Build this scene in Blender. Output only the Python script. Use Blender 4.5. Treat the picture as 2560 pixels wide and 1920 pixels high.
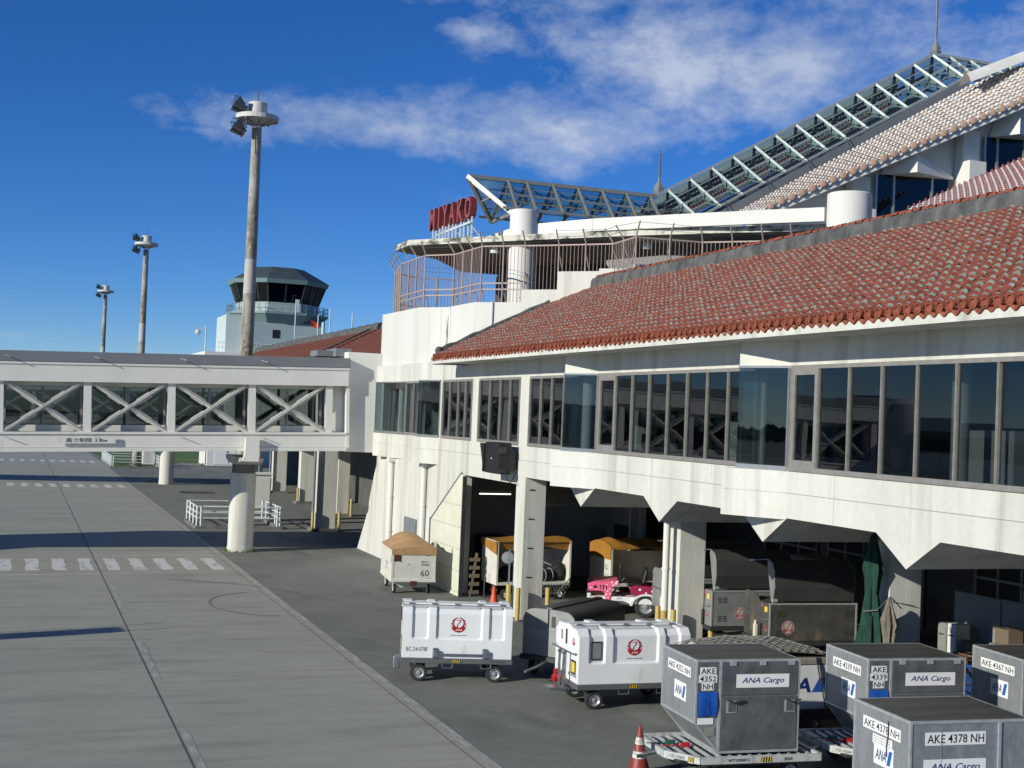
import bpy, bmesh, math, random
from mathutils import Vector, Matrix
from mathutils.geometry import tessellate_polygon
random.seed(11)
for _o in list(bpy.data.objects):
    bpy.data.objects.remove(_o)
S = bpy.context.scene
COL = S.collection
rad = math.radians

# ------------------------------------------------------------------ camera
CH = 6.227
_f, _yaw, _pit, _rol = 3208.97, 0.367587, 0.0262406, 0.0406499
_fw = Vector((math.sin(_yaw)*math.cos(_pit), math.cos(_yaw)*math.cos(_pit), math.sin(_pit)))
_rt = Vector((math.cos(_yaw), -math.sin(_yaw), 0))
_up = _rt.cross(_fw)
_r2 = _rt*math.cos(_rol) + _up*math.sin(_rol)
_u2 = -_rt*math.sin(_rol) + _up*math.cos(_rol)
cam_data = bpy.data.cameras.new('camera')
cam = bpy.data.objects.new('camera', cam_data)
COL.objects.link(cam)
cam.matrix_world = Matrix(((_r2.x, _u2.x, -_fw.x, 0), (_r2.y, _u2.y, -_fw.y, 0), (_r2.z, _u2.z, -_fw.z, CH), (0, 0, 0, 1)))
cam_data.sensor_width = 36
cam_data.lens = 36*_f/2560
cam_data.clip_start = 0.1
cam_data.clip_end = 6000
S.camera = cam

# ------------------------------------------------------------------ world, sun, exposure
SUN = Vector((1, 0.35, -0.39)).normalized()
world = bpy.data.worlds.new('World')
S.world = world
world.use_nodes = True
def build_world():
    nt = world.node_tree
    N, L = nt.nodes, nt.links
    N.clear()
    out = N.new('ShaderNodeOutputWorld')
    bg = N.new('ShaderNodeBackground')
    bg.inputs['Strength'].default_value = 0.06
    L.new(bg.outputs[0], out.inputs[0])
    sky = N.new('ShaderNodeTexSky')
    sky.sky_type = 'NISHITA'
    sky.sun_disc = False
    sky.sun_elevation = math.asin(-SUN.z)
    sky.sun_rotation = math.atan2(-SUN.x, -SUN.y)
    sky.altitude = 8000
    sky.air_density = 2.0
    sky.dust_density = 0.0
    sky.ozone_density = 5.0
    tc = N.new('ShaderNodeTexCoord')
    sep = N.new('ShaderNodeSeparateXYZ')
    L.new(tc.outputs['Generated'], sep.inputs[0])
    def M(op, a, b=None, clamp=False):
        n = N.new('ShaderNodeMath'); n.operation = op; n.use_clamp = clamp
        for i, v in enumerate((a, b)):
            if v is None: continue
            if isinstance(v, (int, float)): n.inputs[i].default_value = v
            else: L.new(v, n.inputs[i])
        return n.outputs[0]
    az = M('ARCTAN2', sep.outputs[0], sep.outputs[1])
    el = sep.outputs[2]
    # cloud banks: centre azimuth, elevation, half widths (radians), weight
    banks = [(0.222, 0.215, 0.135, 0.022, 0.72), (0.40, 0.222, 0.115, 0.036, 0.86), (0.545, 0.27, 0.16, 0.05, 0.95),
             (0.33, 0.288, 0.036, 0.022, 0.55), (0.70, 0.26, 0.10, 0.07, 0.6), (0.345, 0.178, 0.018, 0.009, 0.7), (0.332, 0.165, 0.02, 0.012, 0.3),
             (0.13, 0.205, 0.05, 0.006, 0.45), (-0.01, 0.045, 0.08, 0.006, 0.35), (0.44, 0.33, 0.2, 0.03, 0.75),
             (1.3, 0.3, 0.35, 0.07, 0.7), (2.2, 0.4, 0.5, 0.08, 0.7), (-0.9, 0.25, 0.4, 0.06, 0.7), (-2.2, 0.35, 0.5, 0.1, 0.6)]
    tot = None
    for a0, e0, wa, we, wt in banks:
        u = M('DIVIDE', M('SUBTRACT', az, a0), wa)
        v = M('DIVIDE', M('SUBTRACT', el, e0), we)
        q = M('ADD', M('MULTIPLY', u, u), M('MULTIPLY', v, v))
        g = M('MULTIPLY', M('POWER', 2.71828, M('MULTIPLY', q, -1.0)), wt)
        tot = g if tot is None else M('MAXIMUM', tot, g)
    mp = N.new('ShaderNodeCombineXYZ')
    L.new(M('MULTIPLY', az, 9.0), mp.inputs[0]); L.new(M('MULTIPLY', el, 15.0), mp.inputs[1])
    nz = N.new('ShaderNodeTexNoise'); nz.inputs['Scale'].default_value = 1.3; nz.inputs['Detail'].default_value = 12; nz.inputs['Roughness'].default_value = 0.66; nz.inputs['Distortion'].default_value = 0.12
    L.new(mp.outputs[0], nz.inputs['Vector'])
    nz2 = N.new('ShaderNodeTexNoise'); nz2.inputs['Scale'].default_value = 0.5; nz2.inputs['Detail'].default_value = 5
    L.new(mp.outputs[0], nz2.inputs['Vector'])
    dens = M('SUBTRACT', M('ADD', tot, M('MULTIPLY', M('SUBTRACT', nz.outputs[0], 0.5), 1.9)), 0.26)
    dens = M('MULTIPLY', dens, 1.35, True)
    dens = M('MULTIPLY', dens, M('MULTIPLY', tot, 3.0, True))
    dens = M('MULTIPLY', dens, 0.74)
    # cloud shade: brighter where the noise is high
    cr = N.new('ShaderNodeMixRGB')
    cr.inputs[1].default_value = (4.6, 6.2, 9.4, 1); cr.inputs[2].default_value = (10.4, 11.4, 13.2, 1)
    L.new(M('MULTIPLY', M('SUBTRACT', M('ADD', M('MULTIPLY', nz.outputs[0], 0.75), M('MULTIPLY', nz2.outputs[0], 0.4)), 0.36), 3.0, True), cr.inputs[0])
    hs = N.new('ShaderNodeHueSaturation'); hs.inputs['Hue'].default_value = 0.512; hs.inputs['Saturation'].default_value = 1.19; hs.inputs['Value'].default_value = 1.82
    L.new(sky.outputs[0], hs.inputs['Color'])
    mx = N.new('ShaderNodeMixRGB')
    L.new(dens, mx.inputs[0]); L.new(hs.outputs[0], mx.inputs[1]); L.new(cr.outputs[0], mx.inputs[2])
    L.new(mx.outputs[0], bg.inputs['Color'])
build_world()
sun_data = bpy.data.lights.new('sun', 'SUN')
sun_data.energy = 4.6
sun_data.angle = rad(0.53)
sun_data.color = (1.0, 0.975, 0.86)
sun = bpy.data.objects.new('sun', sun_data)
COL.objects.link(sun)
sun.rotation_mode = 'QUATERNION'
sun.rotation_quaternion = SUN.to_track_quat('-Z', 'Y')
sun.location = (-60, -20, 40)
S.view_settings.view_transform = 'Standard'
S.view_settings.look = 'None'
S.view_settings.exposure = 0.0
S.view_settings.gamma = 1.0
S.render.engine = 'CYCLES'
S.cycles.max_bounces = 8
S.cycles.transparent_max_bounces = 16

# ------------------------------------------------------------------ mesh helpers
class MB:
    def __init__(s):
        s.v = []; s.f = []; s.m = []
    def add(s, pts, faces, mi=0):
        b = len(s.v); s.v += [tuple(p) for p in pts]
        for f in faces:
            s.f.append(tuple(b+i for i in f)); s.m.append(mi)
        return s
    def poly(s, pts, mi=0):
        return s.add(pts, [range(len(pts))], mi)
    def box(s, a, b, mi=0, M=None):
        x0, y0, z0 = a; x1, y1, z1 = b
        p = [Vector(q) for q in ((x0,y0,z0),(x1,y0,z0),(x1,y1,z0),(x0,y1,z0),(x0,y0,z1),(x1,y0,z1),(x1,y1,z1),(x0,y1,z1))]
        if M is not None: p = [M @ q for q in p]
        return s.add(p, [(0,3,2,1),(4,5,6,7),(0,1,5,4),(1,2,6,5),(2,3,7,6),(3,0,4,7)], mi)
    def beam(s, p, q, w, h, up=(0,0,1), mi=0):
        p, q, up = Vector(p), Vector(q), Vector(up)
        d = (q-p).normalized(); a = d.cross(up)
        if a.length < 1e-6: a = d.cross(Vector((0,1,0)))
        a.normalize(); b = a.cross(d)
        a *= w/2; b *= h/2
        pts = [p-a-b, p+a-b, p+a+b, p-a+b, q-a-b, q+a-b, q+a+b, q-a+b]
        return s.add(pts, [(0,1,2,3),(7,6,5,4),(0,4,5,1),(1,5,6,2),(2,6,7,3),(3,7,4,0)], mi)
    def cyl(s, p, q, r0, r1=None, n=12, mi=0, caps=True):
        p, q = Vector(p), Vector(q); r1 = r0 if r1 is None else r1
        d = (q-p).normalized(); a = d.orthogonal().normalized(); b = d.cross(a)
        pts = []
        for c, r in ((p, r0), (q, r1)):
            for i in range(n):
                t = 2*math.pi*i/n; pts.append(c + a*math.cos(t)*r + b*math.sin(t)*r)
        fs = [(i, (i+1) % n, n+(i+1) % n, n+i) for i in range(n)]
        if caps: fs += [tuple(range(n))[::-1], tuple(range(n, 2*n))]
        return s.add(pts, fs, mi)
    def tube(s, path, r, n=6, mi=0, rs=None):
        path = [Vector(p) for p in path]; k = len(path); pts = []
        a = None
        for j, p in enumerate(path):
            d = ((path[min(j+1, k-1)]-path[max(j-1, 0)])).normalized()
            if a is None: a = d.orthogonal().normalized()
            a = (a - d*a.dot(d)).normalized(); b = d.cross(a)
            rr = r if rs is None else rs[j]
            for i in range(n):
                t = 2*math.pi*i/n; pts.append(p + a*math.cos(t)*rr + b*math.sin(t)*rr)
        fs = [(j*n+i, j*n+(i+1) % n, (j+1)*n+(i+1) % n, (j+1)*n+i) for j in range(k-1) for i in range(n)]
        fs += [tuple(range(n))[::-1], tuple(range((k-1)*n, k*n))]
        return s.add(pts, fs, mi)
    def prism(s, poly, fn, t0, t1, mi=0):
        n = len(poly)
        pts = [fn(a, b, t0) for a, b in poly] + [fn(a, b, t1) for a, b in poly]
        fs = [(i, (i+1) % n, n+(i+1) % n, n+i) for i in range(n)]
        tr = tessellate_polygon([[Vector((a, b, 0)) for a, b in poly]])
        fs += [tuple(t) for t in tr] + [tuple(n+i for i in t[::-1]) for t in tr]
        return s.add(pts, fs, mi)
    def lathe(s, prof, c=(0,0,0), n=20, mi=0):
        c = Vector(c); pts = []; k = len(prof)
        for r, z in prof:
            for i in range(n):
                t = 2*math.pi*i/n; pts.append(c + Vector((r*math.cos(t), r*math.sin(t), z)))
        fs = [(j*n+i, j*n+(i+1) % n, (j+1)*n+(i+1) % n, (j+1)*n+i) for j in range(k-1) for i in range(n)]
        fs += [tuple(range(n))[::-1], tuple(range((k-1)*n, k*n))]
        return s.add(pts, fs, mi)
    def grid(s, fn, nu, nv, mi=0):
        pts = [fn(i/nu, j/nv) for j in range(nv+1) for i in range(nu+1)]
        fs = [(j*(nu+1)+i, j*(nu+1)+i+1, (j+1)*(nu+1)+i+1, (j+1)*(nu+1)+i) for j in range(nv) for i in range(nu)]
        return s.add(pts, fs, mi)
    def mesh(s, name, mats, smooth=False):
        me = bpy.data.meshes.new(name)
        me.from_pydata([tuple(p) for p in s.v], [], s.f)
        for m in (mats if isinstance(mats, (list, tuple)) else [mats]): me.materials.append(m)
        me.polygons.foreach_set('material_index', s.m)
        bm = bmesh.new(); bm.from_mesh(me)
        bmesh.ops.recalc_face_normals(bm, faces=bm.faces)
        bm.to_mesh(me); bm.free()
        if smooth:
            me.shade_smooth(); me.set_sharp_from_angle(angle=rad(38))
        me.update()
        return me
    def build(s, name, mats, parent=None, smooth=False, bevel=0.0, seg=2):
        return mkobj(name, s.mesh(name, mats, smooth), parent, bevel, seg)

WORLD_ROOTS = set()
def mkobj(name, me, parent=None, bevel=0.0, seg=2):
    o = bpy.data.objects.new(name, me)
    COL.objects.link(o)
    if parent is not None:
        o.parent = parent
        if parent.name in WORLD_ROOTS: o.matrix_parent_inverse = parent.matrix_basis.inverted()
    if bevel:
        b = o.modifiers.new('bevel', 'BEVEL'); b.width = bevel; b.segments = seg; b.limit_method = 'ANGLE'; b.angle_limit = rad(40)
    return o
def tag(o, label, cat=None, group=None, kind=None):
    if label: o['label'] = label
    if cat: o['category'] = cat
    if group: o['group'] = group
    if kind: o['kind'] = kind
    return o
def thing(name, label, cat, loc=(0,0,0), rz=0.0, group=None, world=False):
    o = bpy.data.objects.new(name, None); COL.objects.link(o)
    o.empty_display_size = 0.2
    o.location = loc; o.rotation_euler = (0, 0, rz)
    if world:
        o.matrix_basis = Matrix.Translation(loc); WORLD_ROOTS.add(o.name)
    return tag(o, label, cat, group)
def copy_tree(o, parent=None):
    c = o.copy(); COL.objects.link(c); c.parent = parent
    for ch in [x for x in bpy.data.objects if x.parent == o]: copy_tree(ch, c)
    return c

_tc = {}
def text_geo(s, bold=0.0, shear=0.0):
    k = (s, bold, shear)
    if k not in _tc:
        cu = bpy.data.curves.new('t', 'FONT'); cu.body = s; cu.shear = shear; cu.offset = bold; cu.resolution_u = 2
        ob = bpy.data.objects.new('t', cu)
        me = bpy.data.meshes.new_from_object(ob)
        vs = [v.co.copy() for v in me.vertices]; fs = [tuple(p.vertices) for p in me.polygons]
        bpy.data.objects.remove(ob); bpy.data.curves.remove(cu); bpy.data.meshes.remove(me)
        x0 = min(v.x for v in vs); x1 = max(v.x for v in vs); y0 = min(v.y for v in vs); y1 = max(v.y for v in vs)
        _tc[k] = ([((v.x-(x0+x1)/2)/(x1-x0), (v.y-(y0+y1)/2)/(y1-y0)) for v in vs], fs)
    return _tc[k]
class Frame:
    """a flat panel: origin o, u to the right, v up, n out of the face"""
    def __init__(s, o, u, v):
        s.o = Vector(o); s.u = Vector(u).normalized(); s.v = Vector(v).normalized(); s.n = s.u.cross(s.v)
    def at(s, a, b, d=0.0): return s.o + s.u*a + s.v*b + s.n*d
def plate(fr, a, b, w, h, mat, parent, name='label_plate', t=0.004, bevel=0.0):
    m = MB(); c = fr
    pts = [c.at(a-w/2, b-h/2, 0.0005), c.at(a+w/2, b-h/2, 0.0005), c.at(a+w/2, b+h/2, 0.0005), c.at(a-w/2, b+h/2, 0.0005)]
    pts += [p + c.n*t for p in pts]
    m.add(pts, [(0,3,2,1),(4,5,6,7),(0,1,5,4),(1,2,6,5),(2,3,7,6),(3,0,4,7)])
    return m.build(name, mat, parent, bevel=bevel)
def letters(fr, s, a, b, w, h, mat, parent, d=0.007, bold=0.0, shear=0.0, name='lettering'):
    vs, fs = text_geo(s, bold, shear)
    m = MB(); m.add([fr.at(a+x*w, b+y*h, d) for x, y in vs], fs)
    return m.build(name, mat, parent)
def lblock(fr, s, a, b, w, h, parent, pm, lm, pad=0.03, bold=0.0, shear=0.0, name='label_plate'):
    p = plate(fr, a, b, w+2*pad, h+2*pad, pm, parent, name)
    letters(fr, s, a, b, w, h, lm, p, bold=bold, shear=shear)
    return p

# ------------------------------------------------------------------ materials
MT = {}
def mat(name, c, rough=0.6, metal=0.0, c2=None, scale=3.0, bump=0.0, bscale=None, detail=5, stretch=(1,1,1), coord='Object', spec=0.5, lo=0.35, hi=0.65, third=None, emit=None, fine=None, bdist=.02):
    m = bpy.data.materials.new(name); m.use_nodes = True
    nt = m.node_tree; N, L = nt.nodes, nt.links
    b = N['Principled BSDF']
    b.inputs['Base Color'].default_value = (*c, 1); b.inputs['Roughness'].default_value = rough; b.inputs['Metallic'].default_value = metal
    b.inputs['Specular IOR Level'].default_value = spec
    if emit: b.inputs['Emission Color'].default_value = (*emit[:3], 1); b.inputs['Emission Strength'].default_value = emit[3]
    vec = None
    if c2 or bump:
        if coord == 'World':
            g = N.new('ShaderNodeNewGeometry'); src = g.outputs['Position']
        else:
            t = N.new('ShaderNodeTexCoord'); src = t.outputs['Object']
        mp = N.new('ShaderNodeMapping'); mp.inputs['Scale'].default_value = stretch
        L.new(src, mp.inputs[0]); vec = mp.outputs[0]
    if c2:
        n = N.new('ShaderNodeTexNoise'); n.inputs['Scale'].default_value = scale; n.inputs['Detail'].default_value = detail; n.inputs['Roughness'].default_value = 0.6
        L.new(vec, n.inputs['Vector'])
        r = N.new('ShaderNodeValToRGB'); e = r.color_ramp.elements
        e[0].position = lo; e[1].position = hi; e[0].color = (*c, 1); e[1].color = (*c2, 1)
        L.new(n.outputs[0], r.inputs[0]); last = r.outputs[0]
        if third:
            c3, s3, l3, h3, str3 = third
            n3 = N.new('ShaderNodeTexNoise'); n3.inputs['Scale'].default_value = s3; n3.inputs['Detail'].default_value = 6
            mp3 = N.new('ShaderNodeMapping'); mp3.inputs['Scale'].default_value = str3; L.new(src, mp3.inputs[0]); L.new(mp3.outputs[0], n3.inputs['Vector'])
            r3 = N.new('ShaderNodeValToRGB'); r3.color_ramp.elements[0].position = l3; r3.color_ramp.elements[1].position = h3
            L.new(n3.outputs[0], r3.inputs[0])
            mx = N.new('ShaderNodeMixRGB'); mx.inputs[2].default_value = (*c3, 1)
            L.new(r3.outputs[0], mx.inputs[0]); L.new(last, mx.inputs[1]); last = mx.outputs[0]
        if fine:
            for fs, fa, fst in fine:      # fine grain: multiply by a small-scale noise
                nf = N.new('ShaderNodeTexNoise'); nf.inputs['Scale'].default_value = fs; nf.inputs['Detail'].default_value = 8; nf.inputs['Roughness'].default_value = .7
                mf = N.new('ShaderNodeMapping'); mf.inputs['Scale'].default_value = fst; L.new(src, mf.inputs[0]); L.new(mf.outputs[0], nf.inputs['Vector'])
                rf = N.new('ShaderNodeMapRange'); rf.inputs[1].default_value = .3; rf.inputs[2].default_value = .7; rf.inputs[3].default_value = 1-fa; rf.inputs[4].default_value = 1+fa
                L.new(nf.outputs[0], rf.inputs[0])
                mu = N.new('ShaderNodeVectorMath'); mu.operation = 'SCALE'; L.new(last, mu.inputs[0]); L.new(rf.outputs[0], mu.inputs['Scale']); last = mu.outputs[0]
        L.new(last, b.inputs['Base Color'])
    if bump:
        n2 = N.new('ShaderNodeTexNoise'); n2.inputs['Scale'].default_value = bscale or scale*6; n2.inputs['Detail'].default_value = 6
        L.new(vec, n2.inputs['Vector'])
        bp = N.new('ShaderNodeBump'); bp.inputs['Strength'].default_value = bump; bp.inputs['Distance'].default_value = bdist
        L.new(n2.outputs[0], bp.inputs['Height']); L.new(bp.outputs[0], b.inputs['Normal'])
    MT[name] = m
    return m
W_ = dict(coord='World')
WALL = mat('wall_paint', (.635,.625,.57), .75, fine=((2.2,.06,(1,1,.25)),(9,.05,(1,1,1))), c2=(.54,.525,.46), scale=.7, stretch=(1,1,.14), lo=.36, hi=.70, bump=.25, bscale=14, third=((.30,.28,.22), 1.9, .52, .86, (1,1,.06)), **W_)
WALL2 = mat('wall_paint_shell', (.71,.695,.65), .75, c2=(.63,.61,.56), scale=.7, stretch=(1,1,.3), lo=.4, hi=.8, bump=.15, bscale=14, **W_)
BEAM = mat('bridge_paint', (.76,.745,.68), .62, c2=(.68,.665,.595), scale=.9, stretch=(1,1,.35), lo=.4, hi=.75, bump=.06, bscale=9, third=((.50,.48,.41), 1.7, .64, .9, (1,1,.2)), **W_)
MOLD = mat('mouldy_concrete', (.60,.58,.50), .9, c2=(.10,.10,.08), scale=1.6, lo=.45, hi=.62, bump=.4, bscale=20, stretch=(1,1,1.8), **W_)
ASPH = mat('asphalt', (.150,.157,.136), .85, fine=((14,.16,(1,1,1)),(2.0,.10,(1,1,1))), c2=(.205,.212,.180), scale=.25, lo=.35, hi=.7, bump=.55, bscale=60, detail=10, third=((.095,.100,.090), .45, .55, .78, (1,.5,1)), **W_)
CONC = mat('lane_concrete', (.292,.297,.248), .85, fine=((11,.10,(.5,1.6,1)),(1.6,.10,(.4,1.5,1))), c2=(.355,.357,.288), scale=.16, lo=.3, hi=.72, bump=.4, bscale=45, detail=12, stretch=(.55,1.6,1), third=((.215,.218,.178), .8, .50, .85, (.32,1.7,1)), **W_)
LINE = mat('worn_line_paint', (.42,.42,.39), .8, c2=(.27,.27,.225), scale=3.2, lo=.38, hi=.60, detail=9, stretch=(2.2,.6,1), **W_)
LINE2 = mat('worn_bar_paint', (.60,.60,.57), .8, c2=(.30,.30,.245), scale=1.3, lo=.50, hi=.72, detail=10, stretch=(2.5,.5,1), **W_)
GRASS = mat('lawn_grass', (.06,.12,.02), .9, c2=(.10,.17,.035), scale=.5, lo=.35, hi=.65, bump=.8, bscale=9, **W_)
REDT = mat('red_clay_tile', (.30,.080,.045), .8, fine=((5,.28,(1,1,1)),), c2=(.20,.053,.032), scale=2.3, lo=.35, hi=.68, bump=.25, bscale=30, third=((.12,.055,.045), 3.5, .58, .85, (1,1,1)), **W_)
REDE = mat('red_eave_tile', (.27,.072,.035), .78, fine=((7,.25,(1,1,1)),), c2=(.19,.05,.028), scale=4, lo=.35, hi=.7, bump=.2, bscale=30, **W_)
MORT = mat('tile_mortar', (.155,.165,.145), .95, c2=(.27,.28,.25), scale=9, lo=.35, hi=.7, bump=.5, bscale=40, **W_)
RIDGE = mat('ridge_mortar', (.055,.058,.058), .95, c2=(.15,.15,.14), scale=2.4, lo=.38, hi=.7, bump=.8, bscale=16, stretch=(1,1,.6), **W_)
WMORT = mat('white_mortar', (.72,.70,.66), .9, c2=(.62,.60,.55), scale=2, bump=.2, **W_)
TANT = mat('tan_tile', (.44,.29,.215), .85, c2=(.38,.245,.18), scale=3, bump=.2, **W_)
PINKT = mat('white_red_tile', (.30,.10,.08), .85, c2=(.24,.07,.06), scale=3, **W_)
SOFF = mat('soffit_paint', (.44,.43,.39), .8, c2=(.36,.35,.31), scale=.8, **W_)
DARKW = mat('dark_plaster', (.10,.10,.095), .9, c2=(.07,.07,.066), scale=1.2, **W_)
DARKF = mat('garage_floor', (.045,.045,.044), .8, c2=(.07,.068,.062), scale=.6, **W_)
INTW = mat('interior_plaster', (.32,.32,.30), .8)
INTF = mat('interior_floor', (.12,.12,.115), .6)
FRAME = mat('bronze_aluminium', (.27,.25,.225), .45, .3, c2=(.33,.31,.28), scale=6)
FRAMEL = mat('light_aluminium', (.42,.43,.42), .35, .7, c2=(.36,.37,.36), scale=5)
SKYF = mat('skylight_steel', (.42,.46,.44), .4, .25, c2=(.35,.39,.37), scale=3)
SKYD = mat('skylight_steel_shaded', (.30,.305,.28), .45, .3, c2=(.25,.255,.235), scale=3)  # darker copy of the skylight steel, shade of the lower run put into its colour
ALU = mat('cargo_aluminium', (.32,.34,.35), .45, .35, c2=(.25,.265,.275), scale=2.2, bump=.5, bscale=2.4, bdist=.07, fine=((18,.10,(1,1,.4)),), lo=.3, hi=.7, third=((.40,.41,.41), 5, .6, .8, (1,1,1)))
ALU2 = mat('cargo_door_sheet', (.16,.168,.175), .48, .3, c2=(.105,.112,.118), scale=2.0, bump=.4, bscale=2.6, bdist=.06, fine=((20,.10,(1,1,.4)),))
ALUT = mat('cargo_roof_sheet', (.085,.083,.08), .55, .35, c2=(.125,.12,.11), scale=1.6, stretch=(.6,2.5,1), bump=.12, bscale=6)
RAIL = mat('edge_rail_aluminium', (.52,.54,.55), .4, .4, c2=(.40,.41,.42), scale=7)
STEEL = mat('galvanised_steel', (.36,.38,.39), .4, .8, c2=(.24,.25,.255), scale=9)
DSTEEL = mat('dark_steel', (.05,.052,.055), .5, .5, c2=(.075,.075,.075), scale=5)
GREYC = mat('grey_cart_sheet', (.30,.305,.295), .48, .3, c2=(.24,.244,.235), scale=2.5, bump=.08, bscale=4)
GREYL = mat('grey_cart_lid', (.10,.102,.095), .4, .45, c2=(.075,.077,.072), scale=1.2, bump=.06, bscale=3)
RUST = mat('rusty_cart_sheet', (.13,.128,.118), .5, .5, c2=(.10,.098,.088), scale=1.8, lo=.4, hi=.6, bump=.08, bscale=4, third=((.30,.22,.13), 1.6, .57, .75, (1.4,1,.55)))
CREAMP = mat('cream_sheet_metal', (.68,.67,.54), .6, c2=(.61,.60,.48), scale=1.5, bump=.05)
CARTW = mat('worn_cart_white', (.66,.64,.56), .6, c2=(.56,.54,.46), scale=3, lo=.4, hi=.75, third=((.16,.07,.04), 5, .72, .78, (1,1,1)))
WHITEP = mat('white_cart_paint', (.76,.77,.765), .3, c2=(.71,.72,.71), scale=1.2, fine=((6,.03,(1,1,.3)),), third=((.45,.44,.40), 2.2, .66, .80, (1,1,.35)))
WHITE = mat('white_sticker', (.80,.80,.78), .5)
WSHEET = mat('white_plastic_sheet', (.76,.77,.77), .4, c2=(.68,.69,.69), scale=3, bump=.15, bscale=5)
BLACK = mat('black_paint', (.012,.012,.013), .5)
INK = mat('faded_black_ink', (.05,.05,.05), .7)
NAVY = mat('navy_print', (.012,.03,.17), .4)
BLUE = mat('blue_print', (.02,.10,.42), .4)
CYAN = mat('light_blue_print', (.05,.26,.55), .4)
RED = mat('crane_red', (.36,.01,.02), .4)
POCKET = mat('blue_vinyl', (.01,.075,.36), .3, c2=(.015,.10,.45), scale=5, bump=.3, bscale=8)
BLUEC = mat('blue_crate_plastic', (.06,.16,.50), .45)
RUB = mat('tyre_rubber', (.018,.018,.018), .8, c2=(.028,.028,.027), scale=8)
HUB = mat('wheel_rim', (.52,.53,.53), .35, .5, c2=(.36,.37,.37), scale=9)
TARP = mat('tan_tarpaulin', (.46,.28,.135), .6, c2=(.38,.22,.10), scale=3, bump=.35, bscale=5)
TARPY = mat('yellow_tarpaulin', (.40,.19,.03), .55, c2=(.32,.15,.025), scale=3, bump=.35, bscale=5)
PINK = mat('pink_paint', (.80,.12,.24), .35)
PINKD = mat('dark_pink_paint', (.30,.02,.07), .35)
YEL = mat('yellow_bollard_paint', (.50,.36,.085), .6, c2=(.42,.30,.08), scale=6, third=((.22,.17,.09), 10, .65, .75, (1,1,1)))
YLAB = mat('yellow_label', (.75,.55,.03), .5)
ORANGE = mat('orange_cone_plastic', (.75,.085,.022), .45, c2=(.65,.07,.02), scale=5)
CRED = mat('red_cone_plastic', (.27,.035,.025), .5, c2=(.20,.03,.02), scale=7)
CWHITE = mat('dirty_reflective_white', (.58,.56,.52), .5, c2=(.30,.22,.19), scale=8, lo=.5, hi=.66)
MAST = mat('stained_mast_concrete', (.40,.385,.335), .85, c2=(.15,.125,.088), scale=1.05, lo=.42, hi=.60, bump=.2, bscale=14, detail=8, stretch=(1.3,1.3,.35), third=((.42,.40,.35), 4.5, .5, .72, (1,1,.8)))
MASTC = mat('clean_mast_concrete', (.46,.45,.40), .8, c2=(.40,.385,.34), scale=2)
MASTW = mat('mast_head_paint', (.60,.60,.57), .6, c2=(.48,.47,.43), scale=2)
LAMPG = mat('floodlight_steel', (.16,.165,.17), .35, .7)
LENS = mat('floodlight_lens', (.30,.34,.36), .08, .5)
TOWW = mat('tower_paint', (.34,.42,.42), .7, c2=(.30,.38,.38), scale=.5)
TOWL = mat('tower_light_paint', (.50,.57,.56), .7)
TOWD = mat('tower_roof_metal', (.045,.06,.062), .55, c2=(.06,.078,.08), scale=1.5)
TOWE = mat('tower_eave_paint', (.17,.25,.25), .6)
FENCEB = mat('beige_fence_paint', (.42,.33,.29), .6, c2=(.35,.26,.225), scale=8)
FENCEW = mat('white_fence_paint', (.62,.66,.64), .5)
CONCB = mat('kerb_concrete', (.20,.195,.18), .9, c2=(.12,.115,.10), scale=2, bump=.4, bscale=20)
SIGNR = mat('sign_red_face', (.33,.075,.085), .55, c2=(.27,.06,.07), scale=4)
SIGND = mat('sign_red_side', (.20,.035,.035), .5, c2=(.15,.03,.03), scale=4)
NETM = mat('green_netting', (.008,.055,.034), .9, c2=(.004,.028,.018), scale=12, stretch=(1,1,.3), bump=.5, bscale=30)
NETB = mat('brown_netting', (.13,.115,.085), .9, c2=(.20,.18,.14), scale=22, stretch=(1,1,.25))
ROPE = mat('cargo_rope', (.17,.165,.15), .9)
CARGO = mat('cargo_cover', (.22,.20,.16), .8, c2=(.30,.27,.22), scale=2, bump=.3)
TUBE = mat('lit_fluorescent_tube', (.9,.9,.85), .4, emit=(1, .97, .86, 1.6))
PALEB = mat('pale_board', (.22,.22,.195), .8, c2=(.25,.25,.22), scale=1.5)
CARDB = mat('cardboard', (.16,.12,.08), .85)
BROWNP = mat('brown_pipe', (.20,.12,.07), .5, c2=(.13,.075,.045), scale=7)
BAG = mat('black_fabric', (.015,.015,.016), .8)
GREYP = mat('grey_paint', (.20,.21,.22), .6, c2=(.17,.18,.19), scale=3)
ROOFG = mat('bridge_roof_sheet', (.235,.24,.25), .5, .2, c2=(.21,.215,.225), scale=1.2)
WIRE = mat('wire', (.03,.03,.03), .6)
RODM = mat('lightning_rod_steel', (.20,.19,.21), .4, .6)

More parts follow.
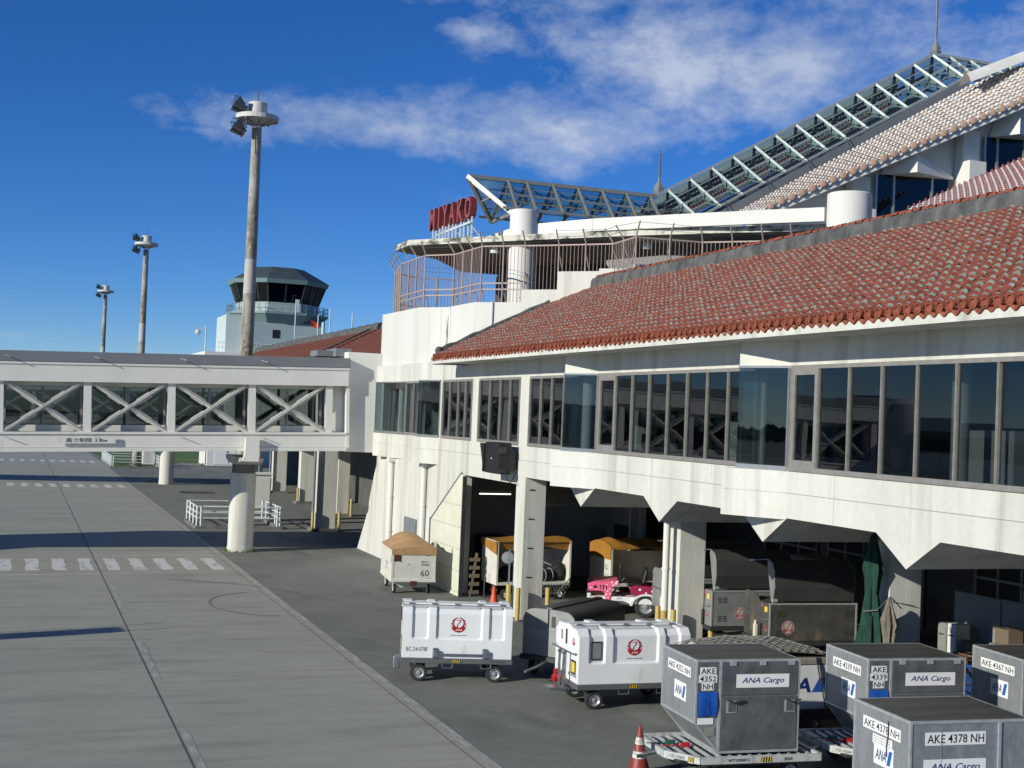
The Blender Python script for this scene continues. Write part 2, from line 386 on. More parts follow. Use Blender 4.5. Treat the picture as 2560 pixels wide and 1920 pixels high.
def glass_mat(name, tint, f0=0.06, refl=(.9,.95,1)):
    """thin pane: tinted see-through plus a mirror whose strength follows the viewing angle on both faces"""
    m = bpy.data.materials.new(name); m.use_nodes = True
    nt = m.node_tree; N, L = nt.nodes, nt.links; N.clear()
    o = N.new('ShaderNodeOutputMaterial'); mx = N.new('ShaderNodeMixShader')
    tr = N.new('ShaderNodeBsdfTransparent'); tr.inputs[0].default_value = (*tint, 1)
    gl = N.new('ShaderNodeBsdfGlossy'); gl.inputs['Roughness'].default_value = 0.0; gl.inputs[0].default_value = (*refl, 1)
    g = N.new('ShaderNodeNewGeometry')
    d = N.new('ShaderNodeVectorMath'); d.operation = 'DOT_PRODUCT'; L.new(g.outputs['Normal'], d.inputs[0]); L.new(g.outputs['Incoming'], d.inputs[1])
    def M(op, a, b=None):
        n = N.new('ShaderNodeMath'); n.operation = op; n.use_clamp = op != 'ABSOLUTE'
        for i, v in enumerate((a, b)):
            if v is None: continue
            if isinstance(v, (int, float)): n.inputs[i].default_value = v
            else: L.new(v, n.inputs[i])
        return n.outputs[0]
    c = M('ABSOLUTE', d.outputs['Value'])
    f = M('ADD', M('MULTIPLY', M('POWER', M('SUBTRACT', 1.0, c), 5.0), 1-f0), f0)
    n = N.new('ShaderNodeTexNoise'); n.inputs['Scale'].default_value = .7
    L.new(g.outputs['Position'], n.inputs['Vector'])
    b = N.new('ShaderNodeBump'); b.inputs['Strength'].default_value = .02; b.inputs['Distance'].default_value = .05
    L.new(n.outputs[0], b.inputs['Height']); L.new(b.outputs[0], gl.inputs['Normal'])
    L.new(f, mx.inputs[0]); L.new(tr.outputs[0], mx.inputs[1]); L.new(gl.outputs[0], mx.inputs[2]); L.new(mx.outputs[0], o.inputs[0])
    MT[name] = m
    return m
GLASS = glass_mat('tinted_glass', (.25,.29,.30), .075)
GLASSL = glass_mat('pale_glass', (.42,.50,.53), .08)
GLASSB = glass_mat('bridge_glass', (.34,.38,.38), .05)
GLASSS = glass_mat('skylight_glass', (.66,.76,.76), .05)
GLASST = glass_mat('tower_glass', (.10,.12,.13), .06)
# ------------------------------------------------------------------ ground
def sheet(name, x0, y0, x1, y1, z, m, parent=None):
    b = MB(); b.poly([(x0,y0,z),(x1,y0,z),(x1,y1,z),(x0,y1,z)])
    return b.build(name, m, parent)
ground = tag(sheet('ground', -1500, -600, 1500, 3000, 0, ASPH), 'dark asphalt apron in front of the terminal', None, None, 'structure')
lane = tag(sheet('service_road', -70, -60, 8.2, 172, .004, CONC), 'pale grey concrete service road running past the terminal', None, None, 'structure')
lawn = MB()
def _lawn(u, v):
    x = 8.9+u*(70-8.9); y = 127+v*(172-127) if u*61 > 4.6 else 140.5+v*(172-140.5)
    return (x, y, .012+.05*math.sin(u*37)*math.sin(v*23))
for x0, y0, x1, y1 in ((8.9, 140.8, 70, 176), (8.9, 129, 13.3, 140.8)):
    lawn.grid(lambda u, v: (x0+u*(x1-x0), y0+v*(y1-y0), .02+.02*math.sin(u*61)*math.sin(v*47)), 24, 16)
tag(lawn.build('lawn', GRASS), 'strip of green grass beyond the boarding bridge', None, None, 'structure')
far_lawn = MB(); far_lawn.grid(lambda u, v: (-900+u*2400, 176+v*1600, .02), 4, 4)
tag(far_lawn.build('airfield_grass', GRASS), 'airfield grass stretching to the horizon', None, None, 'structure')
# painted markings and the slab joint, each its own piece on the road
def mark(name, x0, y0, x1, y1, m, z=.008, jag=.03):
    b = MB(); n = 6; pts = []
    for i in range(n+1): pts.append((x0+random.uniform(-jag, jag)*.5, y0+(y1-y0)*i/n, z))
    for i in range(n, -1, -1): pts.append((x1+random.uniform(-jag, jag)*.5, y0+(y1-y0)*i/n, z))
    b.poly(pts); return b.build(name, m, lane)
mark('edge_line', 8.19, -20, 8.36, 168, LINE, .009, .0)
mat('joint_sealant', (.085,.085,.08), .8)
joint = MB(); joint.box((3.125, -40, .003), (3.165, 172, .0065)); joint.build('slab_joint', MT['joint_sealant'], lane)
joint = MB(); joint.box((8.03, -40, .003), (8.05, 172, .0065)); joint.build('slab_joint', MT['joint_sealant'], lane)
for k in range(13):
    y = 20.5+k*10-.2
    if y < 0: continue
    mark('lane_dash', 3.20, y-(.4 if k else 0), 3.36, y+4.9, LINE)
for yb, yt in ((49.6, 53.3), (96.9, 100.5), (135.6, 140)):
    for k in range(-6, 9):
        x = -.36+k*.953
        if 3.0 < x < 3.3: x += .12
        mark('crosswalk_bar', x, yb, x+.46, yt, LINE2, .008, .08)
for yl, xa, xb in ((54.35, 3.3, 8.1), (48.45, -12, 3.1)):
    b = MB(); b.poly([(xa, yl, .0085), (xb, yl, .0085), (xb, yl+.12, .0085), (xa, yl+.12, .0085)]); b.build('stop_line', LINE2, lane)
b = MB(); b.poly([(3.9, 43.2, .0085), (8.1, 44.1, .0085), (8.1, 44.2, .0085), (3.9, 43.3, .0085)]); b.build('faint_line', LINE, lane)
# dark curved tyre marks
tm = mat('tyre_mark_rubber', (.15,.15,.135), .8, c2=(.235,.236,.205), scale=2.5, lo=.32, hi=.58, **W_)
for cx, cy, r, a0, a1 in ((7.9, 41.0, 1.9, 100, 262), (3.5, 38, 7, 20, 75)):
    b = MB(); n = 22
    for i in range(n):
        p = []
        for t, rr in ((i, r), (i+1, r), (i+1, r+.09), (i, r+.09)):
            a = rad(a0+(a1-a0)*t/n); p.append((cx+rr*math.cos(a), cy+rr*math.sin(a)*1.3, .0125))
        b.poly(p)
    b.build('tyre_mark', tm, lane if cx < 8 else ground)
b = MB(); b.box((11.05, 92.3, .001), (13.4, 94.2, .03)); b.box((11.2, 92.45, .031), (13.25, 94.05, .04))
tag(b.build('steel_cover_plate', DSTEEL), 'dark steel cover plate lying flat on the asphalt', 'cover plate')

# ------------------------------------------------------------------ terminal
T = thing('terminal_building', 'cream terminal with red tiled roof, window band and glazed ridge', 'building', (18, 35, 0), world=True)
XF = 14.8
def ybox(mb, y0, y1, z0, z1, x0=XF, x1=XF+.3, mi=0): mb.box((x0, y0, z0), (x1, y1, z1), mi)
yz = lambda x: None
FX = lambda a, b, t: (t, a, b)     # polygon in (y,z), extruded along x
FY = lambda a, b, t: (a, t, b)     # polygon in (x,z), extruded along y
FZ = lambda a, b, t: (a, b, t)     # polygon in (x,y), extruded along z
# ground-floor wall with battered end
w = MB()
w.prism([(42.9, 0), (57.24, 0), (55.93, 1.47), (54.55, 3.99), (54.55, 4.4), (42.9, 4.4)], FX, XF, XF+.35)
w.build('ground_floor_wall', WALL, T)
w = MB(); ybox(w, 37.7, 42.9, 4.15, 4.40, XF, XF+.35); w.build('door_lintel', WALL, T)
w = MB(); w.box((XF, 36.95, 0), (15.52, 37.7, 4.40)); w.build('pillar', WALL, T, bevel=.015)
for s in (1.3, 2.2, 3.1, 4.0):
    b = MB(); b.box((14.95, 36.93, s), (15.12, 36.95, s+.03)); b.build('pillar_chip', DSTEEL, T)
# floor beam band with a recessed joint, and its V-shaped haunches
for z0, z1, nm in ((4.40, 4.905, 'floor_beam'), (4.92, 5.40, 'floor_beam')):
    w = MB(); ybox(w, 11, 54.55, z0, z1, XF, XF+.4); w.build(nm, WALL, T)
w = MB(); ybox(w, 11, 54.55, 4.90, 4.925, XF+.02, XF+.4); w.build('beam_joint', SOFF, T)
for yj in (16.4, 20.9, 25.6, 30.2, 39.6, 44.3, 48.7):
    w = MB(); ybox(w, yj, yj+.012, 4.405, 5.395, XF-.0025, XF+.001); w.build('wall_joint', SOFF, T)
for k in range(-1, 4):
    yc = 18.7+4.675*k
    if yc > 34: continue
    w = MB(); w.prism([(yc-.88, 4.399), (yc, 3.83), (yc+.88, 4.399)], FX, XF+.003, 18.0); w.build('beam_haunch', WALL, T)
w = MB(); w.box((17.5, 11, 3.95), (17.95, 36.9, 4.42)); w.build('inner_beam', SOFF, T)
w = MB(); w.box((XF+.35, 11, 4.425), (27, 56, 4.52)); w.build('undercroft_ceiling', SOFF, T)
for yy in (32.33, 22.95, 13.6):
    w = MB(); w.box((17.75, yy, 0), (18.6, yy+.6, 4.42)); w.build('pillar', WALL, T, bevel=.02)
# undercroft walls
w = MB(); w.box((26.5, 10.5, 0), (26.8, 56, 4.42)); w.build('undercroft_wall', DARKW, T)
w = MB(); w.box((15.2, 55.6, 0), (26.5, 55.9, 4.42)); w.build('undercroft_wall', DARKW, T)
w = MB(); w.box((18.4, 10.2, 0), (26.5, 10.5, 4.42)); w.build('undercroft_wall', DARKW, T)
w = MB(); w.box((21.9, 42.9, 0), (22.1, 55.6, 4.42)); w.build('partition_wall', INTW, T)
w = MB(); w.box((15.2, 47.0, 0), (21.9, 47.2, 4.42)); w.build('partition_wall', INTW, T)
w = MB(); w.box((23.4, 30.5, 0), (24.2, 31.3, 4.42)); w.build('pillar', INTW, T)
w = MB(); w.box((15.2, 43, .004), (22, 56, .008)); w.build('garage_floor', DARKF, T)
# doors and windows at the back of the undercroft
def back_window(y0, y1, z0, z1, n, x=26.48):
    f = MB(); f.box((x-.06, y0, z0), (x+.02, y1, z1)); wn = f.build('window', BLACK, T)
    for i in range(n+1):
        yy = y0+(y1-y0)*i/n; g = MB(); g.box((x-.11, yy-.04, z0), (x-.05, yy+.04, z1)); g.build('mullion', GREYP, wn)
    g = MB(); g.box((x-.112, y0, (z0+z1)/2+.3), (x-.055, y1, (z0+z1)/2+.38)); g.build('transom', GREYP, wn)
    g = MB(); g.box((x-.113, y0-.05, z1-.02), (x-.05, y1+.05, z1+.07)); g.build('lintel', GREYP, wn)
back_window(32.5, 37.5, .2, 3.4, 5); back_window(26.5, 30.2, .2, 3.4, 4); back_window(20.5, 25.5, .6, 3.4, 5); back_window(38.2, 41.5, .2, 3.2, 3)
for yy, zz, hh in ((34.1, 1.3, .9), (27.6, 1.2, .8)):
    b = MB(); b.box((26.3, yy, zz), (26.36, yy+.6, zz+hh)); b.build('posted_notice', PALEB, T)
d = MB(); d.box((21.8, 43.6, 0), (21.88, 45.0, 2.3)); dd = d.build('back_door', DSTEEL, T)
g = MB(); g.box((21.74, 44.1, 1.0), (21.795, 44.5, 1.9)); g.build('door_glass', BLACK, dd)
g = MB(); g.box((21.74, 46.0, .9), (21.8, 46.9, 2.0)); g.build('posted_notice', PALEB, T)
for k in range(3):
    p = MB(); p.tube([(15.3, 37.9+k*.01, 3.4+.14*k), (21.8, 44+k*.01, 3.4+.14*k)], .04, 8); p.build('ceiling_pipe', GREYP, T)
p = MB(); p.tube([(21.6, 43.2, 0), (21.6, 43.2, 4.4)], .07, 8); p.build('ceiling_pipe', INTW, T)

# ------------------------------------------------ window band
def pane(parent, a, b, z0, z1, m=None):
    g = MB(); d = (Vector(b)-Vector(a)).normalized(); nrm = Vector((d.y, -d.x, 0))*.006
    a, b = Vector(a), Vector(b)
    t_ = nrm.normalized()*random.uniform(-.010, .010); s_ = nrm.normalized()*random.uniform(-.005, .005)
    g.add([a+Vector((0,0,z0))-nrm+s_, b+Vector((0,0,z0))-nrm-s_, b+Vector((0,0,z1))-nrm+t_-s_, a+Vector((0,0,z1))-nrm+t_+s_], [(0,1,2,3)])
    return g.build('pane', m or GLASS, parent)
ZW0, ZW1 = 5.42, 7.50
def win_run(ys, sash_last=False, m=None):
    """flush window: ys = mullion positions, descending or ascending"""
    ys = sorted(ys); y0, y1 = ys[0], ys[-1]
    f = MB()
    f.box((XF-.03, y0-.03, ZW0-.02), (XF+.10, y1+.03, ZW0+.05)); f.box((XF-.045, y0-.03, ZW0-.045), (XF+.10, y1+.03, ZW0-.018))
    wn = f.build('window', FRAME, T)
    f = MB(); f.box((XF-.02, y0-.03, ZW1-.05), (XF+.10, y1+.03, ZW1+.03)); f.build('head_frame', FRAME, wn)
    for i, y in enumerate(ys):
        g = MB(); wd = .022 if 0 < i < len(ys)-1 else .03
        g.box((XF-.025, y-wd, ZW0+.05), (XF+.07, y+wd, ZW1-.05)); g.box((XF-.04, y-.010, ZW0+.05), (XF-.025, y+.010, ZW1-.05)); g.build('mullion', FRAME, wn)
    for a, b in zip(ys[:-1], ys[1:]):
        pane(wn, (XF+.03, a+.03, 0), (XF+.03, b-.03, 0), ZW0+.05, ZW1-.05, m)
    if sash_last:
        a, b = ys[-2], ys[-1]; g = MB()
        for q in ((a+.03, a+.12, ZW0+.05, ZW1-.05), (b-.14, b-.03, ZW0+.05, ZW1-.05)): g.box((XF-.02, q[0], q[2]), (XF+.06, q[1], q[3]))
        for q in ((ZW0+.05, ZW0+.18), (ZW1-.17, ZW1-.05)): g.box((XF-.021, a+.12, q[0]), (XF+.059, b-.14, q[1]))
        g.build('sash_frame', FRAME, wn)
    return wn
win_run([11.5, 12.5, 13.5, 14.52, 15.52, 16.53, 17.52, 18.54, 19.53, 20.52, 21.53, 22.48], True)
win_run([23.75, 24.99, 25.92, 26.87, 27.83, 28.82, 29.77, 30.73, 31.82], True)
win_run([33.1, 34.2, 35.1, 35.95, 36.82])
win_run([37.68, 38.55, 39.45, 40.45, 41.48])
win_run([42.22, 42.95, 43.75, 44.7, 45.5])
win_run([47.05, 48.3, 49.3, 50.35])
# wall pieces between and above the windows
for a, b in ((22.5, 22.56), (36.86, 37.64), (41.52, 42.18), (31.86, 31.9), (45.54, 45.8)):
    w = MB(); ybox(w, a, b, 5.40, 7.53, XF+.001, XF+.3); w.build('wall_pier', WALL, T)
w = MB(); ybox(w, 53.75, 54.4, 5.40, 7.53); w.build('wall_pier', WALL, T)
w = MB(); ybox(w, 11, 54.4, 7.53, 8.25, XF, XF+.3); w.build('upper_wall', WALL, T)
def wedge(yn, ln=1.3, out=.77, gout=.5, gl=1.18, m=GLASSL):
    N_, F_, B_ = (XF+.002, yn), (XF-out, yn+ln), (XF+.002, yn+ln)
    w = MB()
    w.prism([N_, F_, B_], FZ, 4.37, 4.905); w.prism([N_, F_, B_], FZ, 4.92, 5.36)
    w.prism([(XF+.003, yn+.04), (XF-out+.03, yn+ln-.012), (XF+.003, yn+ln-.012)], FZ, 4.90, 4.925)
    bw = w.build('bay_beam', WALL, T)
    G_ = (XF-gout, yn+gl)
    w = MB(); w.prism([(XF+.002, yn), G_, (XF+.002, yn+gl)], FZ, 7.53, 8.2); w.build('bay_head', WALL, T)
    f = MB()
    a, b = Vector((XF, yn+.03, 0)), Vector((G_[0], G_[1], 0)); dr = (b-a).normalized()
    for z0, z1 in ((5.36, 5.46), (7.48, 7.53)):
        f.beam(a+Vector((0,0,(z0+z1)/2)), b+Vector((0,0,(z0+z1)/2)), .07, z1-z0)
        f.beam(b+Vector((0,0,(z0+z1)/2)), Vector((XF, yn+gl, (z0+z1)/2)), .07, z1-z0)
    wn = f.build('bay_window', FRAMEL, T)
    g = MB(); g.box((a.x-.03, a.y-.03, 5.46), (a.x+.03, a.y+.03, 7.48)); g.build('corner_post', FRAMEL, wn)
    pane(wn, a+dr*.03, b, 5.46, 7.48, m); pane(wn, b, (XF, yn+gl, 0), 5.46, 7.48, m)
    w = MB(); w.prism([(XF+.02, yn+.02), (G_[0]+.03, G_[1]-.02), (XF+.02, yn+gl-.02)], FZ, 5.362, 5.37); w.build('bay_sill', FRAMEL, T)
for yn in (22.53, 31.86): wedge(yn)
wedge(45.8)
wedge(50.4, 3.3, .42, .40, 3.25)
# interior of the concourse
w = MB(); w.box((XF+.4, 11, 4.95), (23, 54.4, 5.0)); w.build('concourse_floor', INTF, T)
w = MB(); w.box((XF+.3, 11, 7.62), (23, 54.4, 7.68)); w.build('concourse_ceiling', INTW, T)
w = MB(); w.box((22.8, 11, 5.0), (23, 54.4, 7.62)); w.build('concourse_wall', INTW, T)
for yy, xx in ((18.35, 15.6), (24.6, 15.4), (33.6, 15.3), (27.2, 19), (36.2, 18.5), (47.2, 15.4), (51.2, 15.4), (52.6, 15.3), (15.0, 17), (21.0, 19.5)):
    w = MB(); w.cyl((xx, yy, 5.0), (xx, yy, 7.62), .16 if xx < 16 else .35, n=14); w.build('concourse_column', WALL2, T, smooth=True)
for yy, xx in ((17.9, 16.4), (19.9, 17.6), (27.3, 16.6)):
    b = MB(); b.box((xx, yy, 5.0), (xx+.5, yy+.75, 6.35)); b.build('pale_partition', WALL2, T)
for yy in range(13, 53, 4):
    for k in range(2):
        b = MB(); b.box((17.2+2.6*k, yy, 5.0), (18.0+2.6*k, yy+2.2, 5.42)); b.box((17.85+2.6*k, yy, 5.42), (18.0+2.6*k, yy+2.2, 5.9)); b.build('concourse_bench', DSTEEL, T, bevel=.03)
# downpipes, hatch and little damp patches on the ground-floor wall
for yy in (51.7, 47.1):
    p = MB(); p.cyl((XF-.12, yy, .1), (XF-.12, yy, 4.2), .11, n=12); p.box((XF-.28, yy-.17, 4.2), (XF+.0, yy+.17, 4.40))
    for zz in (1.3, 2.7): p.cyl((XF-.12, yy, zz), (XF-.12, yy, zz+.06), .135, n=12)
    pp = p.build('downpipe', WALL2, T, smooth=True)
    for zz in (1.3, 2.7): q = MB(); q.box((XF-.02, yy-.2, zz+.01), (XF+.0, yy+.2, zz+.04)); q.build('pipe_bracket', GREYP, pp)
h = MB(); h.box((XF-.05, 48.1, .95), (XF-.002, 49.75, 2.1)); hh = h.build('wall_hatch', GREYP, T)
for a, b in ((48.13, 48.9), (48.94, 49.72)):
    g = MB(); g.box((XF-.07, a, .98), (XF-.05, b, 2.07)); g.build('hatch_door', GREYP, hh, bevel=.01)
# riveted cream sheet standing by the garage opening
s = thing('steel_screen', 'riveted cream metal screen with slanted top beside the garage opening', 'screen', (14.53, 43.5, 0), world=True)
b = MB(); b.prism([(41.93, .0), (45.45, .0), (45.35, 2.40), (42.2, 4.2), (41.93, 4.16)], FX, 14.50, 14.56); b.build('sheet', CREAMP, s)
b = MB(); b.box((14.47, 41.84, 0), (14.60, 41.93, 4.14)); b.build('edge_post', DSTEEL, s)
b = MB(); b.beam((14.53, 45.4, 2.43), (14.53, 42.2, 4.24), .08, .05); b.build('top_rail', GREYP, s)
r = MB()
for zz, y1 in ((3.1, 44.0), (2.35, 45.3), (1.6, 45.3), (.85, 45.3), (.12, 43.6)):
    y = 42.05
    while y < y1:
        r.box((14.492, y, zz), (14.502, y+.035, zz+.035)); y += .16
r.build('rivets', GREYP, s)['kind'] = 'stuff'
b = MB(); b.cyl((14.53, 45.62, 0), (14.53, 45.62, 2.42), .03, n=8); b.cyl((14.53, 45.62, 2.4), (14.53, 45.1, 2.35), .025, n=8); b.build('stay_pipe', STEEL, s)
# lamp inside the garage
s = thing('fluorescent_lamp', 'lit fluorescent tube hanging inside the dark garage', 'lamp', (16.46, 44.0, 3.44))
b = MB(); b.box((-.08, -.66, .02), (.08, .66, .10)); b.build('batten', INTW, s)
b = MB(); b.cyl((0, -.62, -.02), (0, .62, -.02), .024, n=8); b.build('tube', TUBE, s)
s.rotation_euler = (0, 0, rad(-88))
b = MB(); b.cyl((0, -.5, .1), (0, -.5, .9), .01, n=5); b.cyl((0, .5, .1), (0, .5, .9), .01, n=5); b.build('hanger', DSTEEL, s)

# ------------------------------------------------ main red tile roof
XE, ZE, SL = 13.70, 8.27, 0.5
PITCH, RUN = 0.262, 0.2745
YR0, YR1 = 13.4, 43.75
roof = MB()
roof.prism([(XE+.02, ZE-.06), (19.4, ZE-.06+SL*5.70), (19.4, ZE-.3+SL*5.7), (XE+.35, ZE-.1)], FY, YR0-2.5, YR1+.05)
roof = roof.build('roof', REDT, T)
f = MB(); f.prism([(XE, 8.02), (XE+.10, 8.02), (XE+.10, 8.19), (XE, 8.17)], FY, YR0-2.5, YR1+.02); f.build('fascia', WALL, roof)
f = MB(); f.prism([(XE+.1, 8.025), (XF+.02, 8.05), (XF+.02, 8.12), (XE+.1, 8.12)], FY, YR0-2.5, YR1-.9); f.build('soffit', WALL, roof)
f = MB(); f.prism([(XE+.1, YR1-.9), (XF, YR1-.9), (XF, YR1-1.9+.9), (XE+.1, YR1)], FZ, 8.0, 8.10); f.build('soffit', WALL, roof)
ncol = int((YR1-YR0)/PITCH); nrow = 20
ang = math.atan(SL); ca, sa = math.cos(ang), math.sin(ang)
TL = RUN/ca
def roof_pt(x): return ZE+SL*(x-XE)
def tile_geo(mb, O, eave=False, jit=0.0):
    """cover tile in local frame: x up the slope, y along the eave, z out of the roof"""
    r0, r1, L_ = .072, .064, TL*1.04
    n = 6; pts = []
    ex = Vector((ca, 0, sa)); ez = Vector((-sa, 0, ca)); ey = Vector((0, 1, 0))
    def P(x, a, r): return O + ex*x + ey*(r*math.cos(a)) + ez*(r*math.sin(a)*1.0)
    for x, r in ((0, r0), (L_, r1)):
        for i in range(n+1): pts.append(P(x, math.pi*i/n, r))
    mb.add(pts, [(i, i+1, n+2+i, n+1+i) for i in range(n)], 0)
    # mortar pad at the lower joint
    pm = []
    rings = ((.212, .050, .0), (.230, .074, .008), (.266, .080, .010), (.292, .066, .0)) if not eave else ((.212, .05, 0), (.230, .074, .008), (.266, .080, .010), (.292, .066, 0))
    for x, r, lift in rings:
        for i in range(5):
            a = math.pi*(.10+.80*i/4); pm.append(P(x+jit*random.uniform(-.02, .02), a, r+lift*.3) + ez*lift*.3)
    k = 5; sc = random.choice((.75, .9, 1.0, 1.0, 1.12))
    c0_ = sum(pm, Vector())/len(pm); pm = [c0_+(q-c0_)*sc for q in pm]
    if True:
        mb.add(pm, [(j*k+i, j*k+i+1, (j+1)*k+i+1, (j+1)*k+i) for j in range(3) for i in range(4)], 1)
def eave_geo(mb, O):
    ex = Vector((ca, 0, sa)); ez = Vector((-sa, 0, ca)); ey = Vector((0, 1, 0))
    # round stopper disc with rim, and the curved lip of the pan tile beside it
    c = O + ex*(-.02)
    n = 14
    rim = [c + ey*(.094*math.cos(t)) + Vector((-.015, 0, .094*math.sin(t)+.012)) for t in [2*math.pi*i/n for i in range(n)]]
    inn = [c + ey*(.075*math.cos(t)) + Vector((-.015, 0, .075*math.sin(t)+.012)) for t in [2*math.pi*i/n for i in range(n)]]
    dsc = [c + ey*(.072*math.cos(t)) + Vector((.004, 0, .072*math.sin(t)+.012)) for t in [2*math.pi*i/n for i in range(n)]]
    bck = [p + Vector((.05, 0, .012)) for p in rim]
    pts = rim+inn+dsc+bck
    fs = [(i, (i+1) % n, n+(i+1) % n, n+i) for i in range(n)] + [(n+i, n+(i+1) % n, 2*n+(i+1) % n, 2*n+i) for i in range(n)]
    fs += [tuple(range(2*n, 3*n))] + [(i, (i+1) % n, 3*n+(i+1) % n, 3*n+i) for i in range(n)]
    mb.add(pts, fs, 2)
    lip = []
    for i in range(9):
        t = i/8; y = (t-.5)*PITCH + PITCH/2; d = -.11*math.sin(math.pi*t)
        lip.append((O.x-.005, O.y+y, O.z-.02+d*.55)); lip.append((O.x-.035, O.y+y, O.z-.045+d)); lip.append((O.x+.03, O.y+y, O.z-.05+d))
    mb.add(lip, [(i*3, i*3+1, i*3+4, i*3+3) for i in range(8)] + [(i*3+1, i*3+2, i*3+5, i*3+4) for i in range(8)], 2)
eave_me = []; tile_me = []
for k in range(8):
    m_ = MB(); tile_geo(m_, Vector((0,0,0)), True, 1); eave_geo(m_, Vector((0,0,0))); eave_me.append(m_.mesh('eave_tile', [REDE, MORT, REDE], True))
    m_ = MB(); tile_geo(m_, Vector((0,0,0)), False, 1); tile_me.append(m_.mesh('roof_tile', [REDT, MORT], True))
rest = MB(); nind = 0
slots = []
for c in range(ncol):
    for r_ in range(nrow):
        y = YR0+.13+c*PITCH; x = XE+r_*RUN
        if x < 17.0 or y < 43.75-(x-17.0)*.5: slots.append((r_ > 0, y+x*.6, c, r_, x, y))
slots.sort()
vis = [s_ for s_ in slots if s_[5] > 15.0+(s_[4]-XE)*.9]
for s_ in slots:
    _, _, c, r_, x, y = s_
    yj = y+random.uniform(-.014, .014)
    O = Vector((x+random.uniform(-.02, .02), yj, roof_pt(x)+random.uniform(-.006, .010)))
    indiv = s_[5] > 14.8+(s_[4]-XE)*.95 and nind < 300
    if r_ == 0 or indiv:
        nind += 1
        o = mkobj('eave_tile' if r_ == 0 else 'roof_tile', random.choice(eave_me if r_ == 0 else tile_me), roof); o.location = O
    else:
        tile_geo(rest, O, False, 1)
# pan tiles: one sagging corrugated sheet per course
for r_ in range(nrow):
    x0, x1 = XE+r_*RUN-.01, XE+(r_+1)*RUN
    z0, z1 = roof_pt(x0), roof_pt(x1)-.025
    n = ncol*4; pts = []
    for i in range(n+1):
        y = YR0+i*PITCH/4; sag = -.045*abs(math.sin(math.pi*(y-YR0-.13)/PITCH))
        pts.append((x0, y, z0+sag+.012)); pts.append((x1, y, z1+sag-.004))
    rest.add(pts, [(2*i, 2*i+1, 2*i+3, 2*i+2) for i in range(n)], 0)
rest.build('roof_tiles_beyond', [REDT, MORT], roof, True)['kind'] = 'stuff'
# ridge: grey mortar with red caps
rg = MB(); nn = 160; prof = [(-.26, -.10), (-.24, .16), (-.18, .27), (0, .32), (.18, .27), (.24, .16), (.26, -.10)]
XR, ZR = 19.36, roof_pt(19.36)
def _rg(u, v):
    j = v*(len(prof)-1); j0 = min(int(j), len(prof)-2); t = j-j0
    a = prof[j0][0]*(1-t)+prof[j0+1][0]*t; b = prof[j0][1]*(1-t)+prof[j0+1][1]*t
    y = 11.0+u*(42.45-11.0)
    wob = .025*math.sin(y*5.1+v*7)+.02*math.sin(y*11.7+v*13)
    return (XR+a+wob, y, ZR+b+wob*.6+random.uniform(-.012, .012))
rg.grid(_rg, nn, 12); rg.poly([(XR+a, 42.45, ZR+b) for a, b in prof])
rg = rg.build('ridge', RIDGE, roof, True)
cap = MB()
for i, x in enumerate((0, .25)): cap.add([(.10*math.cos(t), x, .09*math.sin(t)) for t in [math.pi*k/6 for k in range(7)]], [])
cap.f = [(i, i+1, 8+i, 7+i) for i in range(6)]; cap.m = [0]*6
cap.add([(.115*math.cos(t), .0, .105*math.sin(t)) for t in [math.pi*k/6 for k in range(7)]] + [(.115*math.cos(t), .05, .105*math.sin(t)) for t in [math.pi*k/6 for k in range(7)]], [(i, i+1, 8+i, 7+i) for i in range(6)], 0)
capm = cap.mesh('ridge_tile', [REDT], True)
for i in range(90):
    y = 42.2-i*.272
    if y < 18: break
    o = mkobj('ridge_tile', capm, roof); o.location = (XR+random.uniform(-.02, .02), y, ZR+.30+random.uniform(-.012, .012))
# mortar verge at the far end
vg = MB(); path = []
for i in range(19):
    t = i/18; x = XE+.35+t*(XR-XE-.35); path.append((x, YR1+.02-.55*t, roof_pt(x)+.09+.02*math.sin(i*2.3)))
vg.tube(path, .10, 7, rs=[.085+.02*math.sin(i*1.9) for i in range(19)]); vg.build('verge', RIDGE, roof, True)
e = MB(); e.lathe([(.02, 0), (.13, .03), (.15, .14), (.11, .24), (.03, .28)], (XE+.3, YR1, roof_pt(XE+.3)-.03), 10); e.build('verge_end', RIDGE, roof, True)
# ------------------------------------------------ upper block beside the roof
blockwall = MB()
top = [(14.8, 54.3, 10.5), (14.88, 49.4, 10.5), (15.76, 48.35, 10.5), (15.85, 45.35, 10.5), (17.2, 44.1, 10.5)]
bot = [(x, y, 8.15) for x, y, z in top]
BW = mat('stained_block_paint', (.655,.648,.598), .78, c2=(.56,.55,.49), scale=.6, stretch=(1,1,.16), lo=.42, hi=.78, bump=.15, bscale=14, third=((.14,.14,.12), 2.6, .47, .54, (1.6,1.6,.35)), **W_)
def _mold_mask():
    nt = BW.node_tree; N, L = nt.nodes, nt.links
    mix = [n for n in N if n.type == 'MIX_RGB'][0]
    src = mix.inputs[0].links[0].from_socket
    g = N.new('ShaderNodeNewGeometry'); s = N.new('ShaderNodeSeparateXYZ'); L.new(g.outputs['Position'], s.inputs[0])
    a = N.new('ShaderNodeMath'); a.operation = 'SUBTRACT'; a.inputs[1].default_value = 48.25; L.new(s.outputs[1], a.inputs[0])
    b = N.new('ShaderNodeMath'); b.operation = 'ABSOLUTE'; L.new(a.outputs[0], b.inputs[0])
    c = N.new('ShaderNodeMapRange'); c.inputs[1].default_value = .05; c.inputs[2].default_value = .38; c.inputs[3].default_value = 1; c.inputs[4].default_value = 0; L.new(b.outputs[0], c.inputs[0])
    m = N.new('ShaderNodeMath'); m.operation = 'MULTIPLY'; L.new(src, m.inputs[0]); L.new(c.outputs[0], m.inputs[1]); L.new(m.outputs[0], mix.inputs[0])
_mold_mask()
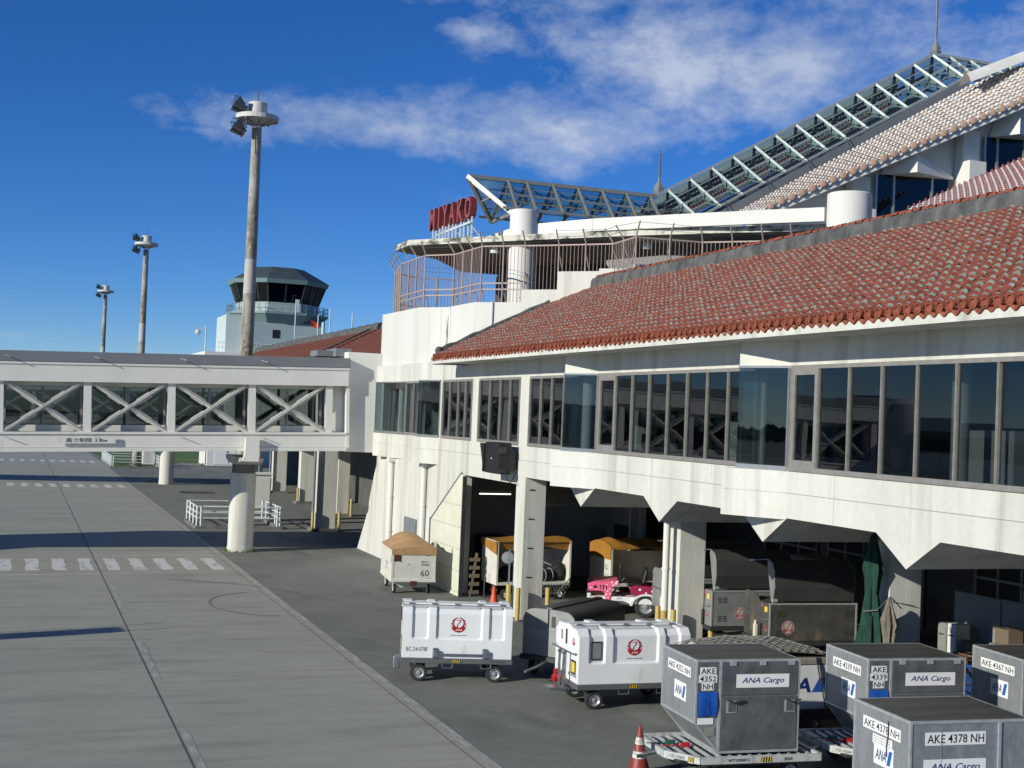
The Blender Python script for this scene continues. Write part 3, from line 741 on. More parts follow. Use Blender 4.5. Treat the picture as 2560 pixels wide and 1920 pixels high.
for i in range(4):
    blockwall.add([bot[i], bot[i+1], top[i+1], top[i]], [(0, 1, 2, 3)])
inner = [(15.1, 54.3, 10.5), (15.17, 49.5, 10.5), (16.05, 48.45, 10.5), (16.15, 45.5, 10.5), (17.4, 44.3, 10.5)]
blockwall.add([(14.801, 54.3, 8.251), (14.801, 43.9, 8.251), (18, 43.9, 8.251), (18, 54.3, 8.251)], [(0, 1, 2, 3)])
for i in range(4):
    blockwall.add([top[i], top[i+1], inner[i+1], inner[i]], [(0, 1, 2, 3)])
    blockwall.add([inner[i], inner[i+1], (inner[i+1][0], inner[i+1][1], 9.3), (inner[i][0], inner[i][1], 9.3)], [(0, 1, 2, 3)])
blockwall.build('deck_parapet', BW, T)
w = MB(); w.box((XF+.003, 54.28, 4.4), (24, 54.58, 10.52)); w.build('end_wall', WALL, T)
w = MB()
for a_, b_, z1 in (((17.2, 44.1), (18.2, 43.1), 10.97), ((18.2, 43.1), (19.34, 41.96), 11.63), ((19.34, 41.96), (20.3, 41.0), 11.72)):
    w.beam((a_[0]+.1, a_[1]+.1, (8.2+z1)/2), (b_[0]+.1, b_[1]+.1, (8.2+z1)/2), .28, z1-8.2)
w.prism([(20.3, 8.2), (23.5, 8.2), (23.5, 12.1), (20.3, 11.86)], FY, 41.0, 41.28); w.build('stepped_parapet', WALL, T)
w = MB(); w.cyl((16.35, 44.83, 10.5), (16.35, 44.83, 9.6), .05, n=8); w.build('rain_spout', FENCEW, T)
w = MB(); w.prism([(15.05, 54.3), (15.1, 49.5), (16.0, 48.4), (16.1, 45.5), (17.35, 44.25), (30, 44.1), (30, 60), (17, 60)], FZ, 9.2, 9.3); w.build('deck_floor', CONCB, T)
for y0 in (47.6, 45.0):
    q = MB(); q.box((XF-.003, y0, 8.3), (XF+.002, y0+.012, 10.2)); q.build('wall_crack', SOFF, T)
# deck core under the canopy
w = MB(); w.prism([(20.6, 55.0), (29.5, 44.9), (34, 44.9), (34, 60), (22, 60)], FZ, 9.3, 13.16); w.build('deck_core', DARKW, T)
w = MB(); w.cyl((18.70, 48.0, 9.3), (18.70, 48.0, 13.2), .55, n=28); col = w.build('deck_column', WALL2, T, smooth=True)
for k in range(3):
    q = MB(); q.box((18.4, 47.42, 11.0+.33*k), (18.7, 47.45, 11.02+.33*k)); q.build('tile_joint', SOFF, col)
for x, y in ((17.8, 48.8), (18.8, 49.6), (22.1, 43.7)):
    q = MB(); q.lathe([(.05, .3), (.12, .25), (.17, .1), (.17, 0)], (x, y, 12.86), 10); q.build('deck_lamp', WALL2, T)
w = MB(); w.add([(20.6, 43.6, 12.0), (23.0, 42.2, 12.15), (23.5, 43.2, 12.75), (20.8, 44.5, 12.4), (20.6, 43.6, 11.85), (23.0, 42.2, 11.95), (23.5, 43.2, 12.55), (20.8, 44.5, 12.25)], [(0,1,2,3),(7,6,5,4),(0,4,5,1),(1,5,6,2),(2,6,7,3),(3,7,4,0)]); w.build('slanted_light_box', INTW, T)
for a in range(6):
    q = MB(); z = 9.3+.28*a; q.box((17.6+a*.35, 52.8, z), (22.8, 53.3, z+.26)); q.build('deck_step', PINKT if a % 2 else WMORT, T)
# canopy slab with its drums and parapet
sl = [(14.95, 53.5), (14.9, 51.4), (18.0, 47.3), (21.43, 42.85), (26.98, 36.95), (29.1, 38.5), (29.1, 58.3), (19.75, 59.0), (17.3, 55.1)]
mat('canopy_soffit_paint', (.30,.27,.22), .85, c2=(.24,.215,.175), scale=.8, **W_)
w = MB(); w.prism(sl, FZ, 13.22, 13.45); cs = w.build('canopy_slab', MOLD, T)
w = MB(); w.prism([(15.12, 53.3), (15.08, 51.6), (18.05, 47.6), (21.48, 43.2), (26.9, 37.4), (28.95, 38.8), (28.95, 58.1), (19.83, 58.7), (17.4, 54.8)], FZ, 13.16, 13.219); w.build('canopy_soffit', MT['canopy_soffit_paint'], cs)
for (x, y, r_, z0, z1) in ((18.70, 48.0, .55, 13.45, 14.58), (26.32, 36.85, .752, 11.0, 14.36)):
    w = MB(); n = 40; w.lathe([(r_, z0), (r_, z1-.03), (r_-.03, z1), (r_-.1, z1), (r_-.1, z1-.25), (.02, z1-.25)], (x, y, 0), n); w.build('vent_drum', WALL2, T, smooth=True)
pp = [(18.95, 46.85), (20.21, 44.46), (22.37, 41.64), (24.31, 39.2), (25.76, 37.46)]
w = MB()
for a, b in zip(pp[:-1], pp[1:]): w.beam((*a, 13.685), (*b, 13.685), .2, .48)
w.build('canopy_parapet', WALL2, T)
w = MB(); w.beam((18.75, 48.6, 13.74), (18.8, 53.8, 13.74), .2, .58); w.build('canopy_parapet', WALL2, T)
# MIYAKO sign
sg = thing('roof_sign', 'red box-letter sign reading MIYAKO on white legs above the canopy', 'sign', (16.87, 52.0, 13.45), world=True)
for i, chr_ in enumerate('MIYAKO'):
    t = [0.02, .20, .36, .54, .74, .93][i]
    y = 54.1-t*4.47; x = 16.69+t*.28
    vs, fs = text_geo(chr_, .012)
    wd = {'I': .12, 'M': .66, 'O': .66}.get(chr_, .60)
    fr = Frame((x, y, 14.81), (.06, -1, 0), (0, 0, 1))
    m_ = MB(); nv = len(vs)
    m_.add([fr.at(a*wd, b*.94, 0.0) for a, b in vs], [tuple(f) for f in fs], 0)
    # sides from the outline edges
    cnt = {}
    for f in fs:
        for a, b in zip(f, f[1:]+f[:1]): cnt[tuple(sorted((a, b)))] = cnt.get(tuple(sorted((a, b))), 0)+1
    bd = [e for e, c_ in cnt.items() if c_ == 1]
    m_.add([fr.at(a*wd, b*.94, 0) for a, b in vs] + [fr.at(a*wd, b*.94, -.30) for a, b in vs], [(a, b, b+nv, a+nv) for a, b in bd], 1)
    m_.add([fr.at(a*wd, b*.94, -.30) for a, b in vs], [tuple(f) for f in fs], 1)
    lo = m_.build('letter', [SIGNR, SIGND], sg)
    for dy in (-.22, .22):
        g = MB(); g.box((x+.12, y+dy-.03, 13.45), (x+.18, y+dy+.03, 14.42)); g.build('leg', FENCEW, lo)
g = MB()
for y in (50.0, 51.9, 53.8): g.beam((17.02, y, 14.25), (17.75, y, 13.47), .05, .05)
g.box((16.97, 49.6, 14.13), (17.02, 54.2, 14.20)); g.build('back_brace', FENCEW, sg)
# ------------------------------------------------ skylight along the folded ridge
YS = 50.0
K = [Vector((16.93, YS, 16.12)), Vector((25.62, YS, 16.15)), Vector((40.2, YS, 24.45)), Vector((52, YS, 24.5))]
sk = MB()
def bar(mb, p, q, w_=.12, h=.14, mi=0): mb.beam(p, q, w_, h, (0, 0, 1), mi)
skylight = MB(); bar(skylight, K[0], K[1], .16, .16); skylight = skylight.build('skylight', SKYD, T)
def base_of(P, side, seg):
    if seg == 1: return P + Vector((.76, -1.5*side, -1.37))
    return P + Vector((-.1, -1.5*side, -1.45)) if seg == 0 else P + Vector((.45, -1.5*side, -1.35))
tops = {0: [18.6+.0, 19.75, 20.95, 22.1, 23.25, 24.45, 25.5], 1: [0]*0, 2: [0]*0}
def seg_pts(seg):
    if seg == 0: return [Vector((x, YS, 16.13)) for x in (18.7, 19.55, 20.75, 21.9, 23.05, 24.2, 25.35)]
    if seg == 1:
        d = (K[2]-K[1]); return [K[1]+d*((i+.55)/13.6) for i in range(14)]
    return [Vector((41.2+1.2*i, YS, 24.46)) for i in range(9)]
for seg in (0, 1, 2):
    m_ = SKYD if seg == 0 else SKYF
    P = seg_pts(seg)
    if seg: g = MB(); bar(g, K[seg], K[seg+1], .14, .14); g.build('ridge_bar', m_, skylight)
    for side in (1, -1):
        for p in P:
            g = MB(); q = base_of(p, side, seg); bar(g, p, q, .085, .12); g.build('rafter', m_, skylight)
            if side == 1 or seg != 2:
                g = MB(); mid = p.lerp(q, .55)
                g.add([p.lerp(q, .2)+Vector((0, .02, -.05)), q+Vector((0, .05, -.05)), p.lerp(q, .62)+Vector((0, .16*side, -.30))], [(0, 1, 2)]); g.build('bracket', m_, skylight)
        for fr_, wd in ((.26, .035), (.5, .075), (.74, .035), (.97, .10)):
            a, b = P[0].lerp(base_of(P[0], side, seg), fr_), P[-1].lerp(base_of(P[-1], side, seg), fr_)
            d = (b-a).normalized(); g = MB(); bar(g, a-d*.6, b+d*.6, wd, wd); g.build('purlin', m_, skylight)
        for a, b in zip(P[:-1], P[1:]):
            for t0, t1 in ((.03, .49), (.51, .96)):
                qa, qb = base_of(a, side, seg), base_of(b, side, seg); g = MB()
                g.add([a.lerp(qa, t0), b.lerp(qb, t0), b.lerp(qb, t1), a.lerp(qa, t1)], [(0, 1, 2, 3)]); g.build('pane', GLASSS, skylight)
    # inner truss: king posts and tie bars
    for p in P:
        g = MB(); a, b = base_of(p, 1, seg), base_of(p, -1, seg); bar(g, a.lerp(p, .35), b.lerp(p, .35), .05, .07); g.build('tie_bar', m_, skylight)
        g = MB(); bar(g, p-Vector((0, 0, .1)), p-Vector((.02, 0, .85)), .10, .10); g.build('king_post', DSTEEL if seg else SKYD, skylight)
for seg in (0, 1):
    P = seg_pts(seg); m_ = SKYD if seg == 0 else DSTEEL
    g = MB(); bar(g, P[0]-Vector((0, 0, .85)), P[-1]-Vector((0, 0, .85)), .09, .12); g.build('inner_chord', m_, skylight)
    for a, b in zip(P[:-1], P[1:]):
        g = MB(); bar(g, a-Vector((0, 0, .12)), b-Vector((0, 0, .8)), .045, .045); g.build('inner_brace', m_, skylight)
        for side in (1, -1): g = MB(); bar(g, a-Vector((0, 0, .82)), base_of(a, side, seg).lerp(a, .12), .05, .05); g.build('inner_strut', m_, skylight)
# prow of the lower skylight
b1, b2 = Vector((18.4, 48.5, 14.5)), Vector((18.6, 51.5, 14.55))
for q in (b1, b2):
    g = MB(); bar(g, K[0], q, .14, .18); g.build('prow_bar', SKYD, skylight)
g = MB(); g.beam(K[0].lerp(b1, .12)+Vector((.05, .08, -.05)), b1+Vector((.1, .1, 0)), .16, .16); g.build('prow_gutter', WMORT, skylight)
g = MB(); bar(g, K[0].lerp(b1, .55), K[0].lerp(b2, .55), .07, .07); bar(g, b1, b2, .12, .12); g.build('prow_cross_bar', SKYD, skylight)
g = MB(); g.add([K[0], b1, b2], [(0, 1, 2)]); g.build('pane', GLASSS, skylight)
p0 = seg_pts(0)[0]
for side, bb in ((1, b1), (-1, b2)):
    g = MB(); g.add([K[0], bb, base_of(p0, side, 0), p0], [(0, 1, 2, 3)]); g.build('pane', GLASSS, skylight)
for p, h in ((K[1]+Vector((.25, .2, .12)), 1.35), (K[2]+Vector((.3, .2, .1)), 5.5)):
    g = MB(); g.lathe([(.24, 0), (.30, .10), (.22, .14), (.26, .30), (.06, .62), (.05, .8)], p, 6); ro = g.build('rod_base', GREYP, skylight)
    g = MB(); g.cyl(p+Vector((0, 0, .75)), p+Vector((0, 0, .75+h*.62)), .055, n=8); g.cyl(p+Vector((0, 0, .75+h*.62)), p+Vector((0, 0, .75+h)), .04, .012, n=8); g.build('lightning_rod', RODM, ro)
# corner panes where the ridge folds
for seg in (0, 1):
    a, b = seg_pts(seg)[-1], seg_pts(seg+1)[0]
    for side in (1, -1):
        g = MB(); g.add([a, K[seg+1], b, base_of(b, side, seg+1), base_of(a, side, seg)], [(0, 1, 4), (1, 3, 4), (1, 2, 3)]); g.build('pane', GLASSS, skylight)
g = MB(); g.grid(lambda u, v: tuple((K[1]+(K[2]-K[1])*u)+Vector((.3, 3.0, -1.9+1.35*v))), 40, 4); vs_ = g.build('rear_slope', PINKT, T)
g = MB()
for i in range(90):
    for j in range(7):
        p = (K[1]+(K[2]-K[1])*((i+.5*(j % 2))/90))+Vector((.3, 2.98, -1.85+.19*j)); d_ = (K[2]-K[1]).normalized()*.10
        g.add([p, p+d_, p+d_+Vector((0, 0, .07)), p+Vector((0, 0, .07))], [(0, 1, 2, 3)])
g.build('rear_slope_mortar', WMORT, vs_)['kind'] = 'stuff'
g = MB(); g.beam(K[1]+Vector((.3, 2.95, -.42)), K[2]+Vector((.3, 2.95, -.42)), .12, .30); g.build('rear_verge', WMORT, vs_)
# kerb under the skylight
g = MB()
for side in (1, -1):
    a, b = base_of(K[1], side, 1)+Vector((1.3, 0, .55)), base_of(K[2], side, 1)
    g.beam(a+Vector((0, -.05*side, -.28)), b+Vector((0, -.05*side, -.28)), .10, .5)
g.build('skylight_kerb', ROOFG, T)
g = MB()
for side in (1, -1):
    a, b = base_of(K[1], side, 1)+Vector((1.0, 0, .3)), base_of(K[2], side, 1)+Vector((.8, 0, .25))
    g.add([a+Vector((.1, -.12*side, -.35)), b+Vector((.1, -.12*side, -.35)), b+Vector((.25, -.55*side, -.85)), a+Vector((.25, -.55*side, -.85))], [(0, 1, 2, 3)])
g.build('skylight_flashing', mat('pale_flashing', (.50,.53,.55), .6), T)
g = MB(); dd_ = (K[2]-K[1])
g.tube([base_of(K[1]+dd_*t, 1, 1)+Vector((0, -.16, .22)) for t in (.08, .3, .52, .74)], .025, 6)
for t in (.12, .26, .4, .54): a = base_of(K[1]+dd_*t, 1, 1)+Vector((0, -.16, .22)); g.tube([a, a+Vector((.12, -.25, -.75))], .02, 5)
g.build('safety_rail', DSTEEL, T)
# ------------------------------------------------ upper tiled roof below the skylight
def tl(t):
    if t < .78: return Vector((28.0, 47.4, 15.22)).lerp(Vector((40.1, 47.4, 22.28)), t/.78)
    return Vector((40.1, 47.4, 22.28)).lerp(Vector((43.2, 45.6, 23.8)), (t-.78)/.22)
def el(t): return Vector((28.93, 46.4, 15.42)).lerp(Vector((42.39, 43.9, 21.93)), t)
uroof = MB()
def _ur(u, v): return tl(u).lerp(el(u), v)
uroof.grid(_ur, 30, 8)
uroof.grid(lambda u, v: tuple(Vector((_ur(u, v).x, 100-_ur(u, v).y, _ur(u, v).z))), 20, 4)
uroof = uroof.build('upper_roof', WMORT, T)
ut = MB(); nC = 64
for c in range(nC):
    u = (c+.5)/nC
    a, b = tl(u), el(u); L_ = (b-a).length; nR = 10
    d = (b-a).normalized(); s_ = (tl(u+.01)-tl(u)).normalized(); n_ = s_.cross(d)
    if n_.z < 0: n_ = -n_
    hw = (tl(1/nC)-tl(0)).length*.5
    for side in (0, 1):
        if side and c % 1: continue
        for r_ in range(nR if not side else 4):
            t0 = r_/nR; p, q = a.lerp(b, t0+.01), a.lerp(b, t0+.93/nR)
            lift = .05
            if side:
                p = Vector((p.x, 100-p.y, p.z)); q = Vector((q.x, 100-q.y, q.z)); nn_ = Vector((n_.x, -n_.y, n_.z))
            else: nn_ = n_
            off = s_*(hw*.5*((r_ % 2)*2-1))*0
            pts = []
            for pt, k in ((p, .9), (q, 1.05)):
                for w_, h_ in ((-.50, .0), (-.34, .06), (0, .085), (.34, .06), (.50, .0)):
                    pts.append(pt+s_*(w_*hw*1.45*k)+nn_*(h_*.8+.01)+off)
            ut.add(pts, [(i, i+1, 6+i, 5+i) for i in range(4)], 1)
            ut.add([pts[5], pts[6], pts[7], pts[8], pts[9]], [(0, 1, 2, 3, 4)], 1)
            # white mortar bib at the joint
            m2 = [q+(p-q)*.04+s_*(w_*hw*(1.5+.5*((c*7+r_*3) % 3)))+nn_*(h_*.95+.02) for w_, h_ in ((-.5, 0), (-.3, .07), (0, .095), (.3, .07), (.5, 0))]
            m3 = [q+(p-q)*(.30+.12*((c*5+r_) % 3))+s_*(w_*hw*1.5)+nn_*(h_*.88+.018) for w_, h_ in ((-.5, 0), (-.3, .068), (0, .09), (.3, .068), (.5, 0))]
            ut.add(m2+m3, [(i, i+1, 6+i, 5+i) for i in range(4)], 0)
ut.build('upper_roof_tiles', [TANT, WMORT], uroof, True)['kind'] = 'stuff'
dm = MB(); dm.lathe([(.02, -.03), (.135, -.03), (.155, 0), (.155, .03), (.13, .045), (.02, .05)], (0, 0, 0), 16); dme = dm.mesh('upper_eave_tile', TANT, True)
lm = MB(); lm.grid(lambda u, v: (-.32+.64*u, .02+.08*v, -.15*math.sin(math.pi*u)-.02*v), 8, 1); lme = lm.mesh('eave_scallop', TANT, True)
dE = (el(1)-el(0)).normalized(); nE = Vector((-.35, -1, .1)).normalized()
for i in range(30):
    p = el((i+.5)/30)+Vector((-.02, -.06, .05))
    o = mkobj('upper_eave_tile', dme, uroof); o.location = p; o.rotation_mode = 'QUATERNION'; o.rotation_quaternion = nE.to_track_quat('Z', 'Y')
    o = mkobj('eave_scallop', lme, uroof); o.location = p+dE*.25+Vector((0, .0, -.05))
    xa = dE; za = Vector((0, 0, 1)); ya = za.cross(xa).normalized(); za = xa.cross(ya)
    o.rotation_mode = 'QUATERNION'; o.rotation_quaternion = Matrix((xa, ya, za)).transposed().to_quaternion()
g = MB(); g.grid(lambda u, v: tuple(el(u)+Vector((0, .03, .02-.36*v))), 20, 1); g.build('upper_fascia', WALL2, uroof)
g = MB(); g.grid(lambda u, v: tuple((el(u)+Vector((0, .02+1.9*v, -.36)))), 20, 2); g.build('upper_soffit', WALL2, uroof)
g = MB(); pth = [tl(t)+Vector((.2, 0, .3)) for t in (.93, 1.0)]; 
g.grid(lambda u, v: (39.0+9*u, 45.9+.9*v, 21.65+4.05*u+.85*math.sin(math.pi*min(.92, v+.08))**.6), 20, 6); g.build('white_verge', WMORT, uroof, True)
g = MB(); g.add([(43.2, 45.6, 23.8), (48, 45.6, 26.2), (47, 42.9, 24.3), (42.39, 43.9, 21.93)], [(0, 1, 2, 3)]); g.build('upper_roof_slope', WMORT, uroof)
# upper wall with piers, windows and wedge hoods
def uw(u, dy=1.5): p = el(u); return Vector((p.x, p.y+dy, p.z))
g = MB(); g.grid(lambda u, v: (uw(u).x, uw(u).y, 11.5+v*(uw(u).z-.4-11.5)), 24, 4); g.build('upper_wall', WALL2, T)
def at_u(u, dz, dy=1.55): p = uw(u, dy); return Vector((p.x, p.y, p.z+dz))
for u0, base in ((.36, 15.3), (.735, 17.0)):
    a = uw(u0); g = MB(); g.box((a.x-.45, a.y-1.0, 12), (a.x+.45, a.y-.02, a.z-1.9)); g.build('upper_pier', WALL2, T)
    g = MB(); g.box((a.x-.45, a.y-.55, a.z-1.9), (a.x+.45, a.y-.03, a.z-.45)); g.build('upper_pier', WALL2, T)
def upper_window(ua, ub, zc, hgt):
    a, b = uw(ua, 1.4), uw(ub, 1.4); f = MB()
    f.add([(a.x, a.y-.02, zc-hgt), (b.x, b.y-.02, zc-hgt), (b.x, b.y-.02, zc), (a.x, a.y-.02, zc)], [(0, 1, 2, 3)]); wn = f.build('upper_window', BLACK, T)
    g = MB(); g.add([(a.x, a.y-.08, zc-hgt), (b.x, b.y-.08, zc-hgt), (b.x, b.y-.08, zc), (a.x, a.y-.08, zc)], [(0, 1, 2, 3)]); g.build('pane', GLASST, wn)
    for t in (0, .22, .70, 1):
        p = a.lerp(b, t); g = MB(); g.box((p.x-.05, p.y-.16, zc-hgt), (p.x+.05, p.y-.05, zc)); g.build('mullion', FRAMEL, wn)
    # projecting wedge hood
    p = a.lerp(b, .32); g = MB()
    tri = [(a.x+.25, a.y-.1), (p.x, p.y-1.15), (b.x-.1, b.y-.1)]
    g.add([(*tri[0], zc), (*tri[1], zc), (*tri[2], zc), (tri[0][0]+.3, tri[0][1], zc+.95), (tri[1][0], tri[1][1], zc+.75), (tri[2][0], tri[2][1], zc+.12)], [(0, 2, 1), (3, 4, 5), (0, 1, 4, 3), (1, 2, 5, 4)]); g.build('window_hood', WALL2, T)
upper_window(.425, .70, 17.55, 2.05); upper_window(.80, 1.0, 19.6, 2.05)
# lower red roof with white mortar that climbs behind the ridge
rr = MB()
A0, A1, A2, A3 = Vector((30.0, 38.5, 14.45)), Vector((38.5, 38.5, 18.4)), Vector((36.0, 29, 15.6)), Vector((26.5, 30.5, 12.2))
rr.grid(lambda u, v: tuple(A0.lerp(A1, u).lerp(A3.lerp(A2, u), v)), 4, 4)
rr = rr.build('side_roof', WMORT, T)
rt_ = MB(); nR, nC = 26, 34
for i in range(nR):
    for j in range(nC):
        u, v = (j+.5*(i % 2))/nC, i/nR
        P_ = lambda u, v: A0.lerp(A1, u).lerp(A3.lerp(A2, u), v)
        p = P_(u, v); du = P_(u+.62/nC, v)-p; dv = P_(u, v+.55/nR)-p; n_ = du.cross(dv); n_ = n_ if n_.z > 0 else -n_; n_.normalize()
        rt_.add([p+n_*.01, p+du*.5+n_*.09, p+du+n_*.01, p+du+dv+n_*.02, p+du*.5+dv+n_*.1, p+dv+n_*.02], [(0, 1, 4, 5), (1, 2, 3, 4)], 0)
rt_.build('side_roof_tiles', [PINKT], rr, True)['kind'] = 'stuff'
# ------------------------------------------------ far wing beyond the bridge
w = MB(); w.box((15.0, 58.6, 4.5), (24, 112, 8.3)); w.build('far_wing_wall', WALL, T)
w = MB(); w.box((22, 58, 0), (22.3, 112, 4.5)); w.build('far_undercroft_wall', DARKW, T)
w = MB(); w.box((15.6, 57.3, 4.45), (22, 60.5, 4.8)); w.box((15.6, 57.3, 0), (22, 57.5, 4.45)); w.build('far_link', DARKW, T)
for (x, y, s_) in ((14.6, 65.0, 1.0), (17.9, 74.4, .72), (17.7, 84.1, .95), (17.8, 94.2, 1.0), (17.8, 104, 1.0)):
    w = MB(); w.box((x, y, 0), (x+s_, y+.7, 4.5)); w.build('pillar', WALL, T, bevel=.02)
    w = MB(); w.box((x-.25, y-.2, 0), (x+s_+.1, y+.9, .16)); w.build('pillar_plinth', CONCB, T)
for x, y in ((14.4, 64.95), (17.55, 94.1), (17.2, 96.5), (17.35, 101.5), (17.0, 103.0)):
    p = MB(); p.cyl((x, y, 0), (x, y, 4.5), .075, n=8); p.build('downpipe', GREYP, T, smooth=True)
p = MB(); p.cyl((14.55, 64.92, 0), (14.55, 64.92, 4.5), .05, n=8); p.build('downpipe', WALL2, T, smooth=True)
mat('weathered_far_tile', (.20,.068,.046), .85, c2=(.15,.05,.036), scale=2, **W_)
fr2 = MB(); fr2.prism([(13.8, 8.3), (19.3, 11.05), (19.3, 10.6), (13.8, 8.1)], FY, 55.0, 112); fr2 = fr2.build('far_roof', MT['weathered_far_tile'], T)
fc = MB()
for r_ in range(20):
    x0, x1 = 13.8+r_*.275, 13.8+(r_+1)*.275
    for c in range(0, 198):
        y = 55.1+c*.28
        z0, z1 = 8.3+.5*(x0-13.8)+.03, 8.3+.5*(x1-13.8)
        fc.add([(x0, y, z0), (x0, y+.09, z0+.07), (x0, y+.18, z0), (x1, y, z1), (x1, y+.09, z1+.06), (x1, y+.18, z1)], [(0, 1, 4, 3), (1, 2, 5, 4)])
fc.build('far_roof_tiles', [MT['weathered_far_tile']], fr2, True)['kind'] = 'stuff'
w = MB(); w.grid(lambda u, v: (19.3+.28*math.cos(math.pi*v), 55+u*57, 10.95+.46*math.sin(math.pi*v)+.03*math.sin(u*190)), 120, 6); w.build('far_ridge', RIDGE, fr2, True)
w = MB(); w.tube([(13.9+5.3*t, 71.5+1.5*t, 8.45+2.7*t) for t in (0, .25, .5, .75, 1)], .06, 6); w.build('far_hip_line', RIDGE, fr2)
# link block between bridge and terminal
w = MB(); w.box((13.28, 54.25, 4.47), (14.795, 58.4, 8.78)); w.build('bridge_link_block', BEAM, T)
g = MB(); g.box((12.9, 55.0, 8.6), (13.6, 57, 8.95)); g.box((12.2, 55.6, 8.6), (12.88, 57, 8.85)); g.build('rooftop_box', GREYP, T)
# ------------------------------------------------ security fence round the deck
fz = [(15.9, 56.6), (15.15, 53.0), (15.12, 49.5), (16.0, 48.4), (16.08, 45.4), (17.35, 44.2)]
fence = thing('security_fence', 'tall beige bar fence with outward curved tops round the roof deck', 'fence', (15.0, 50, 10.4), world=True)
ZB, ZT = 10.45, 12.62
def fence_run(pl, zb, zt, step, outv):
    bars = MB()
    posts = []
    for (a, b) in zip(pl[:-1], pl[1:]):
        a_, b_ = Vector((*a, 0)), Vector((*b, 0)); L_ = (b_-a_).length; d = (b_-a_)/L_
        n_ = Vector((-d.y, d.x, 0)); n_ = n_ if n_.dot(Vector((-1, -1, 0))) > 0 else -n_
        k = int(L_/.145)
        for i in range(k+1): p = a_+d*(L_*i/k); bars.box((p.x-.008, p.y-.008, zb), (p.x+.008, p.y+.008, zt))
        for z in ((zt, zb+.78, zb+.55) if zb < 10.6 else (zt,)):
            r_ = MB(); r_.beam(a_+Vector((0, 0, z)), b_+Vector((0, 0, z)), .05, .05); r_.build('rail', FENCEB, fence)
        m_ = max(1, round(L_/step))
        for i in range(m_):
            p = a_+d*(L_*i/m_); posts.append((p, n_))
    bars.build('bars', FENCEB, fence)['kind'] = 'stuff'
    for p, n_ in posts:
        t_ = MB(); t_.tube([p+n_*.03+Vector((0, 0, zb-.02)), p+n_*.03+Vector((0, 0, zt+.05)), p+n_*.12+Vector((0, 0, zt+.18)), p+n_*.36+Vector((0, 0, zt+.52))], .028, 6)
        po = t_.build('post', FENCEB, fence)
        t_ = MB(); t_.tube([p+n_*.02+Vector((0, 0, zb+.8)), p-n_*.55+Vector((0, 0, zb-.25))], .022, 5)
        t_.build('brace', FENCEB, po)
    for k_ in range(2):
        w_ = MB(); w_.tube([p+n_*(.2+.14*k_)+Vector((0, 0, zt+.28+.2*k_)) for p, n_ in posts], .008, 4); w_.build('barbed_wire', WIRE, fence)
fence_run(fz[:6], ZB, ZT, 1.15, None)
fence_run([(17.35, 44.2), (18.3, 43.25)], 10.95, ZT, 1.25, None)
fence_run([(18.3, 43.25), (19.75, 41.7), (19.65, 39.7), (22.1, 39.4), (23.6, 37.9), (25.0, 36.5)], 11.6, ZT, 1.25, None)
fence_run([(19.2, 57.5), (17.2, 57.8), (15.9, 56.6)], ZB, ZT, 1.2, None)
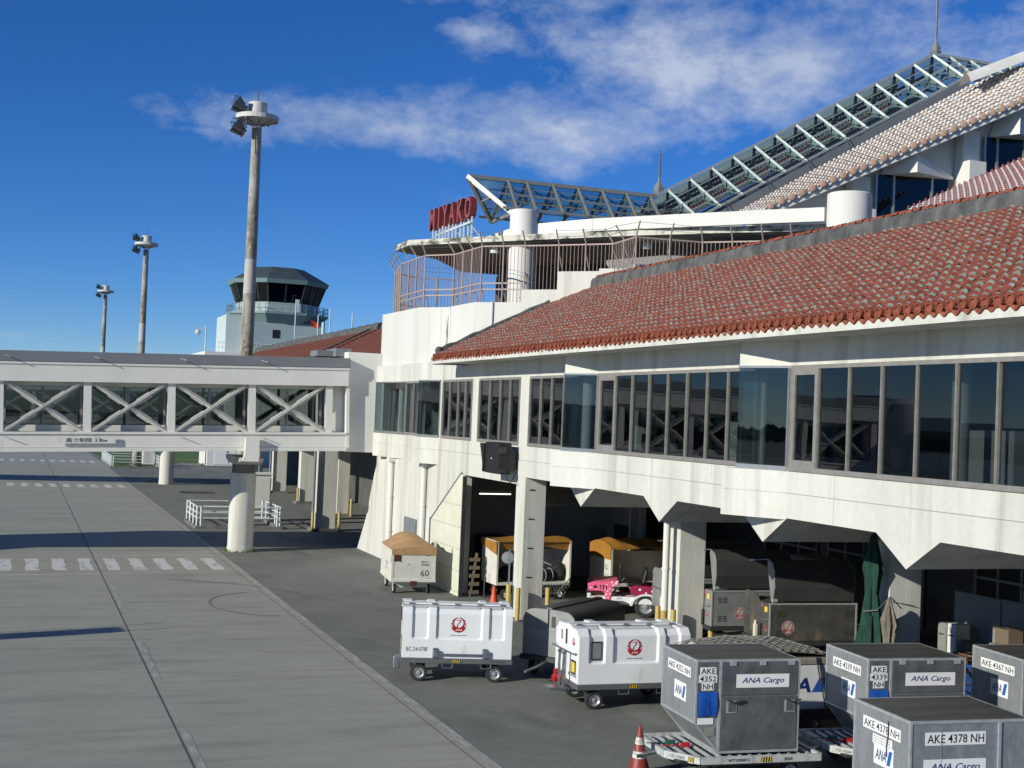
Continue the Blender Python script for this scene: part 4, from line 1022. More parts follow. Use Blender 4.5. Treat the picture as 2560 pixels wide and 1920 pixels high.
# ------------------------------------------------------------------ boarding bridge
def make_bridge(label, x0, x1, sign):
    B = thing('boarding_bridge', label, 'boarding bridge', (0, 54.0, 4.10), group='fixed boarding bridges')
    B.rotation_euler = (0, -math.atan(.0312), 0)
    WY = 3.6
    m = MB()
    m.box((x0, 0, .17), (x1, .30, .76)); m.box((x0, -.06, .0), (x1, .36, .16)); m.box((x0, -.06, .70), (x1, .36, .79))
    m.box((x0, WY-.30, .17), (x1, WY, .76)); m.box((x0, WY-.36, .0), (x1, WY+.06, .16)); m.box((x0, WY-.36, .70), (x1, WY+.06, .79))
    m.build('bottom_beam', BEAM, B)
    m = MB(); m.box((x0, .30, .40), (x1, WY-.30, .72)); m.build('floor_slab', SOFF, B)
    m = MB(); m.box((x0, -.10, 2.78), (x1+.05, .22, 3.50)); m.box((x0, -.14, 3.46), (x1+.08, .22, 3.56)); m.box((x0, WY-.22, 2.78), (x1, WY+.10, 3.50)); m.build('top_fascia', BEAM, B)
    m = MB(); m.box((x0, -.17, 3.562), (x1+.1, WY+.17, 3.98)); m.build('roof', ROOFG, B, bevel=.02)
    m = MB(); m.box((x0, .22, 2.85), (x1, WY-.22, 3.2)); m.build('ceiling', SOFF, B)
    px = [12.54-3.275*k for k in range(12) if 12.54-3.275*k > x0]
    glaze = []
    for side, yf, s in ((0, .02, 1), (1, WY-.02, -1)):
        for k, x in enumerate(px):
            p = MB(); w = .15
            p.box((x-w, yf-.0, .79), (x+w, yf+s*.02, 2.78)); p.box((x-w, yf+s*.22, .79), (x+w, yf+s*.24, 2.78)); p.box((x-.02, yf+s*.02, .79), (x+.02, yf+s*.22, 2.78))
            po = p.build('truss_post', BEAM, B)
            if k:
                xa, xb = x+.18, px[k-1]-.18
                for a, b in (((xa, .80), (xb, 2.77)), ((xa, 2.77), (xb, .80))):
                    g = MB(); yy = yf+s*(.10 if a[1] < 1 else .12)
                    g.beam((a[0], yy, a[1]), (b[0], yy, b[1]), .022, .15, (0, 0, 1)); g.beam((a[0], yy-s*.07, a[1]), (b[0], yy-s*.07, b[1]), .14, .02, (0, 0, 1))
                    d = Vector((b[0]-a[0], 0, b[1]-a[1])).normalized(); nn_ = Vector((-d.z, 0, d.x))
                    for off in (-.075, .075): g.beam(Vector((a[0], yy, a[1]))+nn_*off, Vector((b[0], yy, b[1]))+nn_*off, .15, .018, tuple(nn_))
                    br = g.build('cross_brace', BEAM, B)
                    g = MB(); c_ = Vector(((a[0]+b[0])/2, yy, (a[1]+b[1])/2))
                    for t in (-1, 1):
                        for q in range(7):
                            for off in (-.11, .11): pt = c_+d*(t*(.42+q*.085))+nn_*off; g.box((pt.x-.022, pt.y-.02, pt.z-.022), (pt.x+.022, pt.y+.02, pt.z+.022))
                    g.build('bolts', BEAM, br)['kind'] = 'stuff'
        yg = .85 if side == 0 else WY-.85
        m = MB(); m.box((x0, yg-.06, .79), (x1-.4, yg+.06, 1.05)); m.box((x0, yg-.06, 2.62), (x1-.4, yg+.06, 2.85)); m.build('window_sill', BEAM, B)
        for k, x in enumerate(px[:-1]):
            f = MB()
            f.box((x-1.70, yg-.05, 1.05), (x-1.60, yg+.05, 2.62))
            wn = f.build('window', FRAME, B)
            for xx in (x-3.1, x-.2): f = MB(); f.box((xx-.05, yg-.05, 1.05), (xx+.05, yg+.05, 2.62)); f.build('mullion', FRAME, wn)
            for xa, xb in ((x-3.05, x-1.7), (x-1.6, x-.25)):
                g = MB(); g.add([(xa, yg, 1.05), (xb, yg, 1.05), (xb, yg, 2.62), (xa, yg, 2.62)], [(0, 1, 2, 3)]); g.build('pane', GLASSB, wn)
    m = MB(); m.box((12.75, .45, .79), (x1, WY-.45, 2.85)); m.build('end_wall', BEAM, B)
    m = MB(); m.box((x1-.02, -.02, .02), (x1+.12, WY, 3.5)); m.build('end_frame', BEAM, B)
    m = MB()
    for x in (-3.8, -.4, 2.95, 6.3, 9.6): m.beam((x, -.17, 3.80), (x+.22, -.42, 3.72), .03, .03); m.beam((x+.0, -.06, .62), (x+.18, -.25, .56), .025, .025)
    m.build('drain_spouts', STEEL, B)
    if sign:
        fr = Frame((2.72, -.09, .46), (1, 0, 0), (0, 0, 1))
        p = plate(fr, 0, 0, 2.17, .26, BEAM, B, 'sign_plate', .05)
        letters(fr, '高さ制限 3.8m', -.02, 0, 1.56, .18, BLACK, p, d=.054, bold=.010)
    return B
BR = make_bridge('cream truss boarding bridge with height limit sign, nearest to the camera', -12.5, 13.3, True)
BR2 = make_bridge('farther cream truss boarding bridge half hidden behind the nearer one', -26, 13.3, False)
BR2.location = (1.8, 100.6, 4.10)
def bridge_column(x, y, label):
    c = thing('bridge_column', label, 'column', (x, y, 0), group='bridge columns')
    m = MB(); m.lathe([(.56, 0), (.56, .22), (.545, .23), (.545, 3.38)], (0, 0, 0), 36); m.build('shaft', WALL, c, smooth=True)
    m = MB(); m.box((-.42, -.5, 3.38), (.42, .5, 3.78)); m.build('bearing_block', CONCB, c, bevel=.02)
    m = MB(); m.prism([(-1.9, 4.1), (-1.9, 3.95), (-1.0, 3.78), (1.0, 3.78), (1.9, 3.95), (1.9, 4.1)], FX, -.5, .5); m.build('cap_beam', WALL, c)
    m = MB(); m.box((-.36, -2.35, 4.0), (.22, -2.08, 4.95)); m.prism([(-2.35, 4.0), (-2.35, 3.97), (-1.75, 4.0), (-1.75, 4.3), (-2.08, 4.3)], FX, -.36, .22); m.build('bracket_box', BEAM, c)
    return c
bridge_column(9.3, 56.0, 'round cream column with scuffed base under the nearer bridge')
bridge_column(11.1, 102.5, 'round cream column farther off under the second bridge')
weeds = MB()
for i in range(150):
    a = random.uniform(0, 2*math.pi); r_ = random.uniform(.56, .68); x, y = 9.3+r_*math.cos(a), 56+r_*math.sin(a); h = random.uniform(.04, .16)
    weeds.add([(x-.02, y, 0), (x+.02, y, 0), (x+random.uniform(-.06, .06), y+random.uniform(-.06, .06), h)], [(0, 1, 2)])
tag(weeds.build('weeds', GRASS), 'small weeds round the foot of the bridge column', None, None, 'stuff')

# ------------------------------------------------------------------ floodlight masts
def make_mast(label, x, y, H=21.0):
    m_ = thing('floodlight_mast', label, 'light mast', (x, y, 0), group='floodlight masts')
    s = MB(); z = 0; secs = [(0, .39), (12.2, .325)]
    s.lathe([(.39, 0), (.325, 12.2)], (0, 0, 0), 22); s.lathe([(.305, 14.0), (.255, H)], (0, 0, 0), 22); s.build('shaft', MAST, m_, smooth=True)
    s = MB(); s.lathe([(.327, 12.2), (.306, 14.0)], (0, 0, 0), 22); s.build('shaft_band', MASTC, m_, smooth=True)
    s = MB(); s.lathe([(.50, H+.58), (.50, H+1.30), (.46, H+1.33), (.1, H+1.36)], (0, 0, 0), 22); s.build('head_drum', MASTW, m_, smooth=True)
    s = MB(); n = 28
    for i in range(n):
        pts = []
        for t in (2*math.pi*i/n, 2*math.pi*(i+1)/n):
            for r_, zz in ((.95, H+.38), (1.12, H+.38), (1.12, H+.62), (.95, H+.62)): pts.append((r_*math.cos(t), r_*math.sin(t), zz))
        s.add(pts, [(0, 1, 5, 4), (1, 2, 6, 5), (2, 3, 7, 6), (3, 0, 4, 7)])
    s.build('platform_ring', MASTW, m_, smooth=True)
    s = MB(); s.lathe([(.27, H+.15), (.95, H+.40), (.95, H+.46), (.5, H+.47)], (0, 0, 0), 16); s.build('platform_floor', MASTW, m_)
    s = MB()
    for i in range(8):
        t = 2*math.pi*i/8; s.cyl((.25*math.cos(t), .25*math.sin(t), H+.1), (.98*math.cos(t), .98*math.sin(t), H+.42), .03, n=6)
        s.cyl((1.0*math.cos(t), 1.0*math.sin(t), H+.38), (1.0*math.cos(t), 1.0*math.sin(t), H+.30), .07, n=8)
    s.build('struts', STEEL, m_)
    s = MB(); s.cyl((0, 0, H+1.3), (0, 0, H+1.9), .03, n=6); s.cyl((0, 0, H+1.9), (0, 0, H+2.6), .016, .006, n=6); s.build('lightning_rod', RODM, m_)
    s = MB(); s.tube([(-.1, -.28, H+.1), (-.1, -.31, H-.3), (-.08, -.33, H-1.1), (-.05, -.31, H-1.5)], .03, 5); s.build('cable', DSTEEL, m_)
    for (yy, zz, tilt) in ((-.35, H+1.02, 35), (.4, H+.98, 30), (-.35, H-.15, 40), (.4, H-.2, 38)):
        e = Vector((-.92, yy, zz))
        M = Matrix.Translation(e) @ Matrix.Rotation(rad(tilt), 4, 'Y') @ Matrix.Scale(.80, 4)
        s = MB()
        f = lambda p: M @ Vector(p)
        a = [(-.42, -.38, -.30), (-.42, .38, -.30), (-.42, .38, .34), (-.42, -.38, .34)]; b_ = [(.18, -.2, -.16), (.18, .2, -.16), (.18, .2, .2), (.18, -.2, .2)]
        s.add([f(p) for p in a+b_], [(4, 5, 6, 7), (0, 1, 5, 4), (1, 2, 6, 5), (2, 3, 7, 6), (3, 0, 4, 7)])
        s.cyl(f((.18, 0, 0)), f((.45, 0, 0)), .13, n=10)
        lamp = s.build('floodlight', LAMPG, m_)
        s = MB(); s.add([f((-.40, -.36, -.28)), f((-.40, .36, -.28)), f((-.40, .36, .32)), f((-.40, -.36, .32))], [(0, 1, 2, 3)]); s.build('lens', LENS, lamp)
        s = MB(); s.add([f((-.42, -.38, .34)), f((-.42, .38, .34)), f((-.78, .40, .10)), f((-.78, -.40, .10))], [(0, 1, 2, 3)]); s.add([f((-.42, -.38, .34)), f((-.78, -.40, .10)), f((-.42, -.38, -.30))], [(0, 1, 2)]); s.build('visor', GLASSS, lamp)
        s = MB(); s.tube([f((.0, 0, -.1)), e+Vector((.3, 0, .0)), (-.6, yy*.8, H+.5)], .04, 6); s.build('yoke', STEEL, lamp)
    s = MB()
    for i in range(12): t = 2*math.pi*i/12; s.beam((.42*math.cos(t), .42*math.sin(t), .5), (.62*math.cos(t), .62*math.sin(t), .12), .05, .03)
    s.lathe([(.66, .0), (.66, .14), (.4, .15)], (0, 0, 0), 18); s.build('base_flange', CONCB, m_)
    return m_
make_mast('tallest-looking stained concrete floodlight mast in front of the control tower', 11.18, 68.1)
make_mast('middle of the three concrete floodlight masts', 11.2, 130.6, 21.3)
make_mast('farthest and smallest of the three concrete floodlight masts', 11.22, 193, 21.5)

# ------------------------------------------------------------------ control tower
CT = thing('control_tower', 'pale green airport control tower with dark slanted cab windows', 'control tower', (27.0, 145, 0))
def octo(rx, ry, cut=.42): return [(-rx, -ry*cut), (-rx*cut, -ry), (rx*cut, -ry), (rx, -ry*cut), (rx, ry*cut), (rx*cut, ry), (-rx*cut, ry), (-rx, ry*cut)]
def loft(mb, A, za, B, zb, mi=0, caps=True):
    n = len(A); mb.add([(x, y, za) for x, y in A]+[(x, y, zb) for x, y in B], [(i, (i+1) % n, n+(i+1) % n, n+i) for i in range(n)]+([tuple(range(n))[::-1], tuple(range(n, 2*n))] if caps else []), mi)
m = MB(); loft(m, [(-4.4, -4.4), (4.4, -4.4), (4.4, 4.4), (-4.4, 4.4)], 0, [(-4.4, -4.4), (4.4, -4.4), (4.4, 4.4), (-4.4, 4.4)], 15.6); m.build('shaft', TOWW, CT)
m = MB(); m.box((-6.2, -4.0, 0), (-4.4, 3, 16.2)); m.build('stair_shaft', TOWL, CT)
m = MB(); loft(m, octo(4.2, 4.2), 15.3, octo(5.3, 5.3), 16.5); m.build('bracket_skirt', TOWE, CT)
m = MB(); loft(m, octo(5.4, 5.4), 16.5, octo(5.4, 5.4), 16.75); m.build('balcony_floor', TOWE, CT)
m = MB(); loft(m, octo(4.35, 4.35), 16.76, octo(4.35, 4.35), 17.85); m.build('cab_base', TOWW, CT)
g = MB(); loft(g, octo(4.3, 4.3), 17.852, octo(5.0, 5.0), 19.9); cg = g.build('cab_glass', GLASST, CT)
g = MB(); loft(g, octo(3.4, 3.4), 17.86, octo(3.4, 3.4), 19.85); g.build('cab_core', DSTEEL, CT)
A, B_ = octo(4.3, 4.3), octo(5.0, 5.0)
for i in range(8):
    for t in ((0, .5) if i % 2 else (0, .33, .67)):
        a = Vector((*A[i], 17.85)).lerp(Vector((*A[(i+1) % 8], 17.85)), t); b = Vector((*B_[i], 19.9)).lerp(Vector((*B_[(i+1) % 8], 19.9)), t)
        g = MB(); g.beam(a, b, .14, .14); g.build('cab_mullion', DSTEEL, cg)
m = MB(); loft(m, octo(5.2, 5.2), 19.9, octo(5.35, 5.35), 20.35); m.build('roof_eave', TOWE, CT)
m = MB(); loft(m, octo(5.35, 5.35), 20.352, octo(2.7, 2.7), 21.9); m.build('cab_roof', TOWD, CT)
P8 = octo(5.3, 5.3)
for i in range(8):
    a, b = Vector((*P8[i], 0)), Vector((*P8[(i+1) % 8], 0))
    g = MB()
    for z in (17.1, 17.6): g.beam(a+Vector((0, 0, z)), b+Vector((0, 0, z)), .05, .05)
    for t in (0, .2, .4, .6, .8): p = a.lerp(b, t); g.box((p.x-.03, p.y-.03, 16.75), (p.x+.03, p.y+.03, 17.62))
    g.build('balcony_rail', GREYP, CT)
m = MB(); m.box((-1.2, -4.44, 13.9), (-.4, -4.40, 14.8)); m.build('shaft_window', BLACK, CT)
m = MB(); m.box((-4.42, -4.43, 13.0), (4.42, -4.39, 13.08)); m.build('shaft_joint', TOWE, CT)
m = MB(); m.box((1.0, -5.5, 16.8), (1.4, -5.3, 18.2)); m.build('cab_antenna', TOWL, CT)
m = MB(); m.box((-6.2, -6, 0), (6, 6, 11.6)); m.box((-8.6, -6.1, 11.601), (6.1, 6, 12.0)); m.build('podium', WALL2, CT)
m = MB()
for i in range(16): m.box((-7.2+i*.45, -5.98, 12), (-7.16+i*.45, -5.94, 13.1))
for z in (12.5, 13.05): m.beam((-7.2, -5.96, z), (-.4, -5.96, z), .05, .05)
m.build('terrace_rail', FENCEW, CT)
# antennas on the far roof
an = thing('antenna_cluster', 'group of white antenna poles standing on the far red roof', 'antennas', (23.3, 105, 10.5))
for x, h, r_ in ((-2.2, 4.2, .05), (-.3, 3.6, .05), (.15, 3.0, .14), (.7, 4.2, .05), (2.6, 3.9, .06)):
    m = MB(); m.cyl((x, 0, 1.5 if x in (-2.2, 2.6) else 0), (x, 0, h), r_, n=8); m.build('antenna_pole', TOWL, an, smooth=True)
m = MB(); m.beam((-2.3, 0, 1.7), (2.7, 0, 1.75), .08, .08); m.beam((-1.2, 0, 1.7), (0, 0, .9), .06, .06); m.beam((1.6, 0, 1.7), (.3, 0, .9), .06, .06); m.build('cross_arm', TOWL, an)
m = MB(); m.add([(-.9, 0, 3.1), (-.2, 0, 2.9), (-.2, 0, 2.4), (-.9, 0, 2.6), (-.55, .1, 2.7)], [(0, 1, 4), (1, 2, 4), (2, 3, 4), (3, 0, 4)]); m.build('orange_marker', ORANGE, an)
cc = thing('camera_pole', 'slim white pole with a round security camera left of the tower', 'camera pole', (19.9, 150, 0))
m = MB(); m.cyl((0, 0, 0), (0, 0, 15.3), .11, .08, n=8); m.build('pole', TOWL, cc)
m = MB(); m.beam((-.9, 0, 14.95), (.2, 0, 15.05), .08, .08); m.lathe([(.05, .5), (.28, .4), (.33, .15), (.2, -.1), (.03, -.18)], (-.9, 0, 14.4), 12); m.build('dome_camera', TOWL, cc, smooth=True)

# ------------------------------------------------------------------ pipe fences round the mast feet
def pipe_fence(label, x0, y0, x1, y1):
    f = thing('pipe_fence', label, 'fence', ((x0+x1)/2, (y0+y1)/2, 0), group='pipe fences round the masts')
    w, d = (x1-x0)/2, (y1-y0)/2
    k = MB(); k.box((-w-.1, -d-.12, 0), (w+.1, -d+.1, .16)); k.box((-w-.1, d-.1, 0), (w+.1, d+.12, .16)); k.box((-w-.1, -d+.1, 0), (-w+.1, d-.1, .16)); k.box((w-.1, -d+.1, 0), (w+.1, d-.1, .16)); k.build('kerb', CONCB, f)
    cs = [(-w, -d), (w, -d), (w, d), (-w, d)]
    for i in range(4):
        a, b = cs[i], cs[(i+1) % 4]
        L_ = math.hypot(b[0]-a[0], b[1]-a[1]); n = max(2, round(L_/1.6))
        dx, dy = (b[0]-a[0])/L_*.18, (b[1]-a[1])/L_*.18
        for z in (.55, .82, 1.12):
            r_ = MB(); r_.cyl((a[0]+dx*.3, a[1]+dy*.3, z), (b[0]-dx*.3, b[1]-dy*.3, z), .032, n=7); r_.build('rail', FENCEW, f, smooth=True)
        for j in range(n+1):
            if i in (0, 2) and 0 < j < n: continue
            t = j/n; p = (a[0]+dx+(b[0]-a[0]-2*dx)*t, a[1]+dy+(b[1]-a[1]-2*dy)*t)
            r_ = MB(); r_.cyl((p[0], p[1], .1), (p[0], p[1], 1.16), .05, n=8); r_.build('post', FENCEW, f, smooth=True)
    return f
pipe_fence('white pipe fence on a kerb round the foot of the nearest mast', 8.75, 65.9, 12.95, 70.2)
pipe_fence('white pipe fence on grass round the foot of the middle mast', 8.6, 126.3, 13.1, 140.2)
def cabinet(label, x, y, w, d, h):
    c = thing('utility_cabinet', label, 'cabinet', (x, y, 0), group='utility cabinets')
    m = MB(); m.box((-w/2, -d/2, .1), (w/2, d/2, h)); m.build('body', WALL2, c, bevel=.02)
    m = MB(); m.box((-w/2-.08, -d/2-.08, h), (w/2+.08, d/2+.08, h+.1)); m.build('lid', WALL2, c)
    m = MB(); m.box((-w/2+.06, -d/2-.02, .3), (w/2-.06, -d/2, h-.15)); m.build('door', WALL, c)
    return c
cabinet('tall cream utility cabinet behind the near bridge column', 12.75, 71.0, 1.05, .7, 2.55)
cabinet('cream utility cabinet inside the farther pipe fence', 12.6, 133, 1.2, .8, 2.1)
sh = thing('equipment_shed', 'white steel equipment shed on the pavement beyond the bridge', 'shed', (20.0, 135.0, 0))
m = MB(); m.box((-1.8, -3, .15), (2.2, 3, 4.2)); m.build('body', WALL2, sh)
for x in (-1.1, .45):
    m = MB(); m.box((x, -3.04, .3), (x+1.4, -3.0, 3.6)); dd = m.build('door', WHITE, sh)
    m = MB(); m.box((x+1.2, -3.07, 1.5), (x+1.3, -3.04, 1.8)); m.build('handle', GREYP, dd)
m = MB(); m.box((-1.9, -3.2, 0), (2.3, 3.1, .15)); m.build('plinth', CONCB, sh)
# tree belt along the airfield edge, seen as one far mass
tb = MB()
for i in range(900):
    a = rad(-175+260*i/900+random.uniform(-.4, .4)); R_ = 520+random.uniform(-40, 60); x, y = R_*math.sin(a), R_*math.cos(a)
    h = random.uniform(5, 7.5); w = random.uniform(6, 10)
    for k in range(5):
        cx, cy, cz = x+random.uniform(-4, 4), y+random.uniform(-4, 4), h*random.uniform(.25, .75); r_ = random.uniform(2, 3.6)
        pts = [(cx+r_*random.uniform(.7, 1.2)*dx, cy+r_*random.uniform(.7, 1.2)*dy, cz+r_*random.uniform(.6, 1.0)*dz) for dx, dy, dz in ((1, 0, 0), (-1, 0, 0), (0, 1, 0), (0, -1, 0), (0, 0, 1), (0, 0, -1))]
        tb.add(pts, [(0, 2, 4), (2, 1, 4), (1, 3, 4), (3, 0, 4), (2, 0, 5), (1, 2, 5), (3, 1, 5), (0, 3, 5)])
tag(tb.build('far_trees', mat('far_foliage', (.035,.06,.025), .9, c2=(.05,.085,.03), scale=.2, **W_)), 'dark far-off belt of trees round the airfield', None, None, 'stuff')
# ------------------------------------------------------------------ shared cart parts
def wheel(parent, c, R, w, axis=(0, 1, 0), rim=HUB, name='wheel'):
    c, ax = Vector(c), Vector(axis).normalized()
    u = Vector((0, 0, 1)); v = ax.cross(u).normalized(); n = 22
    def ring(r, d): return [c+ax*d+(u*math.cos(t)+v*math.sin(t))*r for t in [2*math.pi*i/n for i in range(n)]]
    prof = [(R*.62, -w*.42), (R*.80, -w*.5), (R*.96, -w*.42), (R, -w*.2), (R, w*.2), (R*.96, w*.42), (R*.80, w*.5), (R*.62, w*.42)]
    m = MB(); pts = []
    for r_, d in prof: pts += ring(r_, d)
    k = len(prof); m.add(pts, [(j*n+i, j*n+(i+1) % n, (j+1)*n+(i+1) % n, (j+1)*n+i) for j in range(k-1) for i in range(n)])
    ty = m.build(name, RUB, parent, smooth=True)
    m = MB(); pts = []; pr = [(R*.63, -w*.44), (R*.60, -w*.36), (R*.52, -w*.30), (R*.46, -w*.16), (R*.24, -w*.14), (R*.20, -w*.36), (R*.10, -w*.40)]
    for s_ in (1, -1):
        pts = []
        for r_, d in pr: pts += ring(r_, d*s_)
        k = len(pr); m.add(pts, [(j*n+i, j*n+(i+1) % n, (j+1)*n+(i+1) % n, (j+1)*n+i) for j in range(k-1) for i in range(n)]+[tuple(range((k-1)*n, k*n))])
    m.build('rim', rim, ty, smooth=True)
    m = MB()
    for i in range(6):
        t = 2*math.pi*i/6; p = c+(u*math.cos(t)+v*math.sin(t))*R*.34; m.cyl(p-ax*w*.2, p+ax*w*.2, R*.05, n=6)
    m.build('wheel_nuts', DSTEEL, ty)
    return ty
def crane(fr, a, b, R, parent, d=.003, red=RED, jal=True):
    """round red crane emblem"""
    m = MB(); inn = (0.0, .27, .61)
    def outer(t): return (math.sin(t), math.cos(t))
    def inner(t):
        # ray from the circle centre to the off-centre inner circle
        dx, dy = math.sin(t), math.cos(t); q = dy*inn[1]; disc = q*q-(inn[1]**2-inn[2]**2); s = q+math.sqrt(disc); return (dx*s, dy*s)
    n = 26
    for sg in (1, -1):
        for i in range(n):
            t0, t1 = rad(4+176*i/n), rad(4+176*(i+1)/n)
            o0, o1, i0, i1 = outer(t0), outer(t1), inner(t0), inner(t1)
            k0 = k1 = 1.0
            dg = 4+176*i/n
            slit = any(abs(dg-q) < 3.4 for q in (66, 84, 102))
            f = .55 if slit else 0
            mixp = lambda p, q, f_: (p[0]+(q[0]-p[0])*f_, p[1]+(q[1]-p[1])*f_)
            o0, o1 = mixp(o0, i0, f), mixp(o1, i1, f)
            m.add([fr.at(a+sg*p[0]*R, b+p[1]*R, d) for p in (o0, o1, i1, i0)], [(0, 1, 2, 3)])
    path = [(-.44, .60), (-.1, .60), (.12, .66), (.24, .60), (.24, .48), (.12, .32), (-.08, .12), (-.16, -.08), (-.20, -.30), (-.28, -.55)]
    wid = [.01, .03, .07, .085, .07, .055, .055, .065, .09, .2]
    L_, R_ = [], []
    for i, (x, y) in enumerate(path):
        p, q = Vector(path[max(0, i-1)]), Vector(path[min(len(path)-1, i+1)]); t = (q-p).normalized(); nn_ = Vector((-t.y, t.x))*wid[i]
        L_.append((x+nn_.x, y+nn_.y)); R_.append((x-nn_.x, y-nn_.y))
    for i in range(len(path)-1):
        m.add([fr.at(a+p[0]*R, b+p[1]*R, d+.0006) for p in (L_[i], L_[i+1], R_[i+1], R_[i])], [(0, 1, 2, 3)])
    lg = m.build('crane_emblem', red, parent)
    if jal: letters(fr, 'JAL', a+.02*R, b-.66*R, .98*R, .27*R, WHITE, lg, d=d+.002, bold=.02, shear=.35)
    return lg
def stripes(fr, a, b, w, h, parent):
    p = plate(fr, a, b, w, h, BLACK, parent, 'hazard_stripe', .003)
    m = MB(); n = 4
    for i in range(n):
        x = a-w/2+w*(i+.22)/n; s = h*.3
        x2 = min(x+w/n*.38, a+w/2)
        m.add([fr.at(x-s*.2, b-h/2, .0045), fr.at(x2-s*.2, b-h/2, .0045), fr.at(min(x2+s*.5, a+w/2), b+h/2, .0045), fr.at(x+s*.5, b+h/2, .0045)], [(0, 1, 2, 3)])
    m.build('yellow_bands', YLAB, p); return p
def undercarriage(c, L, D, R=.2, wy=.1):
    for x in (.42, L-.38):
        for y in (.12, D-.12): wheel(c, (x, y, R), R, .13)
        m = MB(); m.cyl((x, .14, R), (x, D-.14, R), .035, n=8); m.box((x-.05, .2, R), (x+.05, D-.2, .42)); m.build('axle', DSTEEL, c)

# ------------------------------------------------------------------ white baggage carts with the crane emblem
def jal_cart(label, loc, rz, L=2.57, D=1.46, kind='A'):
    c = thing('baggage_cart', label, 'baggage cart', (*loc, 0), rz, 'white closed baggage carts')
    z0, z1, z2, ch = (.56, 1.58, 1.70, .15) if kind == 'B' else (.56, 1.58, 1.69, .06)
    m = MB()
    rc = .05
    m.prism([(rc, z0), (D, z0), (D, z1), (D-ch, z2), (ch+rc*.6, z2), (rc, z1)], lambda y, z, x: (x, y, z), .004, L-.004)
    body = m.build('body', WHITEP, c)
    # outer skin with three pressed recesses
    rec = [(.22, .62), (.78, 1.88), (2.02, 2.40)]; zb = .98; rr = .07; bv = .05
    zt = z1
    skin = [(0, z0), (L, z0), (L, zt)]
    paths = []
    for xa, xb in reversed(rec):
        pth = [(xb, zt)]
        for k in range(5): t = -rad(90)*k/4; pth.append((xb-rr+rr*math.cos(t), zb+rr+rr*math.sin(t)))
        for k in range(5): t = -rad(90)-rad(90)*k/4; pth.append((xa+rr+rr*math.cos(t), zb+rr+rr*math.sin(t)))
        pth.append((xa, zt)); skin += pth; paths.append((pth, xa, xb))
    skin += [(0, zt)]
    tr = tessellate_polygon([[Vector((x, z, 0)) for x, z in skin]])
    m = MB(); m.add([(x, 0, z) for x, z in skin], [tuple(t) for t in tr])
    for pth, xa, xb in paths:
        cx, cz = (xa+xb)/2, (zb+zt)/2+.2
        inn = []
        for x, z in pth:
            ix = min(max(x, xa+bv), xb-bv) if z > zb+rr else x+(bv if x < cx else -bv)*min(1, abs(x-cx)/(abs(xb-xa)/2-rr*.3))
            iz = z if z >= zt-1e-6 else max(z+bv*(1 if z < zb+rr+1e-6 else 0)*((zb+rr-z)/rr if z < zb+rr else 0), zb+bv*.6)
            inn.append((ix, iz))
        n = len(pth)
        m.add([(x, 0, z) for x, z in pth]+[(x, rc-.004, z) for x, z in inn], [(i, i+1, n+i+1, n+i) for i in range(n-1)])
    # skin over the chamfer between the recesses
    cols = [0]+[v for r_ in rec for v in r_]+[L]
    for i in range(0, len(cols), 2):
        xa, xb = cols[i], cols[i+1]
        for side in (0, 1):
            f = (lambda y: y) if not side else (lambda y: D-y)
            prof = [(f(0), z1), (f(ch-.02), z2+.035), (f(ch+.30), z2+.04), (f(ch+.36), z2)]
            for (ya, za), (yb, zb_) in zip(prof[:-1], prof[1:]):
                m.add([(xa, ya, za), (xb, ya, za), (xb, yb, zb_), (xa, yb, zb_)], [(0, 1, 2, 3)])
            for xx, s in ((xa, 1), (xb, -1)):
                base = [(f(rc), z1), (f(ch+rc*.6), z2), (f(ch+.36), z2)]; inset = bv*-s if 0 < xx < L else 0
                m.add([(xx, prof[0][0], prof[0][1]), (xx, prof[1][0], prof[1][1]), (xx, prof[2][0], prof[2][1]), (xx, prof[3][0], prof[3][1])]+[(xx+inset, y, z) for y, z in base], [(0, 1, 5, 4), (1, 2, 3, 6, 5)])
    m.add([(0, D, z0), (L, D, z0), (L, D, z1), (0, D, z1)], [(0, 1, 2, 3)])
    m.add([(0, 0, z0), (0, D, z0), (0, D, z1), (0, D-ch+.02, z2+.035), (0, ch-.02, z2+.035), (0, 0, z1)], [(0, 1, 2, 3, 4, 5)])
    m.add([(L, 0, z0), (L, D, z0), (L, D, z1), (L, D-ch+.02, z2+.035), (L, ch-.02, z2+.035), (L, 0, z1)], [(0, 1, 2, 3, 4, 5)])
    m.build('pressed_panel', WHITEP, c)
    m = MB(); m.box((.02, D*.42, z2+.02), (L-.02, D*.58, z2+.05)); lid = m.build('roof_strip', WHITEP, c)
    for k in range(5): m = MB(); m.box((.15+k*(L-.4)/4, D*.42-.03, z2+.03), (.27+k*(L-.4)/4, D*.42, z2+.06)); m.build('hinge', STEEL, lid)
    m = MB(); m.box((-.03, -.03, .44), (L+.03, D+.03, .555)); m.build('chassis', mat('chassis_'+kind, (.16,.165,.165), .5, .5) if 'chassis_'+kind not in MT else MT['chassis_'+kind], c, bevel=.01)
    undercarriage(c, L, D)
    for x in (.95, 1.85):
        m = MB(); m.tube([(x, 0.02, .44), (x+.01, 0.02, .33), (x+.24, .02, .33), (x+.25, .02, .44)], .012, 6); m.build('fork_loop', STEEL, c)
    fr = Frame((0, 0, 0), (1, 0, 0), (0, 0, 1)); fi = Frame((0, rc, 0), (1, 0, 0), (0, 0, 1)); fc = Frame((0, -.03, 0), (1, 0, 0), (0, 0, 1))
    crane(fi, 1.31, 1.33, .178, c, .004)
    letters(fi, 'JAPAN AIRLINES', 1.31, 1.085, .40, .028, INK, c, d=.004, bold=.02, shear=.3)
    stripes(fc, 1.28, .50, .2, .07, c)
    letters(fc, 'WT 950KG', 2.24, .50, .34, .04, INK, c, d=.003, bold=.02)
